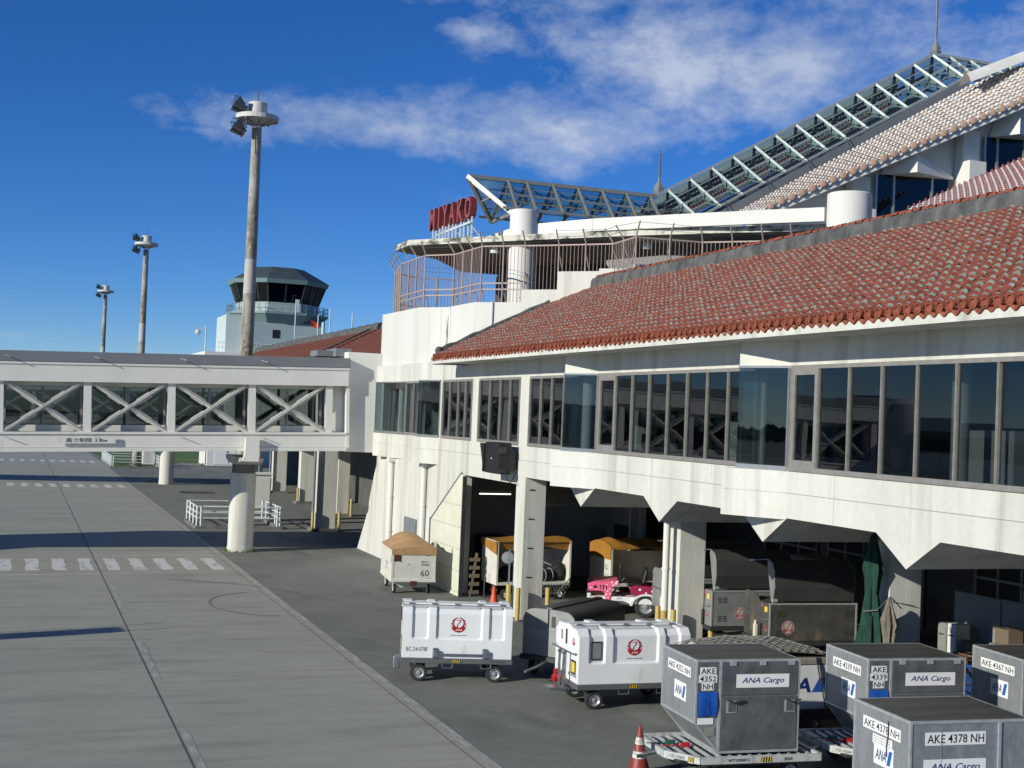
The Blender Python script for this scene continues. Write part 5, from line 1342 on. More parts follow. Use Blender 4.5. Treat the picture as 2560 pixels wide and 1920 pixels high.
    # end face towards -x
    fe = Frame((0, D, 0), (0, -1, 0), (0, 0, 1))
    crane(fe, 1.12, 1.42, .085, c, .004, jal=False)
    p = plate(fe, .42, 1.47, .18, .30, WHITE, c, 'document_holder', .015); plate(Frame((-.015, D, 0), (0, -1, 0), (0, 0, 1)), .42, 1.47, .11, .22, FRAMEL, p, 'paper', .002)
    plate(fe, .70, 1.47, .035, .32, DSTEEL, c, 'latch', .03)
    if kind == 'B': m = MB(); m.tube([(-.02, D-.10, 1.20), (-.12, D-.12, 1.20), (-.12, .12, 1.20), (-.02, .10, 1.20)], .016, 6); m.build('push_bar', STEEL, c)
    p = plate(fe, 1.16, .88, .28, .30, DSTEEL, c, 'warning_plate', .012); plate(Frame((-.0125, D, 0), (0, -1, 0), (0, 0, 1)), 1.16, .88, .19, .21, YLAB, p, 'yellow_label', .003)
    letters(fe, 'BC-24-076F' if kind == 'B' else 'BC-24-078F', 1.1, .70, .5, .07, INK, c, d=.004, bold=.01)
    # tow bar and red coupler
    if kind == 'B':
        m = MB()
        for yy in (.45, .72): m.tube([(-.16, yy, .42), (-.18, yy, .9), (-.17, yy, 1.18)], .03, 6); m.cyl((-.17, yy-.02, 1.16), (-.17, yy+.02, 1.16), .05, n=10)
        m.box((-.5, .42, .36), (-.02, .78, .42)); m.tube([(-.4, .6, .38), (-.05, D*.5, .30), (.4, D*.5, .26)], .03, 6); m.build('tow_bar', STEEL, c)
        m = MB(); m.box((-.12, .85, .50), (-.03, 1.2, .62)); m.box((-.2, .95, .62), (-.05, 1.02, .72)); m.box((-.14, 1.1, .40), (-.03, 1.3, .52)); m.build('coupler', mat('coupler_red', (.42,.01,.02), .4) if 'coupler_red' not in MT else MT['coupler_red'], c, bevel=.015)
    if kind == 'A':
        letters(fr, 'BC-24-078F', .36, .76, .5, .10, BLACK, c, d=.003)
        for x in (.72, 1.88):
            m = MB(); m.box((x, -.05, .555), (x+.10, 0, .80)); m.box((x+.02, -.09, .60), (x+.14, -.05, .76)); m.build('latch_block', STEEL, c, bevel=.01)
        m = MB(); m.cyl((.78, -.07, .66), (1.95, -.07, .66), .022, n=8); m.build('drop_bar', STEEL, c)
        m = MB(); m.box((-.18, .1, .28), (-.03, .35, .56)); m.build('tow_hook', STEEL, c, bevel=.02)
    else:
        plate(fi, .42, 1.27, .24, .40, DSTEEL, c, 'blank_notice_frame', .02); plate(Frame((0, rc-.02, 0), (1, 0, 0), (0, 0, 1)), .42, 1.27, .19, .33, FRAMEL, c, 'blank_notice', .004)
    return c
jal_cart('white closed baggage cart lettered BC-24-078F, left of the grey cart', (8.62, 28.83), rad(-15.5), kind='A')
jal_cart('white closed baggage cart with drawbar, partly hidden by the dark cargo container', (11.52, 25.25), math.atan2(-.055, 1), 2.62, kind='B')

# ------------------------------------------------------------------ grey carts
def grey_closed():
    c = thing('grey_baggage_cart', 'grey baggage cart with rounded closed lid between the two white carts', 'baggage cart', (11.75, 29.1, 0), math.atan2(.62, .79)-0)
    L, D = 2.7, 1.45
    # local x = cart length (away), local y = to the left; put the near end at x = 0
    m = MB(); m.box((0, -D, .52), (L, 0, 1.20)); m.build('body', GREYC, c, bevel=.015)
    def half(y0, y1):
        arc = [(y0+(y1-y0)/abs(y1-y0)*.30*(1-math.cos(rad(q))), 1.34+.30*math.sin(rad(q))) for q in (0, 18, 36, 54, 72, 90)]
        return [(y0, 1.205)]+arc+[(y1, 1.66), (y1, 1.205)]
    for y0, y1 in ((0, -.69), (-D, -.73)):
        m = MB(); m.prism(half(y0, y1), lambda y, z, x: (x, y, z), .02, L-.02); m.build('lid_shell', GREYL, c, smooth=True)
        m = MB(); m.prism([(y*.998, z) for y, z in half(y0, y1)], lambda y, z, x: (x, y, z), -.012, .018); m.build('lid_end', GREYC, c)
    m = MB(); m.box((.0, -.80, 1.64), (L, -.60, 1.70)); m.build('lid_ridge', GREYL, c, bevel=.03)
    fe = Frame((-.012, -.85, 1.25), (0, -1, 0), (0, 0, 1))
    plate(fe, 0, .12, .1, .26, GREYL, c, 'latch_plate', .012); plate(Frame((-.0, 0, 0), (0, -1, 0), (0, 0, 1)), 1.22, 1.05, .28, .3, WHITE, c, 'document_holder', .01)
    m = MB(); m.box((-.05, -D-.03, .40), (L+.05, .03, .515)); m.build('chassis', DSTEEL, c)
    for x in (.4, L-.4):
        for y in (-.12, -D+.12): wheel(c, (x, y, .2), .2, .13)
    m = MB(); m.tube([(-.03, -.72, .42), (-.5, -.72, .36), (-.95, -.65, .30)], .035, 6); m.build('tow_bar', STEEL, c)
    return c
grey_closed()
def grey_open(label, loc, rz, body_m, emblem, L=2.6, D=1.5, text=False):
    c = thing('open_lid_cart', label, 'baggage cart', (*loc, 0), rz, 'grey carts with raised lids')
    m = MB(); m.box((0, 0, .56), (L, D, 1.56)); m.build('body', body_m, c, bevel=.012)
    m = MB(); m.box((-.02, -.012, 1.53), (L+.02, .03, 1.575)); m.box((-.012, -.015, .56), (.03, .02, 1.53)); m.box((L-.03, -.015, .56), (L+.012, .02, 1.53)); m.build('edge_trim', RAIL, c)
    for x_ in (0.0, L-.03):
        m = MB(); m.prism([(D*.40, 1.56), (D, 1.56), (D, 1.66), (D-.12, 1.76), (D*.55, 1.76)], lambda y, z, x: (x, y, z), x_, x_+.03); m.build('end_cheek', body_m, c)
    # raised lid: outer sheet leaning over the front edge with tapered end cheeks
    prof = [(.03, 1.63), (-.06, 2.0), (-.02, 2.42), (.10, 2.62), (.34, 2.70)]
    m = MB()
    for (ya, za), (yb, zb) in zip(prof[:-1], prof[1:]): m.add([(.1, ya, za), (L-.1, ya, za), (L-.1, yb, zb), (.1, yb, zb)], [(0, 1, 2, 3)])
    lid = m.build('raised_lid', GREYL, c); sm = lid.modifiers.new('thick', 'SOLIDIFY'); sm.thickness = .02
    for x in (.1, L-.1):
        m = MB(); m.prism([(.03, 1.60), (.12, 1.60), (.40, 2.60), (.34, 2.70), (.10, 2.62), (-.02, 2.42), (-.06, 2.0)], lambda y, z, x_: (x_, y, z), x-.012, x+.012); m.build('lid_cheek', GREYC, lid)
    m = MB(); m.cyl((.06, .0, 1.64), (.2, .0, 1.64), .05, n=10); m.build('lid_hinge', RAIL, lid)
    m = MB(); m.beam((.1, .36, 2.70), (-.35, .55, 2.66), .03, .03); m.build('lid_stay', STEEL, lid)
    m = MB(); m.box((-.03, -.03, .44), (L+.03, D+.03, .555)); m.build('chassis', DSTEEL, c)
    undercarriage(c, L, D)
    fr = Frame((0, 0, 0), (1, 0, 0), (0, 0, 1)); fe = Frame((0, D, 0), (0, -1, 0), (0, 0, 1))
    rd = RED if 'faded_red' not in MT else MT['faded_red']
    q = plate(fr, emblem, .92, .01, .01, WHITE, c, 'emblem_plate', .001)
    m = MB(); m.add([fr.at(emblem+.19*math.cos(t), .92+.19*math.sin(t), .003) for t in [2*math.pi*i/24 for i in range(24)]], [tuple(range(24))]); m.build('emblem_ground', MT['worn_emblem_white'], c)
    crane(fr, emblem, .92, .18, c, .005, MT['faded_red'])
    for x0 in (.2, L-.35):
        for z in (.70, 1.22):
            m = MB()
            for k in range(4):
                for j in range(2): m.box((x0+j*.16, -.012, z+k*.045), (x0+.11+j*.16, -.002, z+.018+k*.045))
            m.build('louvre', GREYL, c)
    crane(fe, D-.2, .88, .09, c, .004, MT['faded_red'], False)
    plate(fe, D-.22, 1.38, .16, .14, YLAB, c, 'yellow_label', .004)
    plate(fe, D-.42, 1.47, .08, .10, MT['faded_red'], c, 'red_marker', .02)
    m = MB(); m.tube([(0, D-.1, 1.18), (-.07, D-.12, 1.18), (-.07, .12, 1.12), (0, .08, 1.12)], .018, 6); m.build('push_bar', STEEL, c)
    m = MB(); m.box((-.10, .62, .50), (-.03, .74, .92)); m.cyl((-.065, .68, .90), (-.065, .68, 1.02), .035, n=8); m.build('drawbar_handle', CREAMP, c)
    m = MB(); m.box((-.10, .38, .55), (-.03, .46, 1.0)); m.build('drawbar', DSTEEL, c, bevel=.03)
    if text: letters(fr, 'BCA20008', L-.42, .62, .55, .085, INK, c, d=.004, bold=.02)
    return c
mat('faded_red', (.34,.06,.07), .5, c2=(.40,.16,.16), scale=9); mat('worn_emblem_white', (.45,.40,.38), .6)
grey_open('dented grey cart with raised lid and rust stains, lettered BCA20008', (18.95, 29.45), -.09, RUST, .55, text=True)
grey_open('grey cart with raised lid standing behind the rust-stained one', (18.6, 31.9), -.06, GREYC, .9)
grey_open('grey cart with raised lid, rearmost, mostly hidden by the pillar', (18.75, 34.4), -.03, GREYC, .9)

# ------------------------------------------------------------------ old white carts with tarpaulin covers
def tarp_cart(label, loc, rz, L, W_, tarp, number, open_side=False, h0=1.5, group=True):
    """local x across the end face (width W_), local y along the length L"""
    c = thing('tarpaulin_cart', label, 'baggage cart', (*loc, 0), rz, 'old white carts with tarpaulin covers')
    z0 = .52
    m = MB(); m.box((-.03, -.03, .42), (W_+.03, L+.03, z0)); m.build('deck_frame', CARTW, c, bevel=.01)
    t_ = .035
    m = MB(); m.box((0, 0, z0), (W_, t_, h0-.08)); ef = m.build('end_panel', CARTW, c)
    m = MB(); m.box((0, L-t_, z0), (W_, L, h0+.0)); m.build('end_panel', CARTW, c)
    if not open_side:
        m = MB(); m.box((0, t_, z0), (t_, L-t_, h0)); m.build('side_panel', CARTW, c)
    if open_side: m = MB(); m.box((0, t_, z0), (t_, L-t_, h0)); m.build('side_panel', CARTW, c)
    else: m = MB(); m.box((W_-t_, t_, z0), (W_, L-t_, h0)); m.build('side_panel', CARTW, c)
    for x in (0, W_-.05):
        for y in (0, L-.05):
            m = MB(); m.box((x-.012, y-.012, z0), (x+.062, y+.062, h0+(.32 if open_side or (x > 0 and y == 0) else .03))); m.build('corner_post', CARTW, c)
    # sagging cover on hoops
    nx, ny = 8, 12
    def cov(u, v):
        arch = math.sin(math.pi*u)
        fl = .30 if open_side else .10+.36*math.sin(math.pi*min(1, v*.72))
        sag = (.05 if open_side else .045)*math.cos(v*math.pi*8)*arch
        zz = h0+.03+arch*fl*(.75 if open_side else .9)-sag+(.28 if open_side else 0)+(.12*u*(1-v) if not open_side else 0)
        return (-.02+u*(W_+.04), -.02+v*(L+.04), zz)
    m = MB(); m.grid(cov, nx, 26); m.grid(lambda u, v: (cov(u, 0)[0], -.03, cov(u, 0)[2]*(1-v)+(h0-.14)*v), nx, 2)
    if open_side: m.grid(lambda u, v: (-.02 if v < 2 else 0, cov(0, u)[1], cov(0, 0)[2]-.04-v*.16-.05*math.sin(u*9)*v), 14, 2); m.grid(lambda u, v: (W_+.02, cov(0, u)[1], cov(1, u)[2]-v*(.07+.03*math.sin(u*11))), 14, 1)
    tp = m.build('cover', tarp, c, smooth=True)
    fr = Frame((0, 0, 0), (1, 0, 0), (0, 0, 1))
    if number:
        letters(fr, number, W_-.36, .73, .30, .22, BLACK, c, d=.003)
        lb = plate(fr, W_-.36, 1.07, .36, .24, CARTW, c, 'code_plate', .003)
        letters(fr, 'BCA =', W_-.36, 1.12, .26, .075, INK, lb, d=.006, bold=.02); letters(fr, '93038' if number == '60' else '93039', W_-.36, 1.02, .29, .075, INK, lb, d=.006, bold=.02)
    fs = Frame((0, L, 0), (0, -1, 0), (0, 0, 1))
    if not open_side:
        letters(fs, 'JTA', 1.35, .95, .42, .20, GREYP, c, d=.003, bold=.01, shear=.2); letters(fs, 'JAPAN TRANSOCEAN AIR', 1.3, .78, .8, .05, GREYP, c, d=.003)
        plate(fs, L-.14, 1.18, .10, .26, BLACK, c, 'hand_hole', .003)
        m = MB(); pts = [(.04+.02*random.random(), 1.28), (.30, 1.30), (.32, 1.40), (.30, 1.14), (.2, 1.16), (.12, 1.12), (.05, 1.16)]
        pts = [(.06, 1.14), (.13, 1.11), (.22, 1.13), (.33, 1.10), (.335, 1.33), (.20, 1.345), (.07, 1.335), (.085, 1.24)]
        m.add([fr.at(x, z, .003) for x, z in pts], [tuple(range(len(pts)))]); m.build('rust_patch', mat('rust_paint', (.075,.02,.014), .8) if 'rust_paint' not in MT else MT['rust_paint'], c)
        m = MB()
        for k in range(16): x = random.choice([random.uniform(.03, W_-.05), W_-.2+random.uniform(-.1, .1)]); z = random.choice([h0-.12, h0-.18, z0+.03, random.uniform(.6, 1.3)]); s_ = random.uniform(.01, .035); m.add([fr.at(x, z, .0035), fr.at(x+s_*1.6, z-.01, .0035), fr.at(x+s_, z+s_, .0035), fr.at(x-.01, z+s_*.6, .0035)], [(0, 1, 2, 3)])
        m.build('paint_chips', MT['rust_paint'], c)['kind'] = 'stuff'
    R = .17
    for x in (.16, W_-.16):
        for y in (.35, L-.35): wheel(c, (x, y, R), R, .1, (1, 0, 0), CARTW)
    m = MB()
    for y in (.35, L-.35): m.box((.1, y-.05, .2), (W_-.1, y+.05, .42))
    m.box((W_*.5-.04, .35, .30), (W_*.5+.04, L-.35, .40))
    m.build('axle_frame', CARTW, c)
    m = MB(); m.box((W_*.42, -.10, .30), (W_*.58, -.02, .46)); m.build('coupler', MT['rust_paint'] if 'rust_paint' in MT else RED, c, bevel=.02)
    return c
tarp_cart('weathered white cart numbered 60 with tan tarpaulin, out in the sun', (12.30, 42.72), rad(-7), 2.45, 1.52, TARP, '60')
c61 = tarp_cart('white cart numbered 61 with yellow tarpaulin behind the pink tractor', (19.8, 42.75), rad(-90), 2.9, 1.75, TARPY, '61', True)
# cart parked behind the first pillar, open side with bags and a net
cm = thing('open_side_cart', 'white cart with yellow cover and open netted side behind the first pillar', 'baggage cart', (15.5, 41.0, 0), 0)
m = MB(); m.box((0, 0, .5), (2.78, 1.5, .60)); m.build('deck', CARTW, cm, bevel=.01)
for x in (0, 2.70):
    m = MB(); m.prism([(0, .60), (1.5, .60), (1.5, 2.0), (0, 2.0)], lambda y, z, t: (t, y, z), x, x+.06); m.build('end_panel', CARTW, cm)
m = MB(); m.box((.06, 1.44, .60), (2.7, 1.5, 1.6)); m.build('back_panel', CARTW, cm)
m = MB(); m.grid(lambda u, v: (-.03+2.84*u, -.02+1.56*v, 1.98+.10*math.sin(math.pi*v)-.04*math.sin(u*12)*math.sin(math.pi*v)), 16, 6); m.grid(lambda u, v: (-.035, -.02+1.56*u, 1.99-v*(.45-.25*u)), 6, 2); m.grid(lambda u, v: (.05+2.7*u, .02+.1*v, 1.98-.22*v-.06*v*math.sin(u*8)), 12, 2); m.build('cover', TARPY, cm, smooth=True)
m = MB()
for i in range(15): x = 1.0+i*.115; m.tube([(x, -.04, .58), (x+.05, -.16, .40+.05*math.sin(i)), (x+.1, -.12, .25+.006*(i-7)**2)], .008, 4)
for k in range(4): m.tube([(1.0, -.05-.03*k, .54-.08*k), (1.8, -.18, .44-.09*k), (2.65, -.06-.02*k, .58-.06*k)], .008, 4)
m.tube([(.95, -.05, .6), (1.6, -.2, .22), (2.2, -.16, .25), (2.74, -.02, .75)], .022, 5); m.build('hanging_net', ROPE, cm)
for x in (.4, 2.4):
    for y in (.15, 1.35): wheel(cm, (x, y, .18), .18, .1, (0, 1, 0), CARTW)
m = MB(); m.tube([(2.3, -.1, .28), (2.42, -.16, .12), (2.55, -.1, .28), (2.42, -.1, .36), (2.3, -.1, .28)], .02, 5); m.build('hook', STEEL, cm)
def bag(label, loc, sx, sy, sz, rz, mats):
    b_ = thing('duffel_bag', label, 'bag', loc, rz)
    m = MB(); n = 12
    for j in range(9):
        pass
    pts = []
    for j in range(10):
        t = j/9; r_ = math.sin(math.pi*min(max(t, .06), .94))**.35
        for i in range(n): a = 2*math.pi*i/n; pts.append(((t-.5)*sx, r_*sy*.5*math.cos(a), sz*.5+r_*sz*.5*math.sin(a)*(1+.06*math.sin(3*a+j))))
    m.add(pts, [(j*n+i, j*n+(i+1) % n, (j+1)*n+(i+1) % n, (j+1)*n+i) for j in range(9) for i in range(n)]+[tuple(range(n)), tuple(range(9*n, 10*n))])
    m.build('body', mats[0], b_, smooth=True)
    for x in (-.2, .2): m = MB(); m.tube([(x*sx, sy*.52*math.cos(a), sz*.5+sz*.53*math.sin(a)) for a in [rad(q) for q in range(-60, 241, 25)]], .02, 5); m.build('strap', mats[1], b_)
    return b_
bag('black sports bag with white print lying in the netted cart', (17.45, 41.3, .61), .75, .42, .42, .3, (BAG, GREYP))
bag('black bag piled against the end of the netted cart', (17.95, 41.45, .61), .5, .5, .62, 1.2, (BAG, BAG))
bag('flat dark bag on the floor of the netted cart', (17.0, 41.3, .61), .6, .4, .3, -.2, (GREYP, BAG))
bag('black bag at the covered end of the netted cart', (16.1, 41.5, .61), .7, .45, .5, .1, (BAG, BAG))

# ------------------------------------------------------------------ pink tow tractor
tg = thing('tow_tractor', 'pink and white dotted tow tractor parked in the open bay', 'tow tractor', (19.33, 37.42, 0), math.atan2(.41, -.91))
# local x forward (away to the left), y to its left, near side is +y
L, Wd = 2.75, 1.35
fx = lambda y, z, x: (x, y, z)
nearY = .5*Wd
m = MB(); m.prism([(-.55, .42), (.50, .42), (.72, .50), (1.62, .50), (1.75, .46), (2.3, .42), (2.3, .62), (-.55, .66)], lambda x, z, y: (x, y, z), -nearY+.03, nearY-.03); m.build('chassis', WHITEP, tg, bevel=.02)
hood = MB(); hood.prism([(1.50, .98), (1.58, .52), (1.72, .50), (1.80, .80), (2.30, .80), (2.32, 1.02), (2.15, 1.08), (1.35, 1.16), (1.30, 1.02)], lambda x, z, y: (x, y, z), -nearY, nearY); hood = hood.build('hood', PINK, tg, bevel=.02)
m = MB(); m.box((2.2, -nearY+.02, .36), (2.34, nearY-.02, .72)); m.build('front_bumper', WHITEP, tg, bevel=.03)
m = MB(); m.prism([(-.62, .98), (-.62, .70), (.45, .70), (.55, .95), (.30, 1.02)], lambda x, z, y: (x, y, z), -nearY, nearY); m.build('rear_deck', PINKD, tg, bevel=.03)
fen = []
for i in range(9): t = rad(-20+150*i/8); fen.append((.0+.50*math.cos(t), .30+.44*math.sin(t)))
m = MB()
for s_ in (1, -1):
    pts = []
    for i in range(11):
        t = rad(5+165*i/10); 
        for r_ in (.43, .50):
            for yy in (nearY-.28, nearY+.03): pts.append((-.02+r_*math.cos(t)*1.05, s_*yy, .34+r_*math.sin(t)*.86))
    m.add(pts, [(4*i+a, 4*i+b, 4*i+4+b, 4*i+4+a) for i in range(10) for a, b in ((0, 1), (1, 3), (3, 2), (2, 0))]+[(0, 1, 3, 2), (40, 41, 43, 42)])
m.build('wheel_arch', WHITEP, tg)
dots = MB(); frn = Frame((0, nearY, 0), (-1, 0, 0), (0, 0, 1))
for (x, z, r_) in [(1.66, .6, .022), (1.72, .7, .03), (1.6, .72, .024), (1.68, .8, .03), (1.62, .88, .022), (1.75, .88, .02), (1.42, 1.06, .04), (1.5, 1.0, .03), (1.9, .9, .03), (2.05, .88, .025), (1.55, 1.09, .03), (2.22, .9, .025), (1.72, 1.0, .03), (1.38, 1.12, .03), (-.2, .86, .04), (.2, .9, .04), (-.45, .82, .035), (.0, .8, .03)]:
    dots.add([frn.at(-x+r_*math.cos(t), z+r_*math.sin(t), .004) for t in [2*math.pi*i/10 for i in range(10)]], [tuple(range(10))])
for i in range(26):
    x, y = random.uniform(1.4, 2.1), random.uniform(-.6, .6); z = 1.163-(x-1.35)*.1; r_ = .03
    dots.add([(x+r_*math.cos(t), y+r_*math.sin(t), z+.004-r_*math.cos(t)*.1) for t in [2*math.pi*k/8 for k in range(8)]], [tuple(range(8))])
dots.build('white_dots', WHITE, hood)['kind'] = 'stuff'
for k in range(3): m = MB(); m.prism([(-1.92+.09*k, .86), (-1.89+.09*k, .86), (-1.90+.09*k, 1.0), (-1.93+.09*k, 1.0)], lambda a, b, t: frn.at(a, b, t), .001, .012); m.build('louvre', BLACK, hood)
m = MB(); m.cyl((2.08, nearY-.01, .93), (2.08, nearY+.02, .93), .05, n=12); m.build('side_lamp', BLACK, hood)
letters(frn, 'JTA', -.85, .58, .18, .06, INK, tg, d=-.02, shear=.2)
for x, s_ in ((0, 1), (0, -1), (1.98, 1), (1.98, -1)):
    wheel(tg, (x, s_*(nearY-.13), .36 if x == 0 else .30), .36 if x == 0 else .30, .22)
for y in (-.32, .32):
    m = MB(); m.box((.12, y-.24, .98), (.62, y+.24, 1.08)); st = m.build('seat', BLACK, tg, bevel=.04)
    m = MB(); M_ = Matrix.Translation((.10, y, 1.06)) @ Matrix.Rotation(rad(-14), 4, 'Y'); m.box((-.06, -.24, 0), (.05, .24, .46), 0, M_); m.build('seat_back', BLACK, tg, bevel=.05)
m = MB(); m.tube([(1.32, .32, 1.0), (1.12, .32, 1.22)], .02, 6); m.tube([(1.12+.07*math.cos(t)*.6, .32+.19*math.sin(t), 1.22+.17*math.cos(t)*.8) for t in [2*math.pi*i/16 for i in range(17)]], .015, 6); m.build('steering_wheel', BLACK, tg)
m = MB(); m.tube([(1.32, nearY-.05, 1.1), (1.28, nearY, 1.45)], .014, 6); m.tube([(1.28+.02*math.sin(t), nearY+.065*math.sin(t), 1.56+.15*math.cos(t)) for t in [2*math.pi*i/14 for i in range(15)]], .016, 6); m.add([(1.28, nearY+.06*math.sin(t), 1.56+.14*math.cos(t)) for t in [2*math.pi*i/14 for i in range(14)]], [tuple(range(14))]); m.build('wing_mirror', DSTEEL, tg)
m = MB(); m.box((.75, -.1, .66), (1.3, .55, .70)); m.build('footwell', BLACK, tg)

for _ch in [o for o in bpy.data.objects if o.parent == tg or (o.parent and o.parent.parent == tg)]:
    for _v in _ch.data.vertices:
        if _v.co.x > 1.0: _v.co.x -= .45
# ------------------------------------------------------------------ air cargo containers
CW, CB, CDp, CHt, CUT = 2.007, 1.562, 1.534, 1.626, .52
def container(label, code, loc, rz=-.094, z0=.52, door=True):
    c = thing('cargo_container', label, 'cargo container', (*loc, z0), rz, 'grey air cargo containers')
    xs = CW-CB
    prof = [(.012, CUT+.01), (.012, CHt-.01), (CW-.012, CHt-.01), (CW-.012, .03), (xs+.01, .03)]
    m = MB(); m.prism(prof, lambda x, z, y: (x, y, z), .012, CDp-.012); m.build('shell', ALU, c)
    m = MB(); m.box((.03, .03, CHt-.008), (CW-.03, CDp-.03, CHt+.002)); m.build('roof_sheet', ALUT, c)
    # edge rails
    m = MB(); r_ = .035
    for y in (0, CDp-r_):
        m.box((0, y, CHt-r_), (CW, y+r_, CHt+.006)); m.box((0, y, CUT), (r_, y+r_, CHt-r_)); m.box((CW-r_, y, 0), (CW, y+r_, CHt-r_))
        m.prism([(0, CUT), (r_*1.2, CUT+.01), (xs+r_*1.2, .03), (xs, 0)], lambda x, z, t: (x, t, z), y, y+r_)
    for x, z in ((0, CHt-r_), (CW-r_, CHt-r_), (0, CUT)): m.box((x, r_, z), (x+r_, CDp-r_, z+r_+.004))
    m.build('edge_rails', RAIL, c)
    m = MB(); m.box((xs, -.004, 0), (CW, CDp+.004, .045)); m.build('base_pallet', RAIL, c)
    fr = Frame((0, .012, 0), (1, 0, 0), (0, 0, 1)); fs = Frame((.012, CDp, 0), (0, -1, 0), (0, 0, 1))
    rv = MB()
    for k in range(24): z = CUT+.06+k*.042; rv.box((.006, CDp-.075, z), (.013, CDp-.06, z+.012)); rv.box((.006, .06, z), (.013, .075, z+.012))
    for k in range(36): z = .06+k*.04; rv.box((xs+.045, -.008, z), (xs+.057, .0, z+.012))
    rv.build('rivets', RAIL, c)['kind'] = 'stuff'
    lblock(fs, 'AKE %s NH' % code, CDp*.50, CHt-.27, .95, .115, c, WHITE, BLACK, .03, .006)
    za = CHt-.66
    pl = plate(fs, CDp*.55, za, .52, .31, WHITE, c); letters(fs, 'ANA', CDp*.55-.07, za, .29, .16, NAVY, pl, bold=.012, shear=.2)
    m = MB(); m.add([fs.at(CDp*.55+dx, za+dz, .007) for dx, dz in ((.09, -.11), (.16, -.11), (.22, .11), (.15, .11))], [(0, 1, 2, 3)]); m.build('blue_flash', BLUE, pl)
    m = MB(); m.add([fs.at(CDp*.55+dx, za+dz, .0072) for dx, dz in ((.16, -.11), (.178, -.11), (.238, .11), (.22, .11))], [(0, 1, 2, 3)]); m.build('pale_flash', CYAN, pl)
    if door:
        m = MB(); m.box((xs-.005, -.012, .045), (xs+.04, .012, CHt-.035)); m.build('door_post', RAIL, c)
        m = MB(); m.box((xs+.06, -.006, CHt-.62), (CW-.05, .012, CHt-.045)); up = m.build('door_upper', ALU2, c, bevel=.006)
        m = MB(); m.box((xs+.06, -.010, .05), (CW-.05, .012, CHt-.64)); lw = m.build('door_lower', ALU2, c, bevel=.006)
        m = MB(); m.box((.04, .004, CUT+.1), (xs-.01, .012, CHt-.04)); m.build('side_strip', ALU2, c)
        for x in (xs+.25, xs+.82, CW-.18): m = MB(); m.box((x-.06, -.022, CHt-.10), (x+.06, -.004, CHt-.02)); m.build('hinge', RAIL, up)
        fd = Frame((0, -.006, 0), (1, 0, 0), (0, 0, 1))
        p = plate(fd, xs+.83, CHt-.37, 1.02, .235, WHITE, c); letters(fd, 'ANA Cargo', xs+.83, CHt-.372, .82, .125, NAVY, p, bold=.010, shear=.28)
        fl = Frame((0, -.010, 0), (1, 0, 0), (0, 0, 1))
        for x in (xs+.24, CW-.20):
            p = plate(fl, x, CHt-.82, .19, .21, RAIL, c, 'latch_cup', .012); plate(Frame((0, -.022, 0), (1, 0, 0), (0, 0, 1)), x, CHt-.82, .14, .16, STEEL, p, 'latch', .006)
            m = MB(); m.tube([(x-.08, -.04, CHt-.70), (x+.05, -.06, CHt-.74), (x+.2, -.05, CHt-.70)], .018, 6); m.build('pull_strap', DSTEEL, p)
        fq = Frame((0, .004, 0), (1, 0, 0), (0, 0, 1))
        for k, (s_, w_) in enumerate((('AKE', .27), (code, .31), ('NH', .19))):
            lblock(fq, s_, .225, CHt-.19-.135*k, w_, .095, c, WHITE, BLACK, .018, .01)
        m = MB(); m.grid(lambda u, v: (.04+.36*u, -.012-.03*math.sin(math.pi*v)-.008*math.sin(u*math.pi*2), CHt-.97+.42*v), 8, 6); m.grid(lambda u, v: (.04+.36*u, -.01+.014*v, CHt-.55), 4, 1); pk = m.build('blue_pocket', POCKET, c, smooth=True)
        plate(Frame((0, -.05, 0), (1, 0, 0), (0, 0, 1)), .22, CHt-.80, .012, .2, BLUE, pk, 'pocket_seam', .004)
        plate(fq, .20, CHt-1.06, .30, .11, WHITE, c, 'paper_label', .004); plate(fq, .285, CHt-1.24, .19, .15, PALEB, c, 'data_plate', .005)
    else:
        m = MB(); m.box((xs+1.0, -.012, .045), (xs+1.045, .012, CHt-.035)); m.build('post', RAIL, c)
        lblock(fr, 'AKE %s NH' % code, xs+.30, CHt-.25, .93, .125, c, WHITE, BLACK, .03, .006)
        p = plate(fr, xs+.30, CHt-.66, 1.02, .235, WHITE, c); letters(fr, 'ANA Cargo', xs+.30, CHt-.662, .82, .125, NAVY, p, bold=.010, shear=.28)
        pt = plate(fs, CDp*.52, CHt-.46, .52, .14, WHITE, c, 'text_plate', .003)
        for k in range(3): letters(fs, 'NOTICE TO USERS OF THIS UNIT', CDp*.52, CHt-.42-.04*k, .46, .022, INK, pt, d=.005)
        m = MB(); m.tube([(-.004, CDp*.37, CHt-.12), (-.01, CDp*.36, CHt-.3), (-.006, CDp*.39, CHt-.5), (-.01, CDp*.38, CHt-.64)], .008, 5); m.build('loose_cord', DSTEEL, c)
    return c
C1 = (11.235, 19.70)
container('grey cargo container AKE 4352 with door latches and blue pocket, front left', '4352', C1)
container('grey cargo container AKE 4339 behind the foremost one', '4339', (14.52, 19.30), -.11)
container('grey cargo container AKE 4367 cut by the right edge of the picture', '4367', (17.55, 18.75), -.1)
container('grey cargo container AKE 4378 in the bottom right corner', '4378', (12.03, 14.98), -.1, door=False)
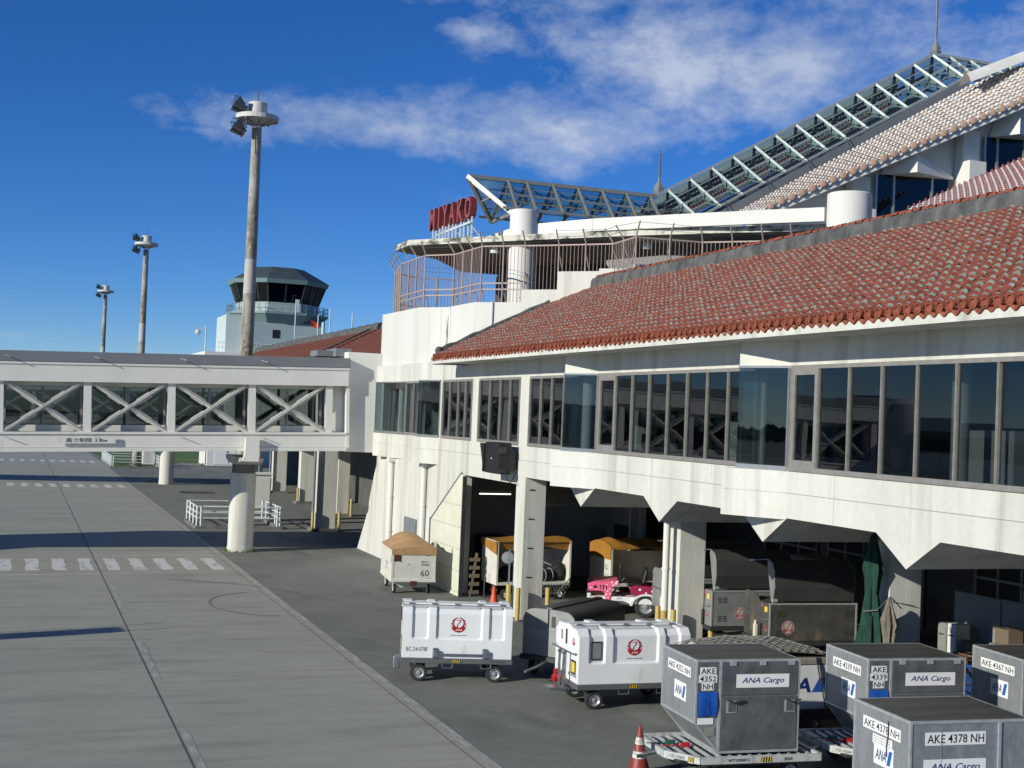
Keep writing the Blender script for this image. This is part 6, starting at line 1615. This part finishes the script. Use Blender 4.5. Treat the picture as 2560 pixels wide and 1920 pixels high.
# ------------------------------------------------------------------ dollies
def dolly(label, loc, rz, code, L=2.75, D=1.72):
    c = thing('container_dolly', label, 'dolly', (*loc, 0), rz, 'container dollies')
    m = MB(); poly = [(.0, .55), (.45, 0), (L, 0), (L, D), (.0, D)]
    n = len(poly)
    for (a, b) in zip(poly, poly[1:]+poly[:1]):
        m.beam((*a, .435), (*b, .435), .07, .12)
    m.build('side_rail', mat('dolly_paint', (.50,.52,.50), .5, c2=(.30,.27,.22), scale=5, lo=.5, hi=.7) if 'dolly_paint' not in MT else MT['dolly_paint'], c)
    m = MB(); m.box((.1, .15, .36), (L-.05, D-.1, .40)); m.build('under_tray', DSTEEL, c)
    for k in range(14):
        x = .12+k*.19; y0 = .08 if x > .45 else .60-.55*x/.45
        m = MB(); m.cyl((x, y0+.05, .455), (x, D-.08, .455), .035, n=8); m.build('roller', RAIL, c, smooth=True)
    m = MB(); m.box((.5, .02, .33), (L, .10, .375)); m.build('rusty_lower_rail', RUST, c)
    fr = Frame((0, -.036, 0), (1, 0, 0), (0, 0, 1))
    letters(fr, 'WT1000KG', 1.15, .435, .42, .055, INK, c, d=.003, bold=.02); stripes(fr, 1.68, .435, .2, .085, c); letters(fr, 'ANA', 2.1, .435, .17, .06, INK, c, d=.003, bold=.02, shear=.2)
    a, b = Vector((0, .55, 0)), Vector((.45, 0, 0)); u = (b-a).normalized(); fa = Frame(a+Vector((-.022, -.03, 0)), u, (0, 0, 1))
    p = plate(fa, .30, .435, .55, .13, MT['dolly_paint'], c, 'code_plate', .006); letters(fa, code, .26, .44, .3, .055, INK, p, d=.009, bold=.02); stripes(Frame(a+Vector((-.028, -.037, 0)), u, (0, 0, 1)), .53, .435, .1, .09, c)
    for x in (.62, L-.5):
        for y in (.2, D-.2): wheel(c, (x, y, .17), .17, .11)
    m = MB(); m.box((.5, .5, .2), (L-.4, .58, .36)); m.box((.5, D-.58, .2), (L-.4, D-.5, .36)); m.build('under_frame', DSTEEL, c)
    m = MB(); m.tube([(.1, .9, .40), (-.35, .75, .36), (-.55, .55, .40)], .035, 6); m.build('tow_bar', STEEL, c)
    for x, y, mm in ((.42, .75, 'coupler_red'), (.2, .95, 'green_lever')):
        if mm not in MT: mat('green_lever', (.02,.10,.06), .5)
        m = MB(); m.box((x, y, .47), (x+.16, y+.09, .55)); m.tube([(x, y+.05, .5), (x-.35, y+.1, .5)], .012, 5); m.build('stop_lever', MT[mm], c, bevel=.015)
    return c
dolly('roller dolly with pale rails under the foremost left container, beside the striped cone', (10.87, 19.62), -.094, 'CD-10203')
dolly('roller dolly in shadow under the middle container, half hidden', (14.1, 19.3), -.11, 'CD-10204')
dolly('roller dolly under the container cut by the right picture edge', (17.1, 18.8), -.1, 'CD-10206')
dolly('roller dolly below the bottom right container, just outside the frame', (11.7, 14.9), -.1, 'CD-10205')
# white netted pallet with big letters behind the first container
pa = thing('netted_pallet', 'white wrapped pallet with large ANA letters under a rope net', 'pallet', (13.2, 22.6, 0), -.02)
m = MB(); m.box((0, 0, .47), (3.1, 1.6, 1.38)); m.build('wrapped_load', WSHEET, pa, bevel=.02)
m = MB(); m.box((-.02, -.02, 1.38), (3.12, 1.62, 1.52)); m.build('load_top_edge', CARGO, pa, bevel=.03)
def hump(u, v): return (.0+3.0*u, .02+1.55*v, 1.53+.34*(math.sin(math.pi*min(1, u*1.05+.02))**.5)*(math.sin(math.pi*min(1, max(0, v*.86+.1)))**.6)*(1-.35*u)+.03*math.sin(u*17)*math.sin(v*9))
m = MB(); m.grid(hump, 24, 12); m.build('cargo_hump', CARGO, pa, smooth=True)
m = MB()
for k in range(60):
    o = -1+k*2/30
    for s_ in (1, -1):
        p = []
        for i in range(13):
            v = i/12; u = o+s_*v*.55 if s_ > 0 else o+.55-v*.55
            if 0 <= u <= 1: q = hump(u, v); p.append((q[0], q[1], q[2]+.03))
        if len(p) > 1: m.tube(p, .012, 4)
m.build('rope_net', ROPE, pa)['kind'] = 'stuff'
m = MB()
for x in (1.95, 2.0, 2.35): m.tube([(x+.5, -.03, 1.55), (x+.62, -.05, 1.0), (x+.75, -.06, .5)], .016, 5)
m.build('tie_cord', DSTEEL, pa)
fp = Frame((0, 0, 0), (1, 0, 0), (0, 0, 1))
letters(fp, 'ANA', 1.76, .97, 1.2, .30, NAVY, pa, d=.004, bold=.025, shear=.2)
m = MB(); m.add([fp.at(x, z, .004) for x, z in ((2.38, .82), (2.62, .82), (2.74, 1.12), (2.56, 1.12))], [(0, 1, 2, 3)]); m.build('blue_flash', BLUE, pa)
m = MB(); m.add([fp.at(x, z, .0045) for x, z in ((2.62, .82), (2.80, .82), (2.80, 1.12), (2.74, 1.12))], [(0, 1, 2, 3)]); m.build('pale_flash', CYAN, pa)
m = MB(); m.box((-.05, -.05, .36), (3.15, 1.65, .47)); m.build('pallet_base', DSTEEL, pa)
for k in range(9): m = MB(); m.cyl((.15+k*.35, -.055, .41), (.15+k*.35, -.02, .41), .035, n=8); m.build('net_stud', BLACK, pa)
for x in (.4, 2.6):
    for y in (.2, 1.4): wheel(pa, (x, y, .13), .13, .10)
m = MB(); m.box((0, 0, .24), (3.1, 1.6, .355)); m.build('dolly_frame', DSTEEL, pa)
m = MB(); m.grid(lambda u, v: (-.35+.45*u, .35+.4*v, 1.60+.22*math.sin(math.pi*u)*math.sin(math.pi*v)), 6, 6); m.build('straw_mat', CREAMP, pa, smooth=True)
# ------------------------------------------------------------------ cones, bollards, small things
def cone(label, x, y, h, r, m1, bands=()):
    c = thing('traffic_cone', label, 'traffic cone', (x, y, 0))
    m = MB(); m.lathe([(r, .03), (r*.92, .06), (.035, h-.02), (.02, h)], (0, 0, 0), 18); m.build('cone_body', m1, c, smooth=True)
    m = MB(); m.box((-r*1.25, -r*1.25, 0), (r*1.25, r*1.25, .03)); m.build('base', m1, c, bevel=.01)
    for z0, z1 in bands:
        f = lambda z: (r*.92)+(.035-r*.92)*(z-.06)/(h-.08)+.004
        m = MB(); m.lathe([(f(z0), z0), (f(z1), z1)], (0, 0, 0), 18); m.build('reflective_band', CWHITE, c, smooth=True)
    return c
cone('bright orange traffic cone behind the left white cart', 14.88, 39.5, .72, .17, ORANGE)
c2 = cone('faded red and white striped cone beside the container dolly', 10.6, 20.5, .86, .18, CRED, ((.30, .42), (.54, .66)))
m = MB(); m.lathe([(.19, .03), (.19, .10), (.13, .30), (.125, .31)], (0, 0, 0), 18); m.build('weight_collar', CRED, c2, smooth=True)
def bollard(label, x, y, h=1.02):
    c = thing('yellow_bollard', label, 'bollard', (x, y, 0), group='yellow bollards')
    m = MB(); m.lathe([(.075, 0), (.075, h-.02), (.06, h)], (0, 0, 0), 14); m.build('tube', YEL, c, smooth=True)
    m = MB(); m.lathe([(.12, 0), (.12, .03), (.075, .035)], (0, 0, 0), 14); m.build('foot_ring', CONCB, c)
    return c
bollard('yellow bollard left of the first pillar, below the round mirror', 14.62, 37.55)
bollard('yellow bollard at the near left corner of the first pillar', 14.62, 36.72)
bollard('yellow bollard at the right side of the first pillar', 15.6, 36.7)
bollard('yellow bollard left of the white drainpipe by the second pillar', 17.4, 32.85)
bollard('yellow bollard at the sunlit corner of the second pillar', 17.5, 32.1)
bollard('yellow bollard right of the second pillar beside the open-lid carts', 18.72, 32.1)
for i, (x, y, lb) in enumerate(((14.35, 64.75, 'left corner of the nearest far-wing pillar'), (15.72, 64.7, 'right corner of the nearest far-wing pillar'), (18.72, 74.2, 'narrow far-wing pillar in the middle'), (17.55, 84.0, 'foot of the third far-wing pillar'), (17.6, 94.0, 'foot of the fourth far-wing pillar'))):
    bollard('yellow bollard at the '+lb, x, y, 1.05)
mp = thing('mirror_post', 'thin steel post with a round mirror left of the first pillar', 'mirror post', (14.64, 37.6, 0))
m = MB(); m.cyl((0, 0, 1.0), (0, 0, 2.1), .028, n=8); m.build('post', STEEL, mp, smooth=True)
m = MB(); m.lathe([(.02, -.03), (.19, -.02), (.20, 0), (.19, .02), (.02, .05)], (0, 0, 0), 20); o = m.build('mirror_disc', GREYP, mp, smooth=True); o.location = (.02, .2, 1.82); o.rotation_euler = (rad(70), 0, rad(-20))
# white drainpipe with yellow foot by the second pillar
dp = thing('drainpipe', 'white drainpipe with yellow painted foot beside the second pillar', 'drainpipe', (17.42, 32.5, 0))
m = MB(); m.cyl((0, 0, .95), (0, 0, 3.75), .10, n=14)
for z in (2.1, 3.45): m.cyl((0, 0, z), (0, 0, z+.05), .125, n=14)
m.build('pipe', WALL2, dp, smooth=True)
m = MB(); m.cyl((0, 0, 0), (0, 0, .95), .104, n=14); m.build('yellow_foot', YEL, dp, smooth=True)
m = MB(); m.lathe([(.11, 3.75), (.17, 3.9), (.17, 4.05)], (0, 0, 0), 12); m.build('hopper', DSTEEL, dp)
# docking display on the wall
dk = thing('docking_display', 'black docking display box bracketed to the wall above the garage', 'display box', (14.4, 38.2, 4.5))
m = MB(); m.box((-.32, -.72, -.05), (.12, .52, .93)); m.build('housing', BLACK, dk, bevel=.03)
m = MB(); m.box((-.36, .52, -.03), (.02, .64, .88)); m.prism([(.64, .88), (.98, .88), (.70, .25), (.64, .0)], lambda y, z, x: (x, y, z), -.34, -.30); m.build('side_shade', BLACK, dk)
for q0, q1 in (((-.3, -.82, .60), (-.1, -.72, .80)), ((-.3, -.82, .0), (-.1, -.72, .10)), ((.12, -.5, .1), (.4, -.4, .7)), ((.12, .3, .1), (.4, .4, .7))):
    m = MB(); m.box(q0, q1); m.build('mounting_bracket', DSTEEL, dk)
m = MB(); m.tube([(-.1, -.78, .02), (-.05, -.82, -.2), (.15, -.65, -.32), (.35, -.5, -.05)], .015, 5); m.build('cable', BLACK, dk)
m = MB(); m.cyl((-.33, -.1, .42), (-.325, -.1, .42), .03, n=10); m.build('sensor', WHITE, dk)
# green netting tied to the third pillar
nt = thing('tied_netting', 'dark green netting tied in a bundle against the third pillar', 'netting', (17.5, 23.05, 0))
def netfn(h0, rx, ry, seedv):
    prof = [(.55*rx, 0.05), (.62*rx, .8), (.50*rx, 1.6), (.30*rx, 2.3), (.20*rx, 2.75), (.27*rx, 3.05), (.30*rx, 3.3), (.12*rx, 3.9), (.05*rx, 4.1)]
    m = MB(); n = 26; pts = []
    for j, (r_, z) in enumerate(prof):
        for i in range(n):
            t = 2*math.pi*i/n; rr = r_*(1+.24*math.sin(t*7+seedv+j*.45)+.12*math.sin(t*13+j*1.3)+.06*math.sin(j*2.1+seedv))
            pts.append((rr*.55*math.cos(t)-.12, rr*math.sin(t)*ry, z))
    m.add(pts, [(j*n+i, j*n+(i+1) % n, (j+1)*n+(i+1) % n, (j+1)*n+i) for j in range(len(prof)-1) for i in range(n)])
    return m
netfn(0, .85, .9, 0).build('green_bundle', NETM, nt, smooth=True)
m2 = netfn(0, .8, .8, 2); m2.v = [(x+.12, y-.42, z*.66) for x, y, z in m2.v]; m2.build('brown_bundle', NETB, nt, smooth=True)
m = MB(); m.tube([(.3, .55, 2.9), (-.1, .25, 2.45), (-.32, 0, 2.38), (-.2, -.3, 2.45), (.28, -.1, 2.7), (.3, -.2, 2.55)], .012, 5); m.tube([(.25, -.05, 3.0), (.3, -.1, 2.6), (.9, -.15, 2.5)], .01, 5); m.build('tie_rope', ROPE, nt)
# clutter in the right-hand bay
def crate_stack(label, x, y, z, n, w, d, h, m_, cols=1):
    for k in range(n):
        c = thing('storage_box', '%s, %s' % (label, ['lowest', 'second from the floor', 'third from the floor', 'fourth from the floor', 'topmost'][min(k, 4)]), 'box', (x, y, z+k*(h+.01)), 0, 'pale boxes stacked in the bay')
        b = MB(); b.box((-w/2, -d/2, 0), (w/2, d/2, h-.04)); b.build('box_body', m_, c, bevel=.01)
        b = MB(); b.box((-w/2-.01, -d/2-.01, h-.035), (w/2+.01, d/2+.01, h)); b.build('box_lid', m_, c, bevel=.008)
crate_stack('pale storage box in the left stack behind the open-lid carts', 24.3, 35.6, 1.0, 5, .9, .95, .22, PALEB)
crate_stack('pale storage box in the right stack behind the open-lid carts', 24.3, 34.55, 1.0, 5, .9, .95, .22, PALEB)
tb_ = thing('work_table', 'dark work table under the stacks of pale boxes', 'table', (24.3, 35.1, 0))
b = MB(); b.box((-.55, -1.2, .92), (.55, 1.2, .995)); b.build('table_top', DSTEEL, tb_)
for x in (-.5, .5):
    for y in (-1.1, 1.1): b = MB(); b.box((x-.03, y-.03, 0), (x+.03, y+.03, .92)); b.build('leg', DSTEEL, tb_)
for (y0, y1, z0, z1, lb) in ((23.75, 25.3, .55, 2.44, 'large pale board leaning at the back of the right-hand bay'), (22.0, 23.7, .55, 2.46, 'large pale board at the right edge, beside the other board')):
    b = MB(); b.box((21.5, y0, z0), (21.55, y1, z1)); o = tag(b.build('pale_board', PALEB, bevel=.005), lb, 'board')
    b = MB(); b.box((21.48, y0-.02, z1-.0), (21.57, y1+.02, z1+.03)); b.build('top_trim', GREYP, o)
    for yy in (y0+.1, y1-.15): b = MB(); b.box((21.49, yy, 0), (21.56, yy+.06, z0)); b.build('leg', GREYP, o)
def locker(label, x, y, w, d, h, m_, nd):
    c = thing('drawer_cabinet', label, 'cabinet', (x, y, 0)); b = MB(); b.box((-d/2, -w/2, 0), (d/2, w/2, h)); b.build('carcass', m_, c, bevel=.01)
    for k in range(nd):
        b = MB(); b.box((-d/2-.015, -w/2+.02, .05+k*(h-.08)/nd), (-d/2, w/2-.02, (k+1)*(h-.08)/nd)); q = b.build('drawer', m_, c, bevel=.005)
        b = MB(); b.box((-d/2-.03, -.08, .05+(k+.55)*(h-.08)/nd), (-d/2-.015, .08, .08+(k+.55)*(h-.08)/nd)); b.build('handle', DSTEEL, q)
locker('pale drawer cabinet in front of the boards', 20.9, 22.75, .65, .6, 1.62, PALEB, 4)
locker('low box-shaped cabinet against the left board', 21.1, 25.0, .3, .4, 1.75, PALEB, 3)
locker('narrow pale cabinet next to the low one', 21.05, 24.6, .3, .4, 1.78, WALL2, 3)
for x, y, z, s_, lb in ((21.0, 22.9, 1.62, .42, 'open carton on the drawer cabinet'), (21.1, 24.2, 1.2, .3, 'brown carton between the cabinets')):
    c = thing('carton', lb, 'carton', (x, y, z)); b = MB(); b.box((-s_/2, -s_/2, 0), (s_/2, s_/2, s_*.8)); b.build('carton_body', CARDB, c, bevel=.005)
    b = MB(); b.add([(-s_/2, -s_/2, s_*.8), (-s_/2, s_/2, s_*.8), (-s_*.8, s_/2, s_*.95), (-s_*.8, -s_/2, s_*.95)], [(0, 1, 2, 3)]); b.build('flap', CARDB, c)
st_ = thing('carton_stand', 'small stand under the brown carton', 'stand', (21.1, 24.2, 0)); b = MB(); b.box((-.2, -.2, 1.14), (.2, .2, 1.195)); b.build('top', DSTEEL, st_)
for x in (-.17, .17):
    for y in (-.17, .17): b = MB(); b.box((x-.015, y-.015, 0), (x+.015, y+.015, 1.14)); b.build('leg', DSTEEL, st_)
def trolley(label, x, y, rz, L=1.0, W=.62):
    c = thing('pipe_trolley', label, 'trolley', (x, y, 0), rz, 'rusty pipe trolleys')
    b = MB(); b.box((0, 0, .30), (L, W, .34)); b.build('deck', DSTEEL, c)
    for xx in (0, L):
        b = MB(); b.tube([(xx, .03, .32), (xx, .03, 1.25), (xx, .10, 1.36), (xx, W-.10, 1.36), (xx, W-.03, 1.25), (xx, W-.03, .32)], .022, 6); b.tube([(xx, .03, 1.0), (xx, W-.03, 1.0)], .014, 5); b.build('end_hoop', BROWNP, c, smooth=True)
    for z in (1.33, 1.08, .8):
        for yy in (.05, W-.05): b = MB(); b.tube([(0, yy, z), (L, yy, z)], .014, 5); b.build('side_rail', BROWNP, c)
    for xx in (.12, L-.12):
        for yy in (.08, W-.08): wheel(c, (xx, yy, .1), .1, .05)
    return c
trolley('rusty pipe trolley holding the blue crate at the right', 19.0, 22.6, .05)
trolley('rusty pipe trolley behind the one with the blue crate', 19.9, 22.95, -.15, 1.1)
bc = thing('blue_crate', 'blue plastic crate riding in the rusty trolley', 'crate', (19.45, 22.9, .345), .05)
b = MB(); b.box((-.4, -.22, 0), (.4, .22, .86)); b.build('crate_body', BLUEC, bc, bevel=.02)
b = MB(); b.tube([(-.42, -.24, .3), (.1, -.24, .85), (.42, -.24, .5)], .02, 5); b.tube([(-.42, -.24, .6), (.42, -.24, .2)], .02, 5); b.build('strap', BLACK, bc)
# shelf boxes near the garage door
pb = thing('pallet_stack', 'upright wooden pallets leaning inside the garage door', 'pallets', (14.95, 42.2, 0))
for k in range(5): b = MB(); b.box((-.1, -.35, .1+k*.28), (.25, -.28, .22+k*.28)); b.build('slat', CARDB, pb)
for y in (-.3, -.2): b = MB(); b.beam((-.05, y, 0), (.15, y-.02, 1.5), .06, .05); b.build('stringer', CARDB, pb)
gr = thing('hose_reel', 'dark hose reel cabinet deep in the garage', 'cabinet', (17.3, 46.6, 0)); b = MB(); b.box((-.5, -.3, 0), (.5, .3, 1.7)); b.build('cabinet_body', DSTEEL, gr, bevel=.03)
b = MB(); b.cyl((0, -.31, 1.1), (0, -.36, 1.1), .38, n=20); b.build('reel', GREYP, gr)
# hand truck hoops by the garage door
for x, y, lb in ((15.3, 41.6, 'bent steel hoop stand just inside the garage'),):
    c = thing('hoop_stand', lb, 'stand', (x, y, 0)); b = MB(); b.tube([(0, 0, 0), (0, 0, .8), (.3, 0, .8), (.3, 0, 0)], .015, 6); b.build('hoop', STEEL, c)
    b = MB(); b.box((-.1, -.1, 0), (.4, .1, .03)); b.build('foot', STEEL, c)
# ------------------------------------------------------------------ gate equipment just left of the view
tn = thing('telescopic_tunnel', 'boarding bridge tunnel swung towards the stand beyond the left edge', 'boarding bridge', (-12.5, 55.8, 0), rad(215))
m = MB(); m.lathe([(2.2, 3.6), (2.3, 3.8), (2.3, 7.6), (2.0, 7.9)], (0, 0, 0), 24); m.build('rotunda', BEAM, tn, smooth=True)
m = MB(); m.lathe([(.5, 0), (.5, 3.6)], (0, 0, 0), 18); m.build('rotunda_column', WALL2, tn, smooth=True)
for x0, x1, w, z0, z1 in ((1.8, 9, 1.5, 3.9, 6.9), (8.5, 15, 1.7, 3.7, 7.1)):
    m = MB(); m.box((x0, -w, z0), (x1, w, z1)); m.build('tunnel_section', BEAM, tn, bevel=.05)
    for s_ in (-1, 1): m = MB(); m.box((x0+.5, s_*w-.02, z0+1.2), (x1-.5, s_*w+.02, z0+2.3)); m.build('tunnel_window', GLASST, tn)
m = MB(); m.box((15, -1.9, 3.5), (17.5, 1.9, 7.2)); m.build('cab', BEAM, tn, bevel=.1)
m = MB(); m.box((11.5, -1.4, .9), (12, -1.0, 3.8)); m.box((11.5, 1.0, .9), (12, 1.4, 3.8)); m.box((11.3, -1.5, .6), (12.2, 1.5, .95)); m.build('drive_leg', STEEL, tn)
for y in (-1.2, 1.2): wheel(tn, (11.75, y, .5), .5, .4)
bl = thing('belt_loader', 'belt loader with raised conveyor parked beyond the left edge', 'belt loader', (-8.2, 33.2, 0), rad(8))
m = MB(); m.box((-1.6, -.9, .5), (1.6, .9, 1.1)); m.build('body', WHITEP, bl, bevel=.05)
m = MB(); m.beam((-2.6, .3, .9), (3.4, .3, 3.0), .8, .22); m.build('conveyor', DSTEEL, bl)
m = MB(); m.tube([(-2.6, -.15, 1.5), (3.2, -.15, 3.6)], .03, 6); m.tube([(-2.6, .75, 1.5), (3.2, .75, 3.6)], .03, 6); m.build('hand_rail', STEEL, bl)
m = MB(); m.box((-1.5, -.9, 1.1), (-.8, -.3, 2.1)); m.build('driver_cab', WHITEP, bl, bevel=.05)
m = MB(); m.beam((.6, .3, 1.1), (2.0, .3, 2.4), .12, .12); m.build('lift_arm', STEEL, bl)
for x in (-1.1, 1.1):
    for y in (-.8, .8): wheel(bl, (x, y, .36), .36, .22)
